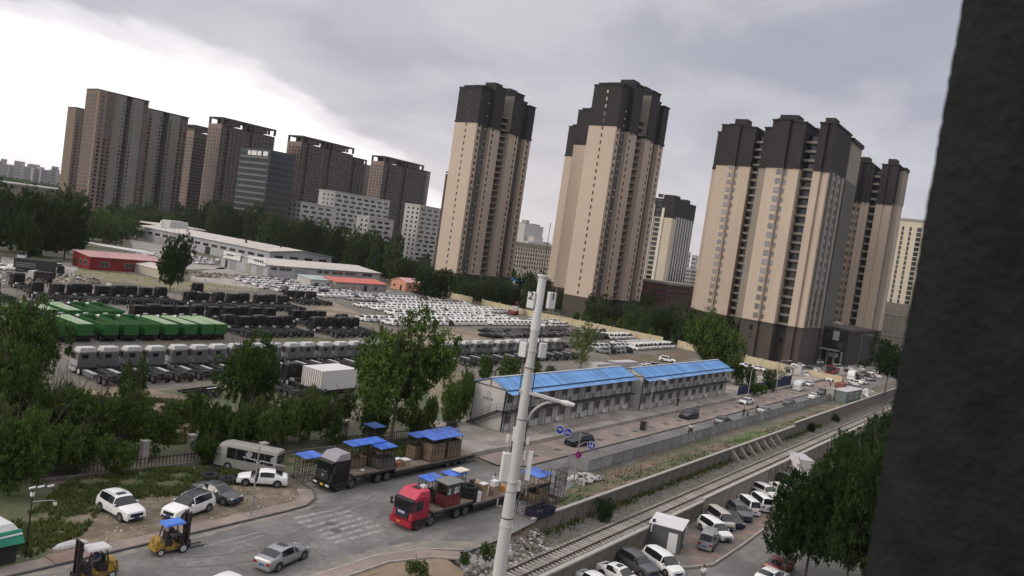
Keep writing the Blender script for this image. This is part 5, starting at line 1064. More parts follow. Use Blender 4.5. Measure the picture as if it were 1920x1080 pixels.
# ---------------------------------------------------------------- stored trucks
m_cabg = M('grey truck cab', (.115, .112, .115), rough=.5, var=.05, spec=.4, rnd=.08); m_cabw = M('pale cab roof', (.50, .49, .48), rough=.4, var=.05); m_cabb = M('black truck cab', (.012, .0105, .010), rough=.5, var=.1, rnd=.3)
m_cabt = M('faded black cab roof', (.045, .042, .04), rough=.5, var=.1); m_chs = M('chassis black', (.02, .02, .022), rough=.7, var=.2); m_alu = M('aluminium tread', (.42, .42, .42), rough=.5, var=.1); m_cabs = M('side grey', (.30, .30, .31), rough=.5, var=.05)
TW = wheel_mb(.52, .34, 14).mesh('wheel', [m_tyre, M('truck rim', (.09, .09, .09), rough=.5, var=.1)]); TWF = wheel_mb(.52, .32, 14).mesh('wheel', [m_tyre, m_alu])
def cab(t, body, top, side, x0, L=2.3, W=2.48, zb=.95, zr=2.95, fair=.75, full=True, windm=None, hr=False):
    """cab whose back wall stands at x0 and whose nose points to +x"""
    h = W/2; x1 = x0+L
    b = MB().hexa([(x0, -h, zb), (x1, -h*.96, zb), (x1, h*.96, zb), (x0, h, zb), (x0, -h*.97, zr), (x1-.28, -h*.9, zr), (x1-.28, h*.9, zr), (x0, h*.97, zr)])
    ca = obj('cab', b, body, t)
    f = MB().hexa([(x0, -h*.96, zr), (x1-.3, -h*.88, zr), (x1-.3, h*.88, zr), (x0, h*.96, zr), (x0, -h*.84, zr+fair), (x1-.95, -h*.82, zr+fair-.04), (x1-.95, h*.82, zr+fair-.04), (x0, h*.84, zr+fair)])
    fo = obj('roof_fairing', f, top, t)
    md = fo.modifiers.new('bevel', 'BEVEL'); md.width = .12; md.segments = 2; md2 = ca.modifiers.new('bevel', 'BEVEL'); md2.width = .07; md2.segments = 2
    obj('rear_window', MB().box(x0-.03, -.1, zr-.75, x0-.005, .75, zr-.2), m_cg, t)
    obj('windscreen', MB().add([(x1-.10, -h*.9, zr-1.12), (x1-.10, h*.9, zr-1.12), (x1-.262, h*.84, zr-.02), (x1-.262, -h*.84, zr-.02)], [(0, 1, 2, 3)]), m_cg, t)
    for s_ in (-1, 1):
        obj('side_window', MB().box(x0+.95, s_*(h*.965)-.03, zr-.95, x0+2.0, s_*(h*.965)+.03, zr-.15), m_cg, t)
        if side: obj('side_panel', MB().box(x0+.05, s_*(h+.01)-.01, zb+.2, x1-.1, s_*(h+.01)+.02, zr-1.0), side, t)
        obj('door_mirror', MB().box(x1-.12, s_*(h+.22)-.1, zr-.9, x1-.02, s_*(h+.22)+.1, zr-.3).beam((x1-.1, s_*h, zr-.35), (x1-.07, s_*(h+.2), zr-.4), .03), m_trim, t)
        obj('step', MB().box(x0+.3, s_*h-.02 if s_ > 0 else -h-.08, .45, x1-.2, s_*h+.08 if s_ > 0 else -h+.02, .93), m_cabs if side else m_trim, t)
    obj('sun_visor', MB().hexa([(x1-.3, -h*.86, zr-.06), (x1+.02, -h*.84, zr-.14), (x1+.02, h*.84, zr-.14), (x1-.3, h*.86, zr-.06), (x1-.3, -h*.86, zr+.02), (x1+.02, -h*.84, zr-.1), (x1+.02, h*.84, zr-.1), (x1-.3, h*.86, zr+.02)]), m_trim, t); obj('bumper', MB().box(x1-.4, -h, .4, x1+.12, h, .93), side or body, t); obj('grille', MB().box(x1-.02, -h*.6, 1.05, x1+.03, h*.6, zr-1.1), m_trim, t)
def chassis(t, xa, xb, axles, ww=TW, front=()):
    b = MB().box(xa, -.52, .78, xb, -.38, 1.05).box(xa, .38, .78, xb, .52, 1.05)
    for k in range(8): x = xa+(xb-xa)*(k+.5)/8; b.box(x-.06, -.38, .82, x+.06, .38, .98)
    b.box(xa-.05, -.9, .75, xa+.04, .9, .95); obj('chassis', b, m_chs, t)
    for x in axles:
        obj('axle', MB().tube((x, -.9, .52), (x, .9, .52), .11, n=6), m_chs, t)
        for s_ in (-1, 1): link('wheel', TWF if x in front else ww, t, (x, s_*1.02, 0))
def tractor(label, body, top, side, fair, name='tractor_truck'):
    t = thing(name, label, 'truck', (0, 0, 0)); cab(t, body, top, side, 2.6, fair=fair); chassis(t, -5.2, 4.7, (4.0, 2.35, -3.1, -4.45), front=(4.0, 2.35))
    for s_ in (1, -1):
        obj('side_tank', MB().box(-1.9, s_*1.0-.3, .42, 1.0, s_*1.0+.3, 1.0), m_cabg if side else m_chs, t); obj('tread_plate', MB().box(-1.95, s_*1.0-.26, 1.0, .8, s_*1.0+.26, 1.05), m_alu if (s_ > 0 and side) else m_chs, t)
    for x in (-3.1, -4.45):
        for s_ in (-1, 1): obj('mudguard', MB().box(x-.55, s_*1.02-.2, 1.08, x+.55, s_*1.02+.2, 1.12), m_chs if not side else m_chs, t)
    if not side: obj('battery_box', MB().box(1.05, .7, 1.0, 1.7, 1.2, 1.35), m_alu, t)
    obj('fifth_wheel', MB().box(-4.3, -.5, 1.06, -3.2, .5, 1.2), m_chs, t); obj('air_tank', MB().tube((1.3, -.8, 1.2), (1.3, .8, 1.2), .22, n=8), m_chs, t)
    return t
protoG = tractor('x', m_cabg, m_cabw, m_cabs, .75)
protoK = tractor('x', m_cabb, m_cabt, None, .45)
protoH = tractor('x', m_cabb, m_cabt, None, .12)
used = {}
def put(p, x, y, rz, label, group, z=.01):
    if p.name not in used: used[p.name] = 1; p.location = (x, y, z); p.rotation_euler = (0, 0, rz); p['label'] = label; p['group'] = group; return p
    return dup(p, (x, y, z), rz, label, group)
trk_list = []
def truckrow(xs, yc, proto, text, group, jit=.25):
    for i, x in enumerate(xs):
        pr = proto if not isinstance(proto, list) else proto[(i*7+3) % len(proto)]
        trk_list.append((pr, x, yc+rr.uniform(-jit, jit), math.pi/2+rr.uniform(-.015, .015), text % ORD[i], group))
truckrow([55.8, 59., 62.4, 65.8, 69.6, 72.9, 76.3, 79.8, 83.4, 87., 90.9, 94.3, 98.1, 101.9, 105.6, 109.3, 113, 117], 104.9, protoG, 'grey cab truck chassis, %s from the left in the long nearest truck row', 'grey cab trucks in the nearest row')
truckrow([128.4, 132.2, 135.9, 140.2, 143.6, 148.2, 152.3, 156.4, 160.6, 164.6, 168.6, 172.6], 102.6, protoG, 'grey cab truck chassis, %s from the left behind the nearer blue roof', 'grey cab trucks behind the blue roofs')
truckrow([80.6, 85, 88.6, 91., 94.8, 98.3, 101.6, 105.4, 109], 176.5, [protoK, protoH, protoK], 'black truck chassis, %s from the left in the long back row behind the green dumpers', 'black trucks in the back row')
truckrow([64, 68, 72], 176, protoH, 'black truck chassis, %s from the left at the extreme left of the back row', 'black trucks in the back row')
truckrow([113.4, 116.8, 121.4, 125.3, 128.8, 133.6, 137.2, 141.4], 171.0, [protoH, protoK], 'black truck chassis, %s from the left in the right part of the back row', 'black trucks in the back row')
truckrow([87.4, 90.6, 93.8, 97, 100.8, 104.8, 108.6, 111.8, 115.6, 119.6], 148.3, [protoH, protoK, protoH], 'black truck chassis, %s from the left in the row just behind the green dumpers', 'black trucks behind the green dumpers')
truckrow([99.8, 103.8, 107.2, 110.8, 114.2], 135.9, [protoH, protoK], 'black truck chassis, %s from the left in the short row right of the green dumpers', 'black trucks right of the green dumpers')
truckrow([124.8, 128.6, 132.2], 145.5, protoH, 'black truck chassis, %s from the left of the three behind the front black group', 'three black trucks in the middle')
truckrow([121.6, 125.4, 129.2, 133.], 134.6, protoK, 'black truck chassis, %s from the left in the front black group', 'front black group')
truckrow([153, 157, 161.2], 183.2, protoH, 'black truck chassis, %s from the left of the three before the corner of white cars', 'three black trucks before the white cars')
truckrow([133.8], 139.6, protoK, 'black truck with reddish roof standing alone at the end of the nearest packed cars%.0s', 'black single trucks')
truckrow([126.5], 188, protoK, 'black truck standing alone on the grass behind the back row%.0s', 'black single trucks')
truckrow([83], 191, protoK, 'black truck with pale cover standing on the waste ground left of the red workshop%.0s', 'black single trucks')
truckrow([80.5], 152, protoK, 'black truck standing at the right end of the far row of green dumpers%.0s', 'black single trucks')
# dumpers
m_grn = M('green tub paint', (.024, .105, .026), rough=.45, var=.1, scale=.8, rnd=.1); m_grnd = M('green tub inside', (.03, .085, .025), var=.3); m_tarp = M('dusty cover', (.22, .33, .17), var=.12, scale=.6, c2=(.33, .33, .29), sc2=.5)
def dumper(cover):
    t = thing('dump_truck', 'x', 'truck', (0, 0, 0)); cab(t, m_cabb, m_cabw, None, 3.2, zr=2.8, fair=.3); chassis(t, -5.4, 5.4, (4.6, 2.9, -3.2, -4.6)); h = 1.24
    b = MB().box(-5.5, -h, 1.25, 2.7, h, 1.33).box(-5.5, -h, 1.33, -5.42, h, 3.0).box(2.62, -h, 1.33, 2.7, h, 3.25)
    for s_ in (-1, 1):
        b.box(-5.42, s_*h-.04, 1.33, 2.62, s_*h+.04, 3.0).box(-5.5, s_*(h+.02)-.09, 2.94, 2.7, s_*(h+.02)+.09, 3.06)
        for k in range(7): b.box(-5.2+k*1.25, s_*(h+.05)-.05, 1.3, -5.08+k*1.25, s_*(h+.05)+.05, 2.95)
        b.box(-5.5, s_*(h+.03)-.06, 1.2, 2.7, s_*(h+.03)+.06, 1.42)
    obj('tub', b, m_grn, t); obj('tailgate', MB().box(-5.58, -h-.02, 1.15, -5.5, h+.02, 2.98), m_grn, t)
    obj('tub_floor', MB().box(-5.42, -h+.05, 1.33, 2.62, h-.05, 1.37), m_grnd, t)
    for s_ in (-1, 1): obj('tub_lining', MB().box(-5.40, s_*(h-.05)-.01, 1.37, 2.6, s_*(h-.05)+.01, 2.92), m_grnd, t)
    obj('front_guard', MB().box(2.7, -h, 2.9, 3.15, h, 3.3), m_grn if not cover else m_trim, t)
    obj('cab_lamp_bar', MB().box(3.2, -.35, 3.32, 3.6, .35, 3.5), m_cabw, t)
    if cover: obj('cover', MB().hexa([(-5.5, -h-.02, 2.99), (2.62, -h-.02, 3.05), (2.62, h+.02, 3.05), (-5.5, h+.02, 2.99), (-5.5, -h*.8, 3.1), (2.62, -h*.8, 3.28), (2.62, h*.8, 3.28), (-5.5, h*.8, 3.1)]), m_tarp, t)
    return t
pO = dumper(False); pC = dumper(True); cvr = [0, 1, 0, 0, 0, 1, 1, 1, 1]
dx = [62.4, 66.4, 70.6, 74.1, 77.8, 81.5, 85.3, 88.8, 91.6]
for i, x in enumerate(dx): trk_list.append((pC if cvr[i] else pO, x, 135.2, math.pi/2, '%s green dump truck, %s from the left in the near row' % ('covered' if cvr[i] else 'open', ORD[i]), 'green dump trucks'))
for i, x in enumerate([67.3, 71.3, 75.7, 79.2]): trk_list.append((pC if i < 2 else pO, x, 149.3, math.pi/2, '%s green dump truck, %s from the left in the far row' % ('covered' if i < 2 else 'open', ORD[i]), 'green dump trucks'))
bpy.context.view_layer.update()
for a in trk_list: put(*a)
# box trailer and black lorries at the hedge
gx, gy = G(655, 742); bt = thing('white_container', 'large white box body standing between the trucks and the big green tree', 'container', (83.2, 88.9, 0), math.radians(3))
obj('box', MB().box(-4.4, -2.1, .9, 2.6, 2.1, 3.8), M('white box body', (.58, .56, .55), var=.04, streak=.1), bt)
for i in range(10): obj('rib', MB().box(-4.46, -2.05+i*.43, .95, -4.4, -1.95+i*.43, 3.75), m_slab, bt)
obj('chassis', MB().box(-4.2, -1.9, .5, 2.5, 1.9, .9), m_chs, bt)
for x in (-3.9, -2.6, 3.5):
    for s_ in (-1, 1): link('wheel', TW, bt, (x, s_*1.0, 0))
for i, (px, py, a) in enumerate([(550, 745, -.3), (590, 738, -.5), (625, 742, -2.)]):
    gx, gy = G(px, py); o = dup(protoK, (gx, gy+3, .01), math.pi/2+a*.4, 'black lorry by the hedge, %s from the left before the white container' % ORD[i], 'black lorries by the hedge')
gx, gy = G(372, 745); tr = thing('trailer_chassis', 'bare black trailer chassis with two axles in front of the grey cab trucks', 'trailer', (gx, gy, 0), .15)
obj('frame', MB().box(-3, -.6, .9, 3, -.4, 1.2).box(-3, .4, .9, 3, .6, 1.2).box(-3, -.6, .95, -2.8, .6, 1.2).box(0, -.6, .95, .2, .6, 1.2).box(2.8, -.6, .95, 3, .6, 1.2), m_chs, tr); obj('beam', MB().box(.6, -.9, 1.22, 4.2, -.6, 1.3), m_alu, tr)
for x in (.9, 2.1):
    for s_ in (-1, 1): link('wheel', TW, tr, (x, s_*1.0, 0))
gx, gy = G(818, 700); yc = thing('yellow_cab', 'small yellow machine cab showing beside the big green tree', 'machine', (gx, gy, 0), .2); yc.scale = (.75, .75, .75)
obj('body', MB().box(-1.3, -.9, .5, 1.3, .9, 1.5), m_trim, yc); obj('cab', MB().box(-1.2, -.8, 1.5, 1.2, .8, 2.1), m_cg, yc); obj('roof', MB().box(-1.4, -1, 2.1, 1.4, 1, 2.5), M('yellow paint', (.55, .26, .02), rough=.4), yc)
for sx in (-.9, .9):
    for s_ in (-1, 1): link('wheel', WM, yc, (sx, s_*.85, 0))
for i, (px, py, w_) in enumerate([(1165, 703, 9), (1120, 708, 5), (1205, 716, 6)]):
    gx, gy = G(px, py); t = thing('box_lorry', ['long white', 'short white', 'small white'][i]+' box lorry behind the blue roof, beside the light green tree', 'truck', (gx, gy, 0), -.1)
    obj('box', MB().box(-w_/2, -1.2, 1.1, w_/2, 1.2, 3.2), m_wb, t); obj('cab', MB().hexa([(w_/2+.1, -1.1, .6), (w_/2+1.9, -1.1, .6), (w_/2+1.9, 1.1, .6), (w_/2+.1, 1.1, .6), (w_/2+.1, -1.1, 2.5), (w_/2+1.4, -1., 2.5), (w_/2+1.4, 1., 2.5), (w_/2+.1, 1.1, 2.5)]), m_wb, t)
    for x in (-w_/2+1, w_/2+.9):
        for s_ in (-1, 1): link('wheel', TW, t, (x, s_*.95, 0))
# scrap crane at the wall
gx, gy = G(962, 590); cr = thing('mobile_crane', 'small red and white mobile crane with two grey poles by the cream wall', 'crane', (gx, gy, 0), .3)
obj('body', MB().box(-3, -1.2, .6, 3, 1.2, 1.5), M('dull red', (.22, .05, .05)), cr); obj('cab', MB().box(.5, -1.1, 1.5, 2.4, 1.1, 3.1), m_wb, cr); obj('ballast', MB().tube((2.6, -.3, 4), (2.6, .3, 4), .9, n=12), M('dark red', (.08, .02, .02)), cr)
for x in (-2, 0, 2): link('wheel', TW, cr, (x, -1.1, 0))
# ---------------------------------------------------------------- the two low loaders with their sheds
m_rust = M('rusty deck', (.21, .165, .125), var=.3, scale=.9, c2=(.15, .12, .10), sc2=.5); m_ply = M('plywood', (.165, .12, .078), var=.2, scale=.8, rnd=.2); m_bsh = M('bright blue sheet', (.04, .13, .56), var=.15, scale=2., rough=.45, rnd=.25, c2=(.09, .17, .48), sc2=1.2); m_cage = M('cage steel', (.035, .028, .028), var=.3)
def low_loader(label, X, Y, capm, topm, redd):
    t = thing('flatbed_lorry', label, 'lorry', (X, Y, 0), math.pi)   # nose to -X; local x forward
    if redd:
        cab(t, capm, topm, None, 7.0, L=2.2, zr=2.75, fair=.7)
        obj('roof_hatch', MB().box(7.35, -.35, 3.45, 7.9, .35, 3.49), m_trim, t); obj('nose_emblem', MB().box(9.24, -.5, 1.35, 9.28, .5, 1.75), M('navy badge', (.02, .03, .12)), t)
        lt = MB()
        for i in range(5): lt.box(9.28, -.38+i*.16, 1.45, 9.3, -.30+i*.16, 1.65)
        obj('badge_letters', lt, M('pale letter', (.6, .6, .62)), t); obj('number_plate', MB().box(9.33, -.35, .62, 9.35, .0, .78), M('orange plate', (.6, .2, .05)), t)
        obj('air_horn', MB().box(7.0, .1, 3.45, 7.4, .6, 3.7), m_cabw, t)
    else:
        cab(t, capm, topm, None, 7.0, L=2.3, zr=2.95, fair=.72)
        obj('nose_emblem', MB().tube((9.34, 0, 1.55), (9.37, 0, 1.55), .16, n=10), m_rim, t); obj('number_plate', MB().box(9.43, -.1, .6, 9.45, .3, .78), M('yellow plate', (.55, .36, .03)), t)
        for s_ in (-1, 1): obj('headlight', MB().box(9.36, s_*.85-.25, .62, 9.44, s_*.85+.25, .8), m_hl, t)
    chassis(t, 1.0, 8.9, (8.3, 6.5, 2.9, 1.6))
    for s_ in (-1, 1):
        m_ = MB()
        for k in range(6):
            a0, a1 = math.pi*k/6, math.pi*(k+1)/6; m_.hexa([(6.5+.62*math.cos(a0), s_*1.03-.22, .52+.62*math.sin(a0)), (6.5+.62*math.cos(a0), s_*1.03+.22, .52+.62*math.sin(a0)), (6.5+.62*math.cos(a1), s_*1.03+.22, .52+.62*math.sin(a1)), (6.5+.62*math.cos(a1), s_*1.03-.22, .52+.62*math.sin(a1)),
                (6.5+.67*math.cos(a0), s_*1.03-.22, .52+.67*math.sin(a0)), (6.5+.67*math.cos(a0), s_*1.03+.22, .52+.67*math.sin(a0)), (6.5+.67*math.cos(a1), s_*1.03+.22, .52+.67*math.sin(a1)), (6.5+.67*math.cos(a1), s_*1.03-.22, .52+.67*math.sin(a1))])
        obj('mudguard', m_, M('grey mudguard', (.10, .10, .09)), t)
    b = MB().box(.9, -1.4, 1.32, 6.6, 1.4, 1.47).box(-12.5, -1.5, .95, .9, 1.5, 1.1); obj('deck', b, m_rust, t)
    b = MB().box(.9, -1.45, 1.12, 6.6, -1.35, 1.31).box(.9, 1.35, 1.12, 6.6, 1.45, 1.31).box(-12.5, -1.55, .62, .9, -1.4, .94).box(-12.5, 1.4, .62, .9, 1.55, .94).box(-12.5, -.6, .55, .9, -.4, .94).box(-12.5, .4, .55, .9, .6, .94).box(.7, -1.4, .7, .9, 1.4, 1.3); obj('side_rail', b, m_chs, t)
    for x in (-8., -9.3, -10.6):
        for s_ in (-1, 1): link('wheel', TW, t, (x, s_*1.1, 0)); obj('wheel_cover', MB().box(x-.5, s_*1.1-.25, 1.11, x+.5, s_*1.1+.25, 1.14), m_rust, t)
    for s_ in (-1, 1): obj('ramp', MB().hexa([(-13.9, s_*.9-.45, .45), (-12.55, s_*.9-.45, .85), (-12.55, s_*.9+.45, .85), (-13.9, s_*.9+.45, .45), (-13.9, s_*.9-.45, .6), (-12.55, s_*.9-.45, 1.1), (-12.55, s_*.9+.45, 1.1), (-13.9, s_*.9+.45, .6)]), m_rust, t)
    return t
def cage(label, x, y, z, w, d, h, roof=m_bsh, walls=0, rz=0., name='guard_booth', wallm=None, slope=.12, nv=4, cat='booth'):
    """open steel booth frame with a sheet roof; walls: height of the boarding"""
    t = thing(name, label, cat, (x, y, z), rz); e = .032
    pp = [(a, b_) for a in (-w/2, w/2) for b_ in (-d/2, d/2)]
    fr = MB()
    for (a, b_) in pp: obj('post', MB().beam((a, b_, 0), (a, b_, h), e*1.6), m_cage, t)
    for zz in (.03, h*.42, h*.72, h):
        fr.beam((-w/2, -d/2, zz), (w/2, -d/2, zz), e).beam((-w/2, d/2, zz), (w/2, d/2, zz), e).beam((-w/2, -d/2, zz), (-w/2, d/2, zz), e).beam((w/2, -d/2, zz), (w/2, d/2, zz), e)
    for k in range(1, nv):
        a = -w/2+w*k/nv; fr.beam((a, -d/2, 0), (a, -d/2, h), e).beam((a, d/2, 0), (a, d/2, h), e); c = -d/2+d*k/nv; fr.beam((-w/2, c, 0), (-w/2, c, h), e).beam((w/2, c, 0), (w/2, c, h), e)
    obj('frame', fr, m_cage, t)
    if walls:
        wm = wallm or m_ply
        for s_ in (-1, 1): obj('side_board', MB().box(-w/2+.06, s_*(d/2-.03)-.015, .05, w/2-.06, s_*(d/2-.03)+.015, walls), wm, t); obj('side_board', MB().box(s_*(w/2-.03)-.015, -d/2+.06, .05, s_*(w/2-.03)+.015, d/2-.06, walls), wm, t)
    if roof:
        n = 2
        for k in range(n):
            a0 = -w/2-.12+(w+.24)*k/n; a1 = -w/2-.12+(w+.24)*(k+1)/n-.02; obj('roof_sheet', MB().hexa([(a0, -d/2-.15, h+.02), (a1, -d/2-.15, h+.02), (a1, d/2+.15, h+slope), (a0, d/2+.15, h+slope), (a0, -d/2-.15, h+.07+k*.01), (a1, -d/2-.15, h+.07+k*.01), (a1, d/2+.15, h+slope+.05+k*.01), (a0, d/2+.15, h+slope+.05+k*.01)]), roof, t)
    return t
BX, BY = 61.9, 55.9
low_loader('black low loader lorry carrying blue roofed booths, parked behind the red one', BX, BY, m_cabb, M('pale purple cab roof', (.26, .24, .26), rough=.45), False)
cage('blue roofed booth frame on the black lorry, first behind the cab on the far side', BX-4.6, BY+.75, 1.48, 2.2, 1.3, 2.3, walls=1.)
cage('blue roofed booth frame on the black lorry, second behind the cab', BX-2.3, BY+.7, 1.48, 2.2, 1.3, 2.3, walls=1.)
cage('boarded blue roofed booth on the black lorry, on the near side behind the cab', BX-2.1, BY-.78, 1.48, 2.2, 1.2, 2.1, walls=1.05, wallm=M('dark board', (.09, .08, .07)))
for i, (a, b_, lb_) in enumerate([(4.9, .75, 'left far'), (7.3, .75, 'middle far'), (9.7, .75, 'right far'), (5.9, -.75, 'left near'), (8.6, -.75, 'right near')]):
    cage('boarded blue roofed booth at the rear of the black lorry, %s one' % lb_, BX+a, BY+b_, 1.16, 2.3, 1.35, 2.4, walls=1.9 if b_ < 0 else 1.4,)
def crate(label, x, y, z, w, d, h, m, rz=0, cat='box', lid=None, name='crate'):
    t = thing(name, label, cat, (x, y, z), rz); obj('body', MB().box(-w/2, -d/2, 0, w/2, d/2, h), m, t)
    if lid: obj('lid', MB().box(-w/2-.03, -d/2-.03, h, w/2+.03, d/2+.03, h+.06), lid, t)
    return t
m_card = M('cardboard', (.30, .22, .14), var=.15, rnd=.2); m_foam = M('white foam', (.62, .61, .60), var=.05)
crate('white topped box on the deck of the black lorry', BX+1.4, BY-.7, 1.11, .9, .8, .6, m_card, lid=m_foam)
crate('second white topped box beside the first on the black lorry', BX+1.0, BY+.1, 1.11, .9, .6, .5, m_card, lid=m_foam); crate('reddish bundle on the black lorry deck by the white topped boxes', BX+.3, BY-.7, 1.11, .8, .6, .5, M('terracotta bundle', (.28, .12, .08)), cat='bundle', name='bundle')
crate('white slip of foam lying behind the cab of the black lorry', BX-4.8, BY-.7, 1.48, .45, .3, .08, m_foam, cat='foam', name='foam_block'); crate('flat timber offcuts on the deck of the black lorry', BX+3.0, BY+.4, 1.11, 1.2, .5, .12, m_ply, .2, cat='timber', name='timber')
RX, RY = 61.2, 44.9
low_loader('red cab low loader lorry loaded with booths, tyres and boxes on the open road', RX, RY, M('red truck cab', (.27, .014, .03), rough=.35, var=.04, spec=.5), M('pinkish red cab roof', (.44, .035, .07), rough=.4, var=.04, spec=.5), True)
cage('blue roofed booth frame right behind the red cab', RX-4.8, RY+.8, 1.48, 2.0, 1.2, 2.1, walls=.9, wallm=M('dark board', (.09, .08, .07)))
bb = cage('grey roofed booth with dark red lower walls and glazed top behind the red cab', RX-4.0, RY-.72, 1.48, 2.1, 1.35, 2.1, roof=M('grey roof sheet', (.17, .17, .16), var=.1), walls=1.05, wallm=M('dark red board', (.17, .03, .03), var=.15))
for s_ in (-1, 1): obj('glazing', MB().box(-.95, s_*.63-.01, 1.1, .95, s_*.63+.01, 1.95), glass('green glass', (.06, .09, .07), .1, 1.), bb)
for i, (a, b_) in enumerate([(-.6, 0), (.2, .3), (.55, 0)]): obj('poster', MB().box(a-.14, -.66-.0, 1.15, a+.14, -.65, 1.7), m_foam, bb)
cage('booth frame with blue and cream roof sheets in the middle of the red lorry', RX-1.4, RY+.85, 1.48, 2.2, 1.1, 2.0, walls=.6)
crate('cream foam sheet lying on top of the middle booth of the red lorry', RX-.6, RY+.8, 3.68, 1.5, 1.1, .1, M('cream foam', (.6, .56, .44)), cat='foam', name='foam_sheet')
def tyre(label, x, y, z, r=.62, w=.34, name='tyre', tilt=0, group=None):
    b = MB(); n = 22; pr = [(r*.62, 0), (r*.95, 0), (r, w*.2), (r, w*.8), (r*.95, w), (r*.62, w), (r*.5, w*.8), (r*.5, w*.2)]; m_ = len(pr)
    for i in range(n):
        t = 2*math.pi*i/n
        for (a, c) in pr: b.v.append((a*math.cos(t), a*math.sin(t), c))
    for i in range(n):
        for j in range(m_): b.f.append((i*m_+j, ((i+1) % n)*m_+j, ((i+1) % n)*m_+(j+1) % m_, i*m_+(j+1) % m_)); b.m.append(0)
    o = tag(obj(name, b, m_tyre, None, True, (x, y, z)), label, 'tyre', group); o.rotation_euler = (tilt, 0, .3); return o
for i in range(4): tyre('large black tyre, %s from the bottom of the stack on the red lorry' % ORD[i], RX-.5, RY-.5, 1.12+i*.37, .85, .36, group='stack of tyres on the red lorry')
tyre('black tyre leaning on the far side of the tyre stack on the red lorry', RX-1.0, RY+.6, 1.9, .8, .34, tilt=1.3)
for i, (a, b_, zz, w_, h_, mm, nm) in enumerate([(1.1, -.9, 1.12, .8, .85, m_card, 'lower brown box beside the tyre stack'), (1.1, -.9, 1.98, .8, .6, m_card, 'upper brown box with white lid beside the tyre stack'), (.1, -1.1, 1.12, .6, .9, m_foam, 'white sack at the near edge by the tyre stack'), (2.0, -.4, 1.12, .8, .9, m_foam, 'white crate in the middle of the red lorry'), (2.2, .7, 1.12, .9, 1.1, m_card, 'brown box on the far side of the red lorry'),
      (3.1, -.8, 1.12, .9, .9, M('brick bundle', (.3, .2, .16)), 'brick coloured bundle right of the white crate'), (3.1, -.8, 2.04, .7, .45, m_foam, 'white tub on the brick coloured bundle'), (4.2, -.2, 1.12, .8, .9, m_card, 'brown box nearest the rear of the red lorry')]):
    crate(nm, RX+a, RY+b_, zz, w_, w_*.8, h_, mm, lid=m_foam if 'lid' in nm or 'tub' in nm else None)
b = MB().hexa([(0, 0, 0), (1.6, 0, 0), (1.6, 1.2, 0), (0, 1.2, 0), (.1, .1, .5), (1.5, .1, .1), (1.5, 1.1, .1), (.1, 1.1, .5)]); tag(obj('orange_tarp', b, M('orange tarp', (.55, .25, .05)), loc=(RX+4.8, RY-.9, 1.12)), 'orange tarp heap on the red lorry left of the pole', 'tarpaulin')
# booths standing on the ground
def cage_px(label, px, py, w, d, h, **k):
    gx, gy = G(px, py); return cage(label, gx, gy, 0, w, d, h, **k)
cage_px('blue roofed booth frame standing on the verge left of the black lorry cab', 575, 897, 2.1, 1.5, 2.3)
cage_px('small blue roofed booth frame standing behind the black lorry near the big tree', 698, 838, 1.7, 1.6, 2.5, walls=1.4, wallm=M('dark board', (.09, .08, .07)))
cage_px('blue roofed booth with brown boards standing just right of the pole', 1000, 937, 2.4, 2.0, 2.8, walls=1.0)
cage_px('taller open booth frame without roof right of the blue roofed one by the pole', 1031, 938, 2.0, 1.9, 3.0, roof=None, walls=.35, nv=3)
cage_px('dark booth base without roof in front of the two frames by the pole', 1012, 965, 3.0, 1.6, 1.4, roof=None, walls=.8, wallm=M('dark navy board', (.015, .018, .04)))
cage_px('mesh cage panel frame beside the white debris heap', 1050, 912, 1.6, .5, 2.0, roof=None, nv=3)
cage_px('open booth frame lying lower left of the dark booth base by the pole', 990, 965, 1.8, 1.6, 1.7, roof=None, nv=2)
# tyres on the verge
gx, gy = G(393, 897); tyre('big black tyre lying on the verge, left one behind the grey sedan', gx, gy, 0, .85, .45); gx, gy = G(428, 905); tyre('big black tyre lying on the verge, right one behind the grey sedan', gx, gy, 0, .8, .5)
gx, gy = G(405, 888); tyre('black tyre lying farther back by the beige minibus', gx, gy+.6, 0, .6, .4)

# lorries and scrap on the waste ground at the far left
def old_lorry(label, px, py, rz, bodym, cabm, L=7.5, h=3.1):
    gx, gy = G(px, py); t = thing('old_lorry', label, 'lorry', (gx, gy, 0), rz)
    obj('box', MB().box(-L/2, -1.25, 1.1, L/2-.3, 1.25, h), bodym, t); obj('cab', MB().hexa([(L/2, -1.15, .6), (L/2+1.8, -1.1, .6), (L/2+1.8, 1.1, .6), (L/2, 1.15, .6), (L/2, -1.1, 2.6), (L/2+1.4, -1., 2.6), (L/2+1.4, 1., 2.6), (L/2, 1.1, 2.6)]), cabm, t)
    obj('windscreen', MB().add([(L/2+1.72, -1., 1.55), (L/2+1.72, 1., 1.55), (L/2+1.47, .95, 2.5), (L/2+1.47, -.95, 2.5)], [(0, 1, 2, 3)]), m_cg, t)
    for x in (-L/2+1, -L/2+2.2, L/2+.9):
        for s_ in (-1, 1): link('wheel', TW, t, (x, s_*1.0, 0))
    for i in range(3): obj('side_slat', MB().box(-L/2+.5, -1.3, 1.5+i*.45, 0, -1.25, 1.6+i*.45), m_alu, t)
old_lorry('dark stake bodied lorry standing among scrap left of the red workshop', 66, 512, -.5, m_cabt, m_cabb, 10, 3.6)
old_lorry('white cab lorry facing the camera just left of the red workshop', 104, 508, -1.9, m_cabt, m_wp, 5)
old_lorry('white cab lorry behind the dark stake bodied lorry under the trees', 46, 486, -2.2, m_cabt, m_wp, 5)
old_lorry('pale lorry with dark rear box standing before the dark stake bodied lorry', 82, 530, 2.2, m_cabb, m_wb, 4, 2.7)
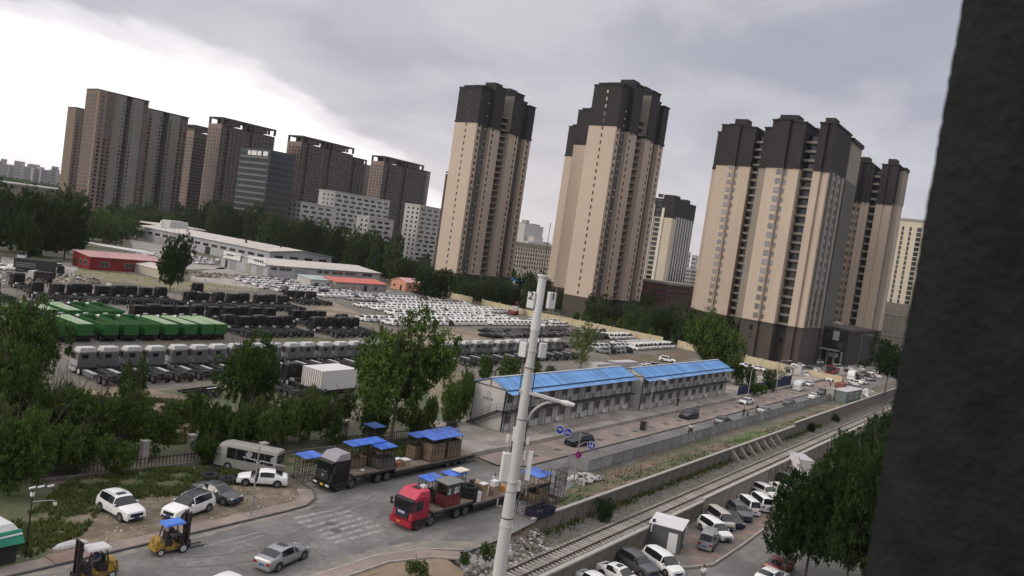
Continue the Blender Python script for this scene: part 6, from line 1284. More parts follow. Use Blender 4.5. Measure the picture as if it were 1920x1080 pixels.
# ---------------------------------------------------------------- minibuses, box lorries, forklifts
def bus(label, x, y, rz, L=7., W=2.1, H=2.65, paint=None, z=0):
    paint = paint or m_bgp; t = thing('minibus', label, 'minibus', (x, y, z), rz); h = W/2; l = L/2; b = MB()
    prof = [(-h, .35), (h, .35), (h, 1.25), (h*.93, H-.35), (h*.78, H-.08), (h*.4, H), (-h*.4, H), (-h*.78, H-.08), (-h*.93, H-.35), (-h, 1.25)]
    st = [(-l, .94, -.06), (-l+.25, 1., 0), (l-.9, 1, 0), (l-.35, .97, -.16), (l-.12, .94, -.5), (l, .9, -1.15)]
    rings = [[(x_, a*s_, z_ if z_ < 1.3 else z_+dz*(z_-1.25)/(H-1.25)) for a, z_ in prof] for x_, s_, dz in st]; n = len(prof)
    for r_ in rings: b.v += r_
    for i in range(len(rings)-1):
        for j in range(n): b.f.append((i*n+j, i*n+(j+1) % n, (i+1)*n+(j+1) % n, (i+1)*n+j)); b.m.append(0)
    b.f.append(tuple(range(n))[::-1]); b.f.append(tuple((len(rings)-1)*n+k for k in range(n))); b.m += [0, 0]
    link('body', weld(b.mesh('body', paint)), t)
    for s_ in (-1, 1):
        for k in range(5):
            x0 = -l+.3+k*(L-1.5)/5; x1 = x0+(L-1.5)/5-.05; yb, yt = h*.985, h*.93
            obj('side_window', MB().hexa([(x0, s_*yb-.03, 1.22), (x1, s_*yb-.03, 1.22), (x1, s_*yb+.035, 1.22), (x0, s_*yb+.035, 1.22), (x0, s_*yt-.03, H-.38), (x1, s_*yt-.03, H-.38), (x1, s_*yt+.035, H-.38), (x0, s_*yt+.035, H-.38)]), m_cg, t)
        for xx in (-l+1.3, l-1.5): link('wheel', WM, t, (xx, s_*(h-.09), .03)); obj('wheel_arch', MB().tube((xx, s_*(h-.02), .38), (xx, s_*(h+.005), .38), .45, n=14), m_trim, t)
        obj('door_mirror', MB().beam((l-.3, s_*h*.9, 1.5), (l+.1, s_*(h+.2), 1.6), .03).box(l+.02, s_*(h+.2)-.06, 1.4, l+.1, s_*(h+.2)+.06, 1.75), m_trim, t)
        obj('tail_light', MB().box(-l-.015, s_*h*.8-.1, .9, -l+.05, s_*h*.8+.1, 1.2), m_tl, t); obj('headlight', MB().box(l-.08, s_*h*.65-.2, .75, l+.01, s_*h*.65+.2, .95), m_hl, t)
    obj('rear_window', MB().box(-l-.02, -h*.78, 1.3, -l+.05, h*.78, H-.42), m_cg, t)
    obj('windscreen', MB().hexa([(l-.02, -h*.84, 1.25), (l+.012, -h*.84, 1.27), (l+.012, h*.84, 1.27), (l-.02, h*.84, 1.25), (l-.22, -h*.8, H-.62), (l-.12, -h*.8, H-.55), (l-.12, h*.8, H-.55), (l-.22, h*.8, H-.62)]), m_cg, t)
    obj('bumper', MB().box(l-.15, -h*.9, .32, l+.05, h*.9, .6), paint, t); obj('bumper', MB().box(-l-.06, -h*.9, .32, -l+.1, h*.9, .6), paint, t)
    return t
bus('beige minibus seen from behind, parked in the grass beside the white sedan', 50.2, 63.9, math.radians(117), L=6.4, paint=M('dull beige paint', (.25, .245, .22), rough=.4, var=.05))
gx, gy = G(1497, 732); bus('white minibus facing the camera at the kerb beside the navy hoarding', gx, gy, math.radians(184), L=5.6, W=2., H=2.5, paint=m_wp)
gx, gy = G(1596, 712); bus('white box bodied minibus at the road end right of the red truck', gx, gy, math.radians(187), L=6.5, W=2.2, H=2.9, paint=m_wp)
gx, gy = G(1572, 706); t = thing('red_truck', 'red truck partly hidden behind the white minibus at the road end', 'truck', (gx, gy+2, 0), math.pi); cab(t, m_rp, m_rp, None, 1.5, fair=.2); chassis(t, -4, 3.6, (2.8, -2.6)); obj('box', MB().box(-4.2, -1.2, 1.1, 1.3, 1.2, 2.3), m_rp, t)
def box_lorry(label, x, y, rz, z):
    t = thing('box_lorry', label, 'truck', (x, y, z), rz); obj('box', MB().box(-2.6, -1.1, 1.0, 1.9, 1.1, 3.3), M('white box body', (.58, .56, .55)), t); obj('roof_edge', MB().box(-2.64, -1.13, 3.28, 1.93, 1.13, 3.36), m_alu, t)
    for s_ in (0, 1): obj('rear_door', MB().box(-2.66, -1.06+s_*1.08, 1.06, -2.61, -.02+s_*1.07, 3.22), M('box door', (.5, .49, .48), var=.05), t)
    obj('cab', MB().hexa([(2., -1.0, .6), (3.6, -1., .6), (3.6, 1., .6), (2., 1., .6), (2., -1., 2.2), (3.1, -.9, 2.2), (3.1, .9, 2.2), (2., 1., 2.2)]), m_wp, t)
    chassis(t, -2.6, 3.4, (2.8, -1.6)); return t
a = G(1505, 900, VZ); box_lorry('white box lorry parked beyond the lower lot with its rear doors to the camera', a[0]+1, a[1]+1.0, math.radians(35), VZ)
m_yel2 = M('forklift yellow', (.36, .22, .025), rough=.6, var=.3, scale=2., c2=(.10, .075, .04), sc2=2.2)
def forklift(label, x, y, rz, roofm, roof2=None, z=.01):
    t = thing('forklift', label, 'forklift', (x, y, z), rz); t.scale = (1.0, 1.0, 1.0)
    cw = obj('counterweight', MB().hexa([(-1.5, -.58, .35), (-.7, -.58, .3), (-.7, .58, .3), (-1.5, .58, .35), (-1.35, -.5, 1.25), (-.7, -.55, 1.2), (-.7, .55, 1.2), (-1.35, .5, 1.25)]), m_yel2, t); md = cw.modifiers.new('bevel', 'BEVEL'); md.width = .12; md.segments = 3
    obj('body', MB().box(-.7, -.55, .3, .75, .55, .62), m_yel2, t); obj('dashboard', MB().box(.35, -.5, .62, .75, .5, 1.2), m_cage, t); obj('engine_cover', MB().box(-.7, -.5, .62, -.15, .5, 1.05), m_cage, t)
    obj('seat', MB().box(-.55, -.25, 1.06, -.05, .25, 1.2).box(-.6, -.25, 1.2, -.48, .25, 1.65), m_trim, t)
    obj('steering_wheel', MB().tube((.38, 0, 1.25), (.33, 0, 1.42), .02).tube((.31, 0, 1.42), (.29, 0, 1.45), .19, n=12), m_trim, t)
    for sx, zt_ in ((-.62, 2.1), (.62, 2.15)):
        for sy in (-.5, .5): obj('guard_post', MB().beam((sx+(.1 if sx > 0 else -.1), sy, 1.1), (sx*.8, sy, zt_), .07), m_cage, t)
    r_ = obj('overhead_guard', MB().hexa([(-.85, -.62, 2.1), (.75, -.62, 2.16), (.75, .62, 2.16), (-.85, .62, 2.1), (-.75, -.52, 2.28), (.65, -.52, 2.32), (.65, .52, 2.32), (-.75, .52, 2.28)]), roofm, t); md = r_.modifiers.new('bevel', 'BEVEL'); md.width = .05; md.segments = 2
    for s_ in (-1, 1):
        link('wheel', TWF, t, (.62, s_*.62, 0)).scale = (.66, .66, .66); link('wheel', TWF, t, (-1.0, s_*.52, 0)).scale = (.52, .6, .52)
        obj('mast_rail', MB().box(.98, s_*.32-.07, .1, 1.12, s_*.32+.07, 2.75).box(1.13, s_*.24-.05, .15, 1.22, s_*.24+.05, 2.9), m_cage, t)
        obj('fork', MB().box(1.3, s_*.28-.06, .1, 2.5, s_*.28+.06, .15).box(1.28, s_*.28-.06, .1, 1.34, s_*.28+.06, .75), m_chs, t)
    
    for (xa_, xb2, za_) in ((.98, 1.12, 2.7), (.98, 1.1, 1.3), (1.23, 1.29, .2), (1.23, 1.29, .6)): obj('mast_crossbar', MB().box(xa_, -.42, za_, xb2, .42, za_+.1), m_cage, t)
    obj('lift_cylinder', MB().tube((1.08, 0, .2), (1.08, 0, 2.5), .05, n=8), m_cage, t)
    return t
forklift('yellow forklift with blue roof driving beside the kerb, forks pointing right', 34.2, 51.2, math.radians(-6), M('forklift blue roof', (.06, .17, .55), var=.05, rough=.4))
forklift('yellow forklift with white roof at the bottom left edge, mast pointing left', 27.9, 50.0, math.radians(178), m_cabw)
tag(obj('steel_plate', MB().box(-1.6, -.8, 0, 1.6, .8, .05), M('rusty plate', (.23, .16, .13), var=.2, scale=1.), loc=(28.6, 53.9, .14)), 'brown rusty sheet lying on the pavement behind the white roofed forklift', 'sheet')
tag(obj('plaster_heap', MB().add([(1.3*math.cos(a)*f, .5*math.sin(a)*f, h) for f, h in ((1, 0), (.8, .16), (.35, .28)) for a in np.linspace(0, 5.65, 10)], [(i+10*j, (i+1) % 10+10*j, (i+1) % 10+10*j+10, i+10*j+10) for j in range(2) for i in range(10)]+[tuple(range(20, 30))]), m_pls, loc=(29.3, 55.9, .0)), 'heap of white plaster on the pavement edge by the forklift', 'heap', kind='stuff')
# green tarpaulin stall at left edge
gx, gy = G(-14, 1048); st_ = thing('tarp_shack', 'dark shack under a white and green tarpaulin at the left edge', 'shack', (gx, gy, 0), .1)
obj('wall', MB().box(-2.6, -1.3, 0, .8, 1.3, 2.0), m_dk, st_); tb = MB().hexa([(-2.9, -1.5, 2.0), (1.0, -1.5, 1.95), (1.0, 1.5, 1.95), (-2.9, 1.5, 2.0), (-2.7, -1., 2.75), (.6, -.9, 2.6), (.6, 1.3, 2.6), (-2.7, 1.3, 2.75)]); obj('white_sheet', tb, M('white tarp', (.55, .54, .52), var=.1), st_)
obj('green_sheet', MB().hexa([(-2.95, -1.62, 1.5), (1.12, -1.6, 1.35), (1.12, -1.45, 1.35), (-2.9, -1.45, 1.5), (-2.8, -1.4, 2.35), (.95, -1.35, 2.25), (.95, -1.2, 2.25), (-2.8, -1.25, 2.35)]), M('green tarp', (.04, .26, .17), var=.15), st_)
# black cabin with white roof in the lower lot
ax, ay = G(1272, 1041, VZ); hb = thing('site_cabin', 'dark grey site cabin with white corrugated roof and two white doors in the lower lot', 'cabin', (ax, ay, VZ), math.radians(14))
m_cb = M('charcoal cabin wall', (.075, .08, .085), var=.08, scale=.8); obj('wall', MB().box(-.0, 0, 0, 4.0, 3.4, 2.55), m_cb, hb)
for i in range(9): obj('roof_panel', MB().box(-.08+i*.46, -.1, 2.56, -.08+i*.46+.43, 3.5, 2.66).box(-.08+i*.46+.43, -.1, 2.56, -.08+i*.46+.46, 3.5, 2.61), M('white cabin roof', (.60, .59, .60), var=.05, rnd=.08), hb)
obj('door', MB().box(-.04, .35, .05, -.005, 1.3, 2.1), M('white cabin door', (.55, .55, .55), var=.03), hb); obj('door', MB().box(2.9, -.04, .05, 3.6, -.005, 2.1), M('white cabin door', (.55, .55, .55)), hb)
link('window', win_me(.9, .9, fm=m_slab), hb, (1.3, -.02, .95)); obj('vent_pipe', MB().box(.2, 2.9, 2.66, .5, 3.2, 2.95), m_trim, hb); obj('pipe', MB().path([(-.1, 3.1, 2.5), (-.35, 3.1, 2.3), (-.4, 3.1, 1.8)], .04), m_foam, hb)
# grey green container hut and clutter at the far end of the strip
gx, gy = G(1563, 752); gh = thing('container_hut', 'grey green container hut with white framed windows at the far end of the dirt strip', 'hut', (gx, 41.2, 0), math.radians(-3))
obj('wall', MB().box(0, 0, 0, 13, 3, 2.7), M('grey green sheet', (.13, .16, .15), var=.08), gh); obj('roof', MB().box(-.15, -.15, 2.7, 13.15, 3.15, 2.82), m_wb, gh)
for u in (3.5, 8.3): link('window', win_me(1.6, 1.3, fm=m_wh), gh, (u, -.02, .9))
for i, (dx_, dy_, w_, h_, mm, lb_) in enumerate([(9, 3.6, 4, 3.6, M('rust red sheet', (.2, .08, .06)), 'rust red shed panel behind the container hut'), (1.2, 3.6, 3, 2.9, m_slab, 'pale crate stack behind the left end of the container hut'), (14.5, 1, 2, 2.2, m_gp, 'grey box at the right end of the container hut')]):
    crate(lb_, gx+dx_, 41.2+dy_, 0, w_, 1.8, h_, mm, name='storage_box')
scatter('white_bags', 160, (216, 238), (41, 44), lambda x, y: 0, .3, .8, [m_foam, m_stone, m_pls], 'heap of white bags and scrap behind the container hut below the tree', 'bags', .7, 31)
# kiosk at the gate
gx, gy = G(1478, 706); ks = thing('gate_kiosk', 'small pale kiosk with flat roof standing in the gap of the cream wall', 'kiosk', (gx, gy, 0), 0); obj('wall', MB().box(-1, -1, 0, 1, 1, 2.8), m_wb, ks); obj('roof', MB().box(-1.8, -1.8, 2.8, 1.8, 1.8, 3.0), m_slab, ks); obj('window', MB().box(-1.03, -.6, 1.1, -1., .6, 2.2), m_win, ks)
# black bin and stone block near the apron
gx, gy = G(845, 808); tag(obj('bin', MB().box(-.5, -.5, 0, .5, .5, 1.2).box(-.56, -.56, 1.2, .56, .56, 1.28), m_trim, loc=(gx, gy, 0)), 'square black bin at the left end of the concrete apron', 'bin')
gx, gy = G(1204, 808); tag(obj('bin', MB().box(-.4, -.3, 0, .4, .3, 1.3).box(-.45, -.35, 1.3, .45, .35, 1.4), m_cage, loc=(gx, gy, .13)), 'dark metal litter bin at the foot of the street lamp by the huts', 'bin')
for i, (px, py) in enumerate([(268, 868), (356, 855), (644, 822), (776, 805), (490, 870)]):
    gx, gy = G(px, py); tag(obj('stone_post', MB().box(-.32, -.32, 0, .32, .32, 2.1).box(-.38, -.38, 2.1, .38, .38, 2.25), m_conc, loc=(gx, gy, 0)), 'square concrete gate post among the bushes, %s from the left' % ORD[i], 'post', 'concrete posts in the hedge')
# old fence behind the verge
hf = thing('old_fence', 'low rusty picket fence running behind the verge under the hedge', 'fence', (*G(60, 905), 0), 0)
p0 = Vector(G(60, 905)); p1 = Vector(G(860, 812)); L_ = (p1-p0).length; hf.rotation_euler = (0, 0, math.atan2(p1.y-p0.y, p1.x-p0.x)); pk = MB().box(-.03, -.03, 0, .03, .03, 1.25).mesh('picket', m_cage)
for i in range(int(L_/.35)): link('picket', pk, hf, (i*.35, 0, 0))
obj('fence_rail', MB().box(0, -.03, 1.0, L_, .03, 1.08), m_cage, hf); obj('fence_rail', MB().box(0, -.03, .2, L_, .03, .28), m_cage, hf); obj('kerb_wall', MB().box(0, -.5, 0, L_, -.25, .35), m_concd, hf)
# ---------------------------------------------------------------- telecom pole
PX, PY, PZ = 41.85, 27.35, -3.5; PH = 24.2-PZ
pl = thing('telecom_pole', 'tall white round telecom pole with antenna panels and a street lamp arm in the foreground', 'mast', (PX, PY, PZ), 0)
m_pole = M('white pole paint', (.50, .485, .47), var=.04, scale=.4, streak=.12, rough=.5); m_ant = M('antenna cover', (.60, .595, .59), var=.02, rough=.5)
shd = MB(); zs = [(0, .46), (8.6, .42), (11.7, .40), (14.6, .335), (18.7, .31), (23.1, .27), (25.2, .25)]
for (z0_, r0), (z1_, r1) in zip(zs, zs[1:]): shd.tube((0, 0, z0_), (0, 0, z1_), r0, r1, 24)
sh = obj('shaft', shd, m_pole, pl)
for z_ in (11.7, 14.6, 23.): obj('flange', MB().tube((0, 0, z_-.05), (0, 0, z_+.05), .56-.0105*z_, n=24), m_pole, pl)
vr = ray(1000, 500); vdir = Vector((vr.x, vr.y)).normalized(); vrt = Vector((vdir.y, -vdir.x))   # right as seen from the window
def rel(px, py, dep=0.):
    """point beside the pole seen at a pixel, at the pole's own distance"""
    v = ray(px, py); r = 50.+dep; t = r/(v.x*vdir.x+v.y*vdir.y); return Vector((v.x*t-PX, v.y*t-PY, HCAM+v.z*t-PZ))
zt_ = PH
obj('top_unit', MB().tube((0, 0, 24.3), (0, 0, PH), .29, .25, 16).tube((0, 0, PH), (0, 0, PH+.12), .34, n=16), m_ant, pl)
obj('lightning_rod', MB().tube((0, 0, PH), (0, 0, PH+3.4), .02, n=5), m_cage, pl)
def antenna(px0, px1, w, dpt, h, side, text=None, tilt=0.):
    c = rel(*px0); rzv = math.atan2(vrt.y, vrt.x); b = MB().box(-w/2, -dpt/2, 0, w/2, dpt/2, h)
    o = obj('antenna_panel', b, m_ant, pl, loc=tuple(c), rz=rzv+side*.5); md = o.modifiers.new('bevel', 'BEVEL'); md.width = .05; md.segments = 2
    off = Vector((0, 0, 0)); bz = c.z+h*.5
    for q in (.25, .75): obj('bracket', MB().beam((c.x, c.y, c.z+h*q), (0, 0, c.z+h*q), .05), m_cage, pl)
    if text:
        cu = bpy.data.curves.new('numeral', 'FONT'); cu.body = text; cu.size = .75; cu.align_x = 'CENTER'; to = bpy.data.objects.new('numeral_src', cu); C.objects.link(to)
        dg = bpy.context.evaluated_depsgraph_get(); me = bpy.data.meshes.new_from_object(to.evaluated_get(dg)); bpy.data.objects.remove(to); me.materials.clear(); me.materials.append(m_trim)
        n_ = link('numeral', me, o, (0, -dpt/2-.055, h*.55)); n_.rotation_euler = (math.pi/2, 0, 0)
    return o
antenna((995, 578), None, .52, .35, 1.05, -1, '2'); antenna((1031, 579), None, .52, .35, 1.05, 1, '1')
antenna((979, 669), None, .5, .28, .95, -1); antenna((1015, 671), None, .5, .28, .95, 1)
# antenna steel work and cables
for z_ in (21.9, 18.6, 13.9): obj('clamp_ring', MB().tube((0, 0, z_), (0, 0, z_+.07), .37, n=16), M('galvanised steel', (.25, .25, .25)), pl)
for s_ in (-1, 1):
    for (za, zb_) in ((20.2, 24.6), (16.4, 20.6)):
        obj('antenna_mount', MB().tube((vrt.x*s_*.4, vrt.y*s_*.4, za), (vrt.x*s_*.4, vrt.y*s_*.4, zb_), .035, n=6), m_cage, pl)
big_ = rel(944, 902); o = obj('equipment_box', MB().box(-.28, -.22, 0, .28, .22, 1.85), m_ant, pl, loc=tuple(big_), rz=math.atan2(vrt.y, vrt.x)+.25); o.modifiers.new('bevel', 'BEVEL').width = .04
o = obj('antenna_panel', MB().box(-.14, -.1, 0, .14, .1, 1.85), m_ant, pl, loc=tuple(rel(988, 900)), rz=math.atan2(vrt.y, vrt.x)); o = obj('equipment_box', MB().box(-.2, -.15, 0, .2, .15, .6), m_ant, pl, loc=tuple(rel(969, 919)), rz=math.atan2(vrt.y, vrt.x))
for (px, py, h_) in ((951, 828, .45), (962, 826, .9), (989, 833, .42), (982, 862, .55)): obj('small_antenna', MB().box(-.1, -.08, 0, .1, .08, h_), m_ant, pl, loc=tuple(rel(px, py)), rz=.4)
cb = MB()
for (a, b_) in (((948, 840), (951, 905)), ((955, 830), (957, 900)), ((982, 850), (980, 925)), ((990, 870), (986, 930)), ((947, 842), (992, 852)), ((944, 870), (990, 885)), ((950, 905), (985, 915))): cb.tube(rel(*a), rel(*b_), .035, n=6)
cb.path([rel(967, 862), rel(975, 880), rel(978, 920), rel(966, 950), rel(962, 975)], .025)
for k in (0,): cb.tube(rel(932, 948), rel(934, 930+5), .05, n=6).tube(rel(932, 948), rel(972, 955), .035).tube(rel(972, 958), rel(974, 940), .05, n=6)
obj('lower_mounts', cb, M('galvanised steel', (.25, .25, .25)), pl)
obj('clamp', MB().tube(rel(963, 856)*1, rel(963, 856)+Vector((0, 0, .1)), .1).tube((0, 0, 12.2), (0, 0, 12.26), .415, n=18), m_trim, pl)
# lamp arms
arm = MB(); A0 = rel(974, 730); A1 = rel(1050, 752, 0); 
arm.hexa([tuple(A0+Vector((0, 0, -.12))-vrt.to_3d()*0+Vector((vdir.x*.25, vdir.y*.25, 0))), tuple(A1+Vector((0, 0, -.08))+Vector((vdir.x*.2, vdir.y*.2, 0))), tuple(A1+Vector((0, 0, -.08))-Vector((vdir.x*.2, vdir.y*.2, 0))), tuple(A0+Vector((0, 0, -.12))-Vector((vdir.x*.25, vdir.y*.25, 0))),
          tuple(A0+Vector((0, 0, .06))+Vector((vdir.x*.25, vdir.y*.25, 0))), tuple(A1+Vector((0, 0, .05))+Vector((vdir.x*.2, vdir.y*.2, 0))), tuple(A1+Vector((0, 0, .05))-Vector((vdir.x*.2, vdir.y*.2, 0))), tuple(A0+Vector((0, 0, .06))-Vector((vdir.x*.25, vdir.y*.25, 0)))])
obj('lamp_boom', arm, m_pole, pl)
cv = MB(); P0, P1, P2 = rel(983, 799), rel(1000, 752), rel(1045, 753)
pts_ = [(P0*(1-t)**2+P1*2*t*(1-t)+P2*t*t) for t in np.linspace(0, 1, 11)]; cv.path(pts_, .085, 8).tube(P0+Vector((0, 0, -.4)), P0, .09, n=8); obj('lamp_arm', cv, m_pole, pl)
l0, l1 = rel(1044, 752), rel(1077, 760); obj('lamp_head', MB().tube(l0, l0*.4+l1*.6, .10, .19, 10).tube(l0*.4+l1*.6, l1, .19, .12, 10), m_ant, pl)
# ---------------------------------------------------------------- road signs and lamps
m_sb = M('sign blue', (.02, .045, .28), var=.02, rough=.4); m_sw = M('sign white', (.62, .63, .66), var=.02, rough=.4); m_pst = M('galvanised post', (.25, .24, .225), var=.1, rough=.5)
def disc(b, c, r, nrm_, th=.03, mi=0, n=20): c = Vector(c); nrm_ = Vector(nrm_).normalized(); b.tube(c, c+nrm_*th, r, r, n, mi)
sp = thing('traffic_sign', 'grey traffic post with three round blue signs and one purple red disc', 'road sign', (79.3, 43.6, 0), 0)
obj('post', MB().tube((0, 0, 0), (0, 0, 6.3), .09, .07, 10), m_pst, sp)
FN = Vector((-.85, -.5, 0)).normalized(); TN = Vector((FN.y, -FN.x, 0))
obj('arm', MB().path([(-.05, 0, 4.6), (-.3, 0, 5.4), (-1.2, 0, 5.9), (-5.6, 0, 6.9)], .05, 8).path([(.0, 0, 4.3), (1.2, 0, 4.6), (3.5, 0, 4.1)], .045, 8), m_pst, sp)
for (x_, z_, kind) in ((-5.0, 6.75, 'car'), (-3.2, 6.25, 'bike'), (2.7, 4.05, 'walk')):
    s_ = MB(); c = Vector((x_, -.1, z_)); disc(s_, c, .48, FN, .03, 0); disc(s_, c-FN*.005, .44, FN, .045, 1); so = obj('sign_disc', s_, [m_sw, m_sb], sp)
    g = MB(); o_ = c+FN*.045
    def pt(u, v): return o_+TN*u+Vector((0, 0, v))
    def bar(u0, v0, u1, v1, w_): g.beam(pt(u0, v0), pt(u1, v1), w_)
    if kind == 'car': g.add([pt(-.22, -.1), pt(.22, -.1), pt(.22, .05), pt(.14, .2), pt(-.14, .2), pt(-.22, .05)], [tuple(range(6)), tuple(range(5, -1, -1))])
    elif kind == 'bike':
        for u in (-.17, .17):
            for k in range(10): a0, a1 = k*.628, (k+1)*.628; bar(u+.12*math.cos(a0), -.08+.12*math.sin(a0), u+.12*math.cos(a1), -.08+.12*math.sin(a1), .03)
        bar(-.17, -.08, 0, .08, .03); bar(0, .08, .17, -.08, .03); bar(0, .08, .1, .18, .03)
    else:
        for u, k in ((-.13, 1.), (.14, .75)): g.add([pt(u-.07, .0), pt(u+.07, .0), pt(u+.06, .24*k), pt(u-.06, .24*k)], [(0, 1, 2, 3), (3, 2, 1, 0)]); bar(u-.04, 0, u-.06, -.25*k, .05); bar(u+.04, 0, u+.06, -.25*k, .05); disc(g, pt(u, .31*k), .055, FN, .01)
    obj('pictogram', g, m_sw, sp)
s_ = MB(); c = Vector((-.05, -.12, 3.3)); FN2 = Vector((-.6, -.8, 0)).normalized(); disc(s_, c, .42, FN2, .03, 0); disc(s_, c-FN2*.004, .34, FN2, .042, 1); T2 = Vector((FN2.y, -FN2.x, 0))
s_.m += []; k0 = len(s_.f); s_.beam(c+FN2*.045+T2*.22+Vector((0, 0, .22)), c+FN2*.045-T2*.22-Vector((0, 0, .22)), .05, 0).beam(c+FN2*.045-T2*.22+Vector((0, 0, .22)), c+FN2*.045+T2*.22-Vector((0, 0, .22)), .05, 0)
obj('no_parking_disc', s_, [M('sign magenta red', (.42, .06, .16), var=.02), M('sign purple', (.10, .02, .13), var=.02)], sp)
def onYr(px, py, Y, base): v = onY(px, py, Y); return (v.x-base[0], v.y-base[1], v.z)
cp_ = thing('signal_post', 'grey post with two sideways arms carrying small white discs in front of the minibus', 'post', (43.2, 53.9, .13), 0); bs = (43.2, 53.9)
obj('post', MB().tube((0, 0, 0), (0, 0, 5.9), .085, .06, 10).box(-.3, -.3, 0, .3, .3, .04), m_pst, cp_)
obj('arm', MB().path([(0, 0, 4.2), (-.15, 0, 4.7), (-1.5, 0, 5.2)], .045, 8).path([(0, 0, 4.3), (.3, 0, 4.6), (2.9, 0, 3.75)], .045, 8), M('white arm', (.5, .5, .49)), cp_)
b = MB(); disc(b, (-1.0, -.05, 5.35), .26, (-.5, -.8, 0), .03); disc(b, (1.6, -.05, 4.5), .26, (-.5, -.8, 0), .03); obj('sign_disc', b, M('faded sign', (.33, .33, .34)), cp_)
obj('no_entry_disc', MB().tube((0, -.1, 3.2), (.03, -.14, 3.2), .34, n=16), m_dk, cp_)
cm_ = thing('camera_post', 'thin black post with white cameras on top by the green tarpaulin shack', 'camera post', (26.1, 55.5, .0), 0)
obj('post', MB().tube((0, 0, 0), (0, 0, 4.7), .06, .05, 8), m_trim, cm_); obj('bracket', MB().path([(0, 0, 3.9), (1.2, -.3, 3.9), (1.5, -.4, 3.75)], .03), m_alu, cm_)
for k, (a_, b_) in enumerate(((-.25, .05), (.3, .0), (.85, -.15))): obj('camera', MB().tube((a_, b_, 4.85), (a_+.38, b_-.1, 4.93), .08, n=8), m_foam, cm_)
obj('camera_box', MB().box(-.1, -.1, 4.3, .1, .1, 4.55), m_foam, cm_); obj('arm', MB().tube((-.3, .1, 4.78), (1.1, -.2, 4.82), .025), m_trim, cm_); obj('lamp', MB().tube((1.45, -.35, 3.55), (1.3, -.3, 3.7), .12, .05, 8), m_foam, cm_)
def lamp(label, x, y, h, arm_, ang, z=.13, r=.08, group='street lamps'):
    t = thing('street_lamp', label, 'street lamp', (x, y, z), ang, group); obj('post', MB().tube((0, 0, 0), (0, 0, h-1), r*1.3, r, 8), m_pst, t)
    obj('arm', MB().path([(0, 0, h-1), (.1, 0, h-.4), (.5, 0, h-.05), (arm_, 0, h+.1)], r*.8, 6), m_pst, t); obj('lamp_head', MB().hexa([(arm_-.1, -.15, h), (arm_+.8, -.12, h+.02), (arm_+.8, .12, h+.02), (arm_-.1, .15, h), (arm_-.1, -.1, h+.16), (arm_+.7, -.08, h+.14), (arm_+.7, .08, h+.14), (arm_-.1, .1, h+.16)]), m_wb, t); return t
lamp('thin grey street lamp in front of the joint between the two blue roofed huts', 114.9, 51.8, 8.2, 1.3, -1.2)
lamp('street lamp at the right end of the farther blue roofed hut', 160, 51.5, 8.5, 1.5, -1.0)
gx, gy = G(1463, 735); lamp('street lamp beside the navy hoarding', 178, 51.4, 9.0, 1.6, -1.)
gx, gy = G(1607, 690); lamp('tall street lamp left of the small tree beside the dark foreground wall', gx, gy, 12, 3, -.9)
for i, (px, py, tp) in enumerate([(892, 560, 9.5), (855, 552, 10), (960, 575, 9), (970, 577, 7), (1032, 595, 14), (1278, 625, 7), (733, 475, 9)]):
    gx, gy = G(px, py); t = thing('utility_post', 'thin pale post standing behind the storage yard wall, %s from the left' % ORD[[1, 0, 2, 3, 4, 5, 0][i]] if i < 6 else 'street lamp among the trees below the long white block', 'post', (gx+3, gy+1, 0), 0, 'thin posts behind the wall'); obj('post', MB().tube((0, 0, 0), (0, 0, tp), .12, .09, 6), m_slab, t); obj('lamp_head', MB().box(-.5, -.15, tp, .5, .15, tp+.25), m_wb, t)
gx, gy = G(360, 830); t = tag(obj('dead_branch', MB().path([(0, 0, 0), (-.1, .1, 1.5), (-.4, 0, 2.8), (-.5, .1, 3.9)], .07), m_cage, loc=(gx, gy, 0)), 'thin dark bare stem sticking up among the bushes left of the centre tree', 'stem')
# ---------------------------------------------------------------- people
m_skin = M('skin', (.30, .19, .13), var=.02); m_hair = M('black hair', (.015, .012, .01), var=0); 
CL = {'black': M('black cloth', (.02, .02, .022)), 'white': M('white cloth', (.55, .55, .55)), 'grey': M('grey cloth', (.15, .15, .16)), 'navy': M('navy cloth', (.03, .04, .09)), 'green': M('olive cloth', (.08, .09, .05))}
def skin_obj(name, pts, edges, rad, mat, parent, sub=1):
    me = bpy.data.meshes.new(name); me.from_pydata([tuple(p) for p in pts], edges, []); me.materials.append(mat)
    o = link(name, me, parent); md = o.modifiers.new('skin', 'SKIN'); md.use_smooth_shade = True
    if not me.skin_vertices: return o
    for i, r in enumerate(rad): me.skin_vertices[0].data[i].radius = (r, r)
    me.skin_vertices[0].data[0].use_root = True; s_ = o.modifiers.new('sub', 'SUBSURF'); s_.levels = sub; s_.render_levels = sub; return o
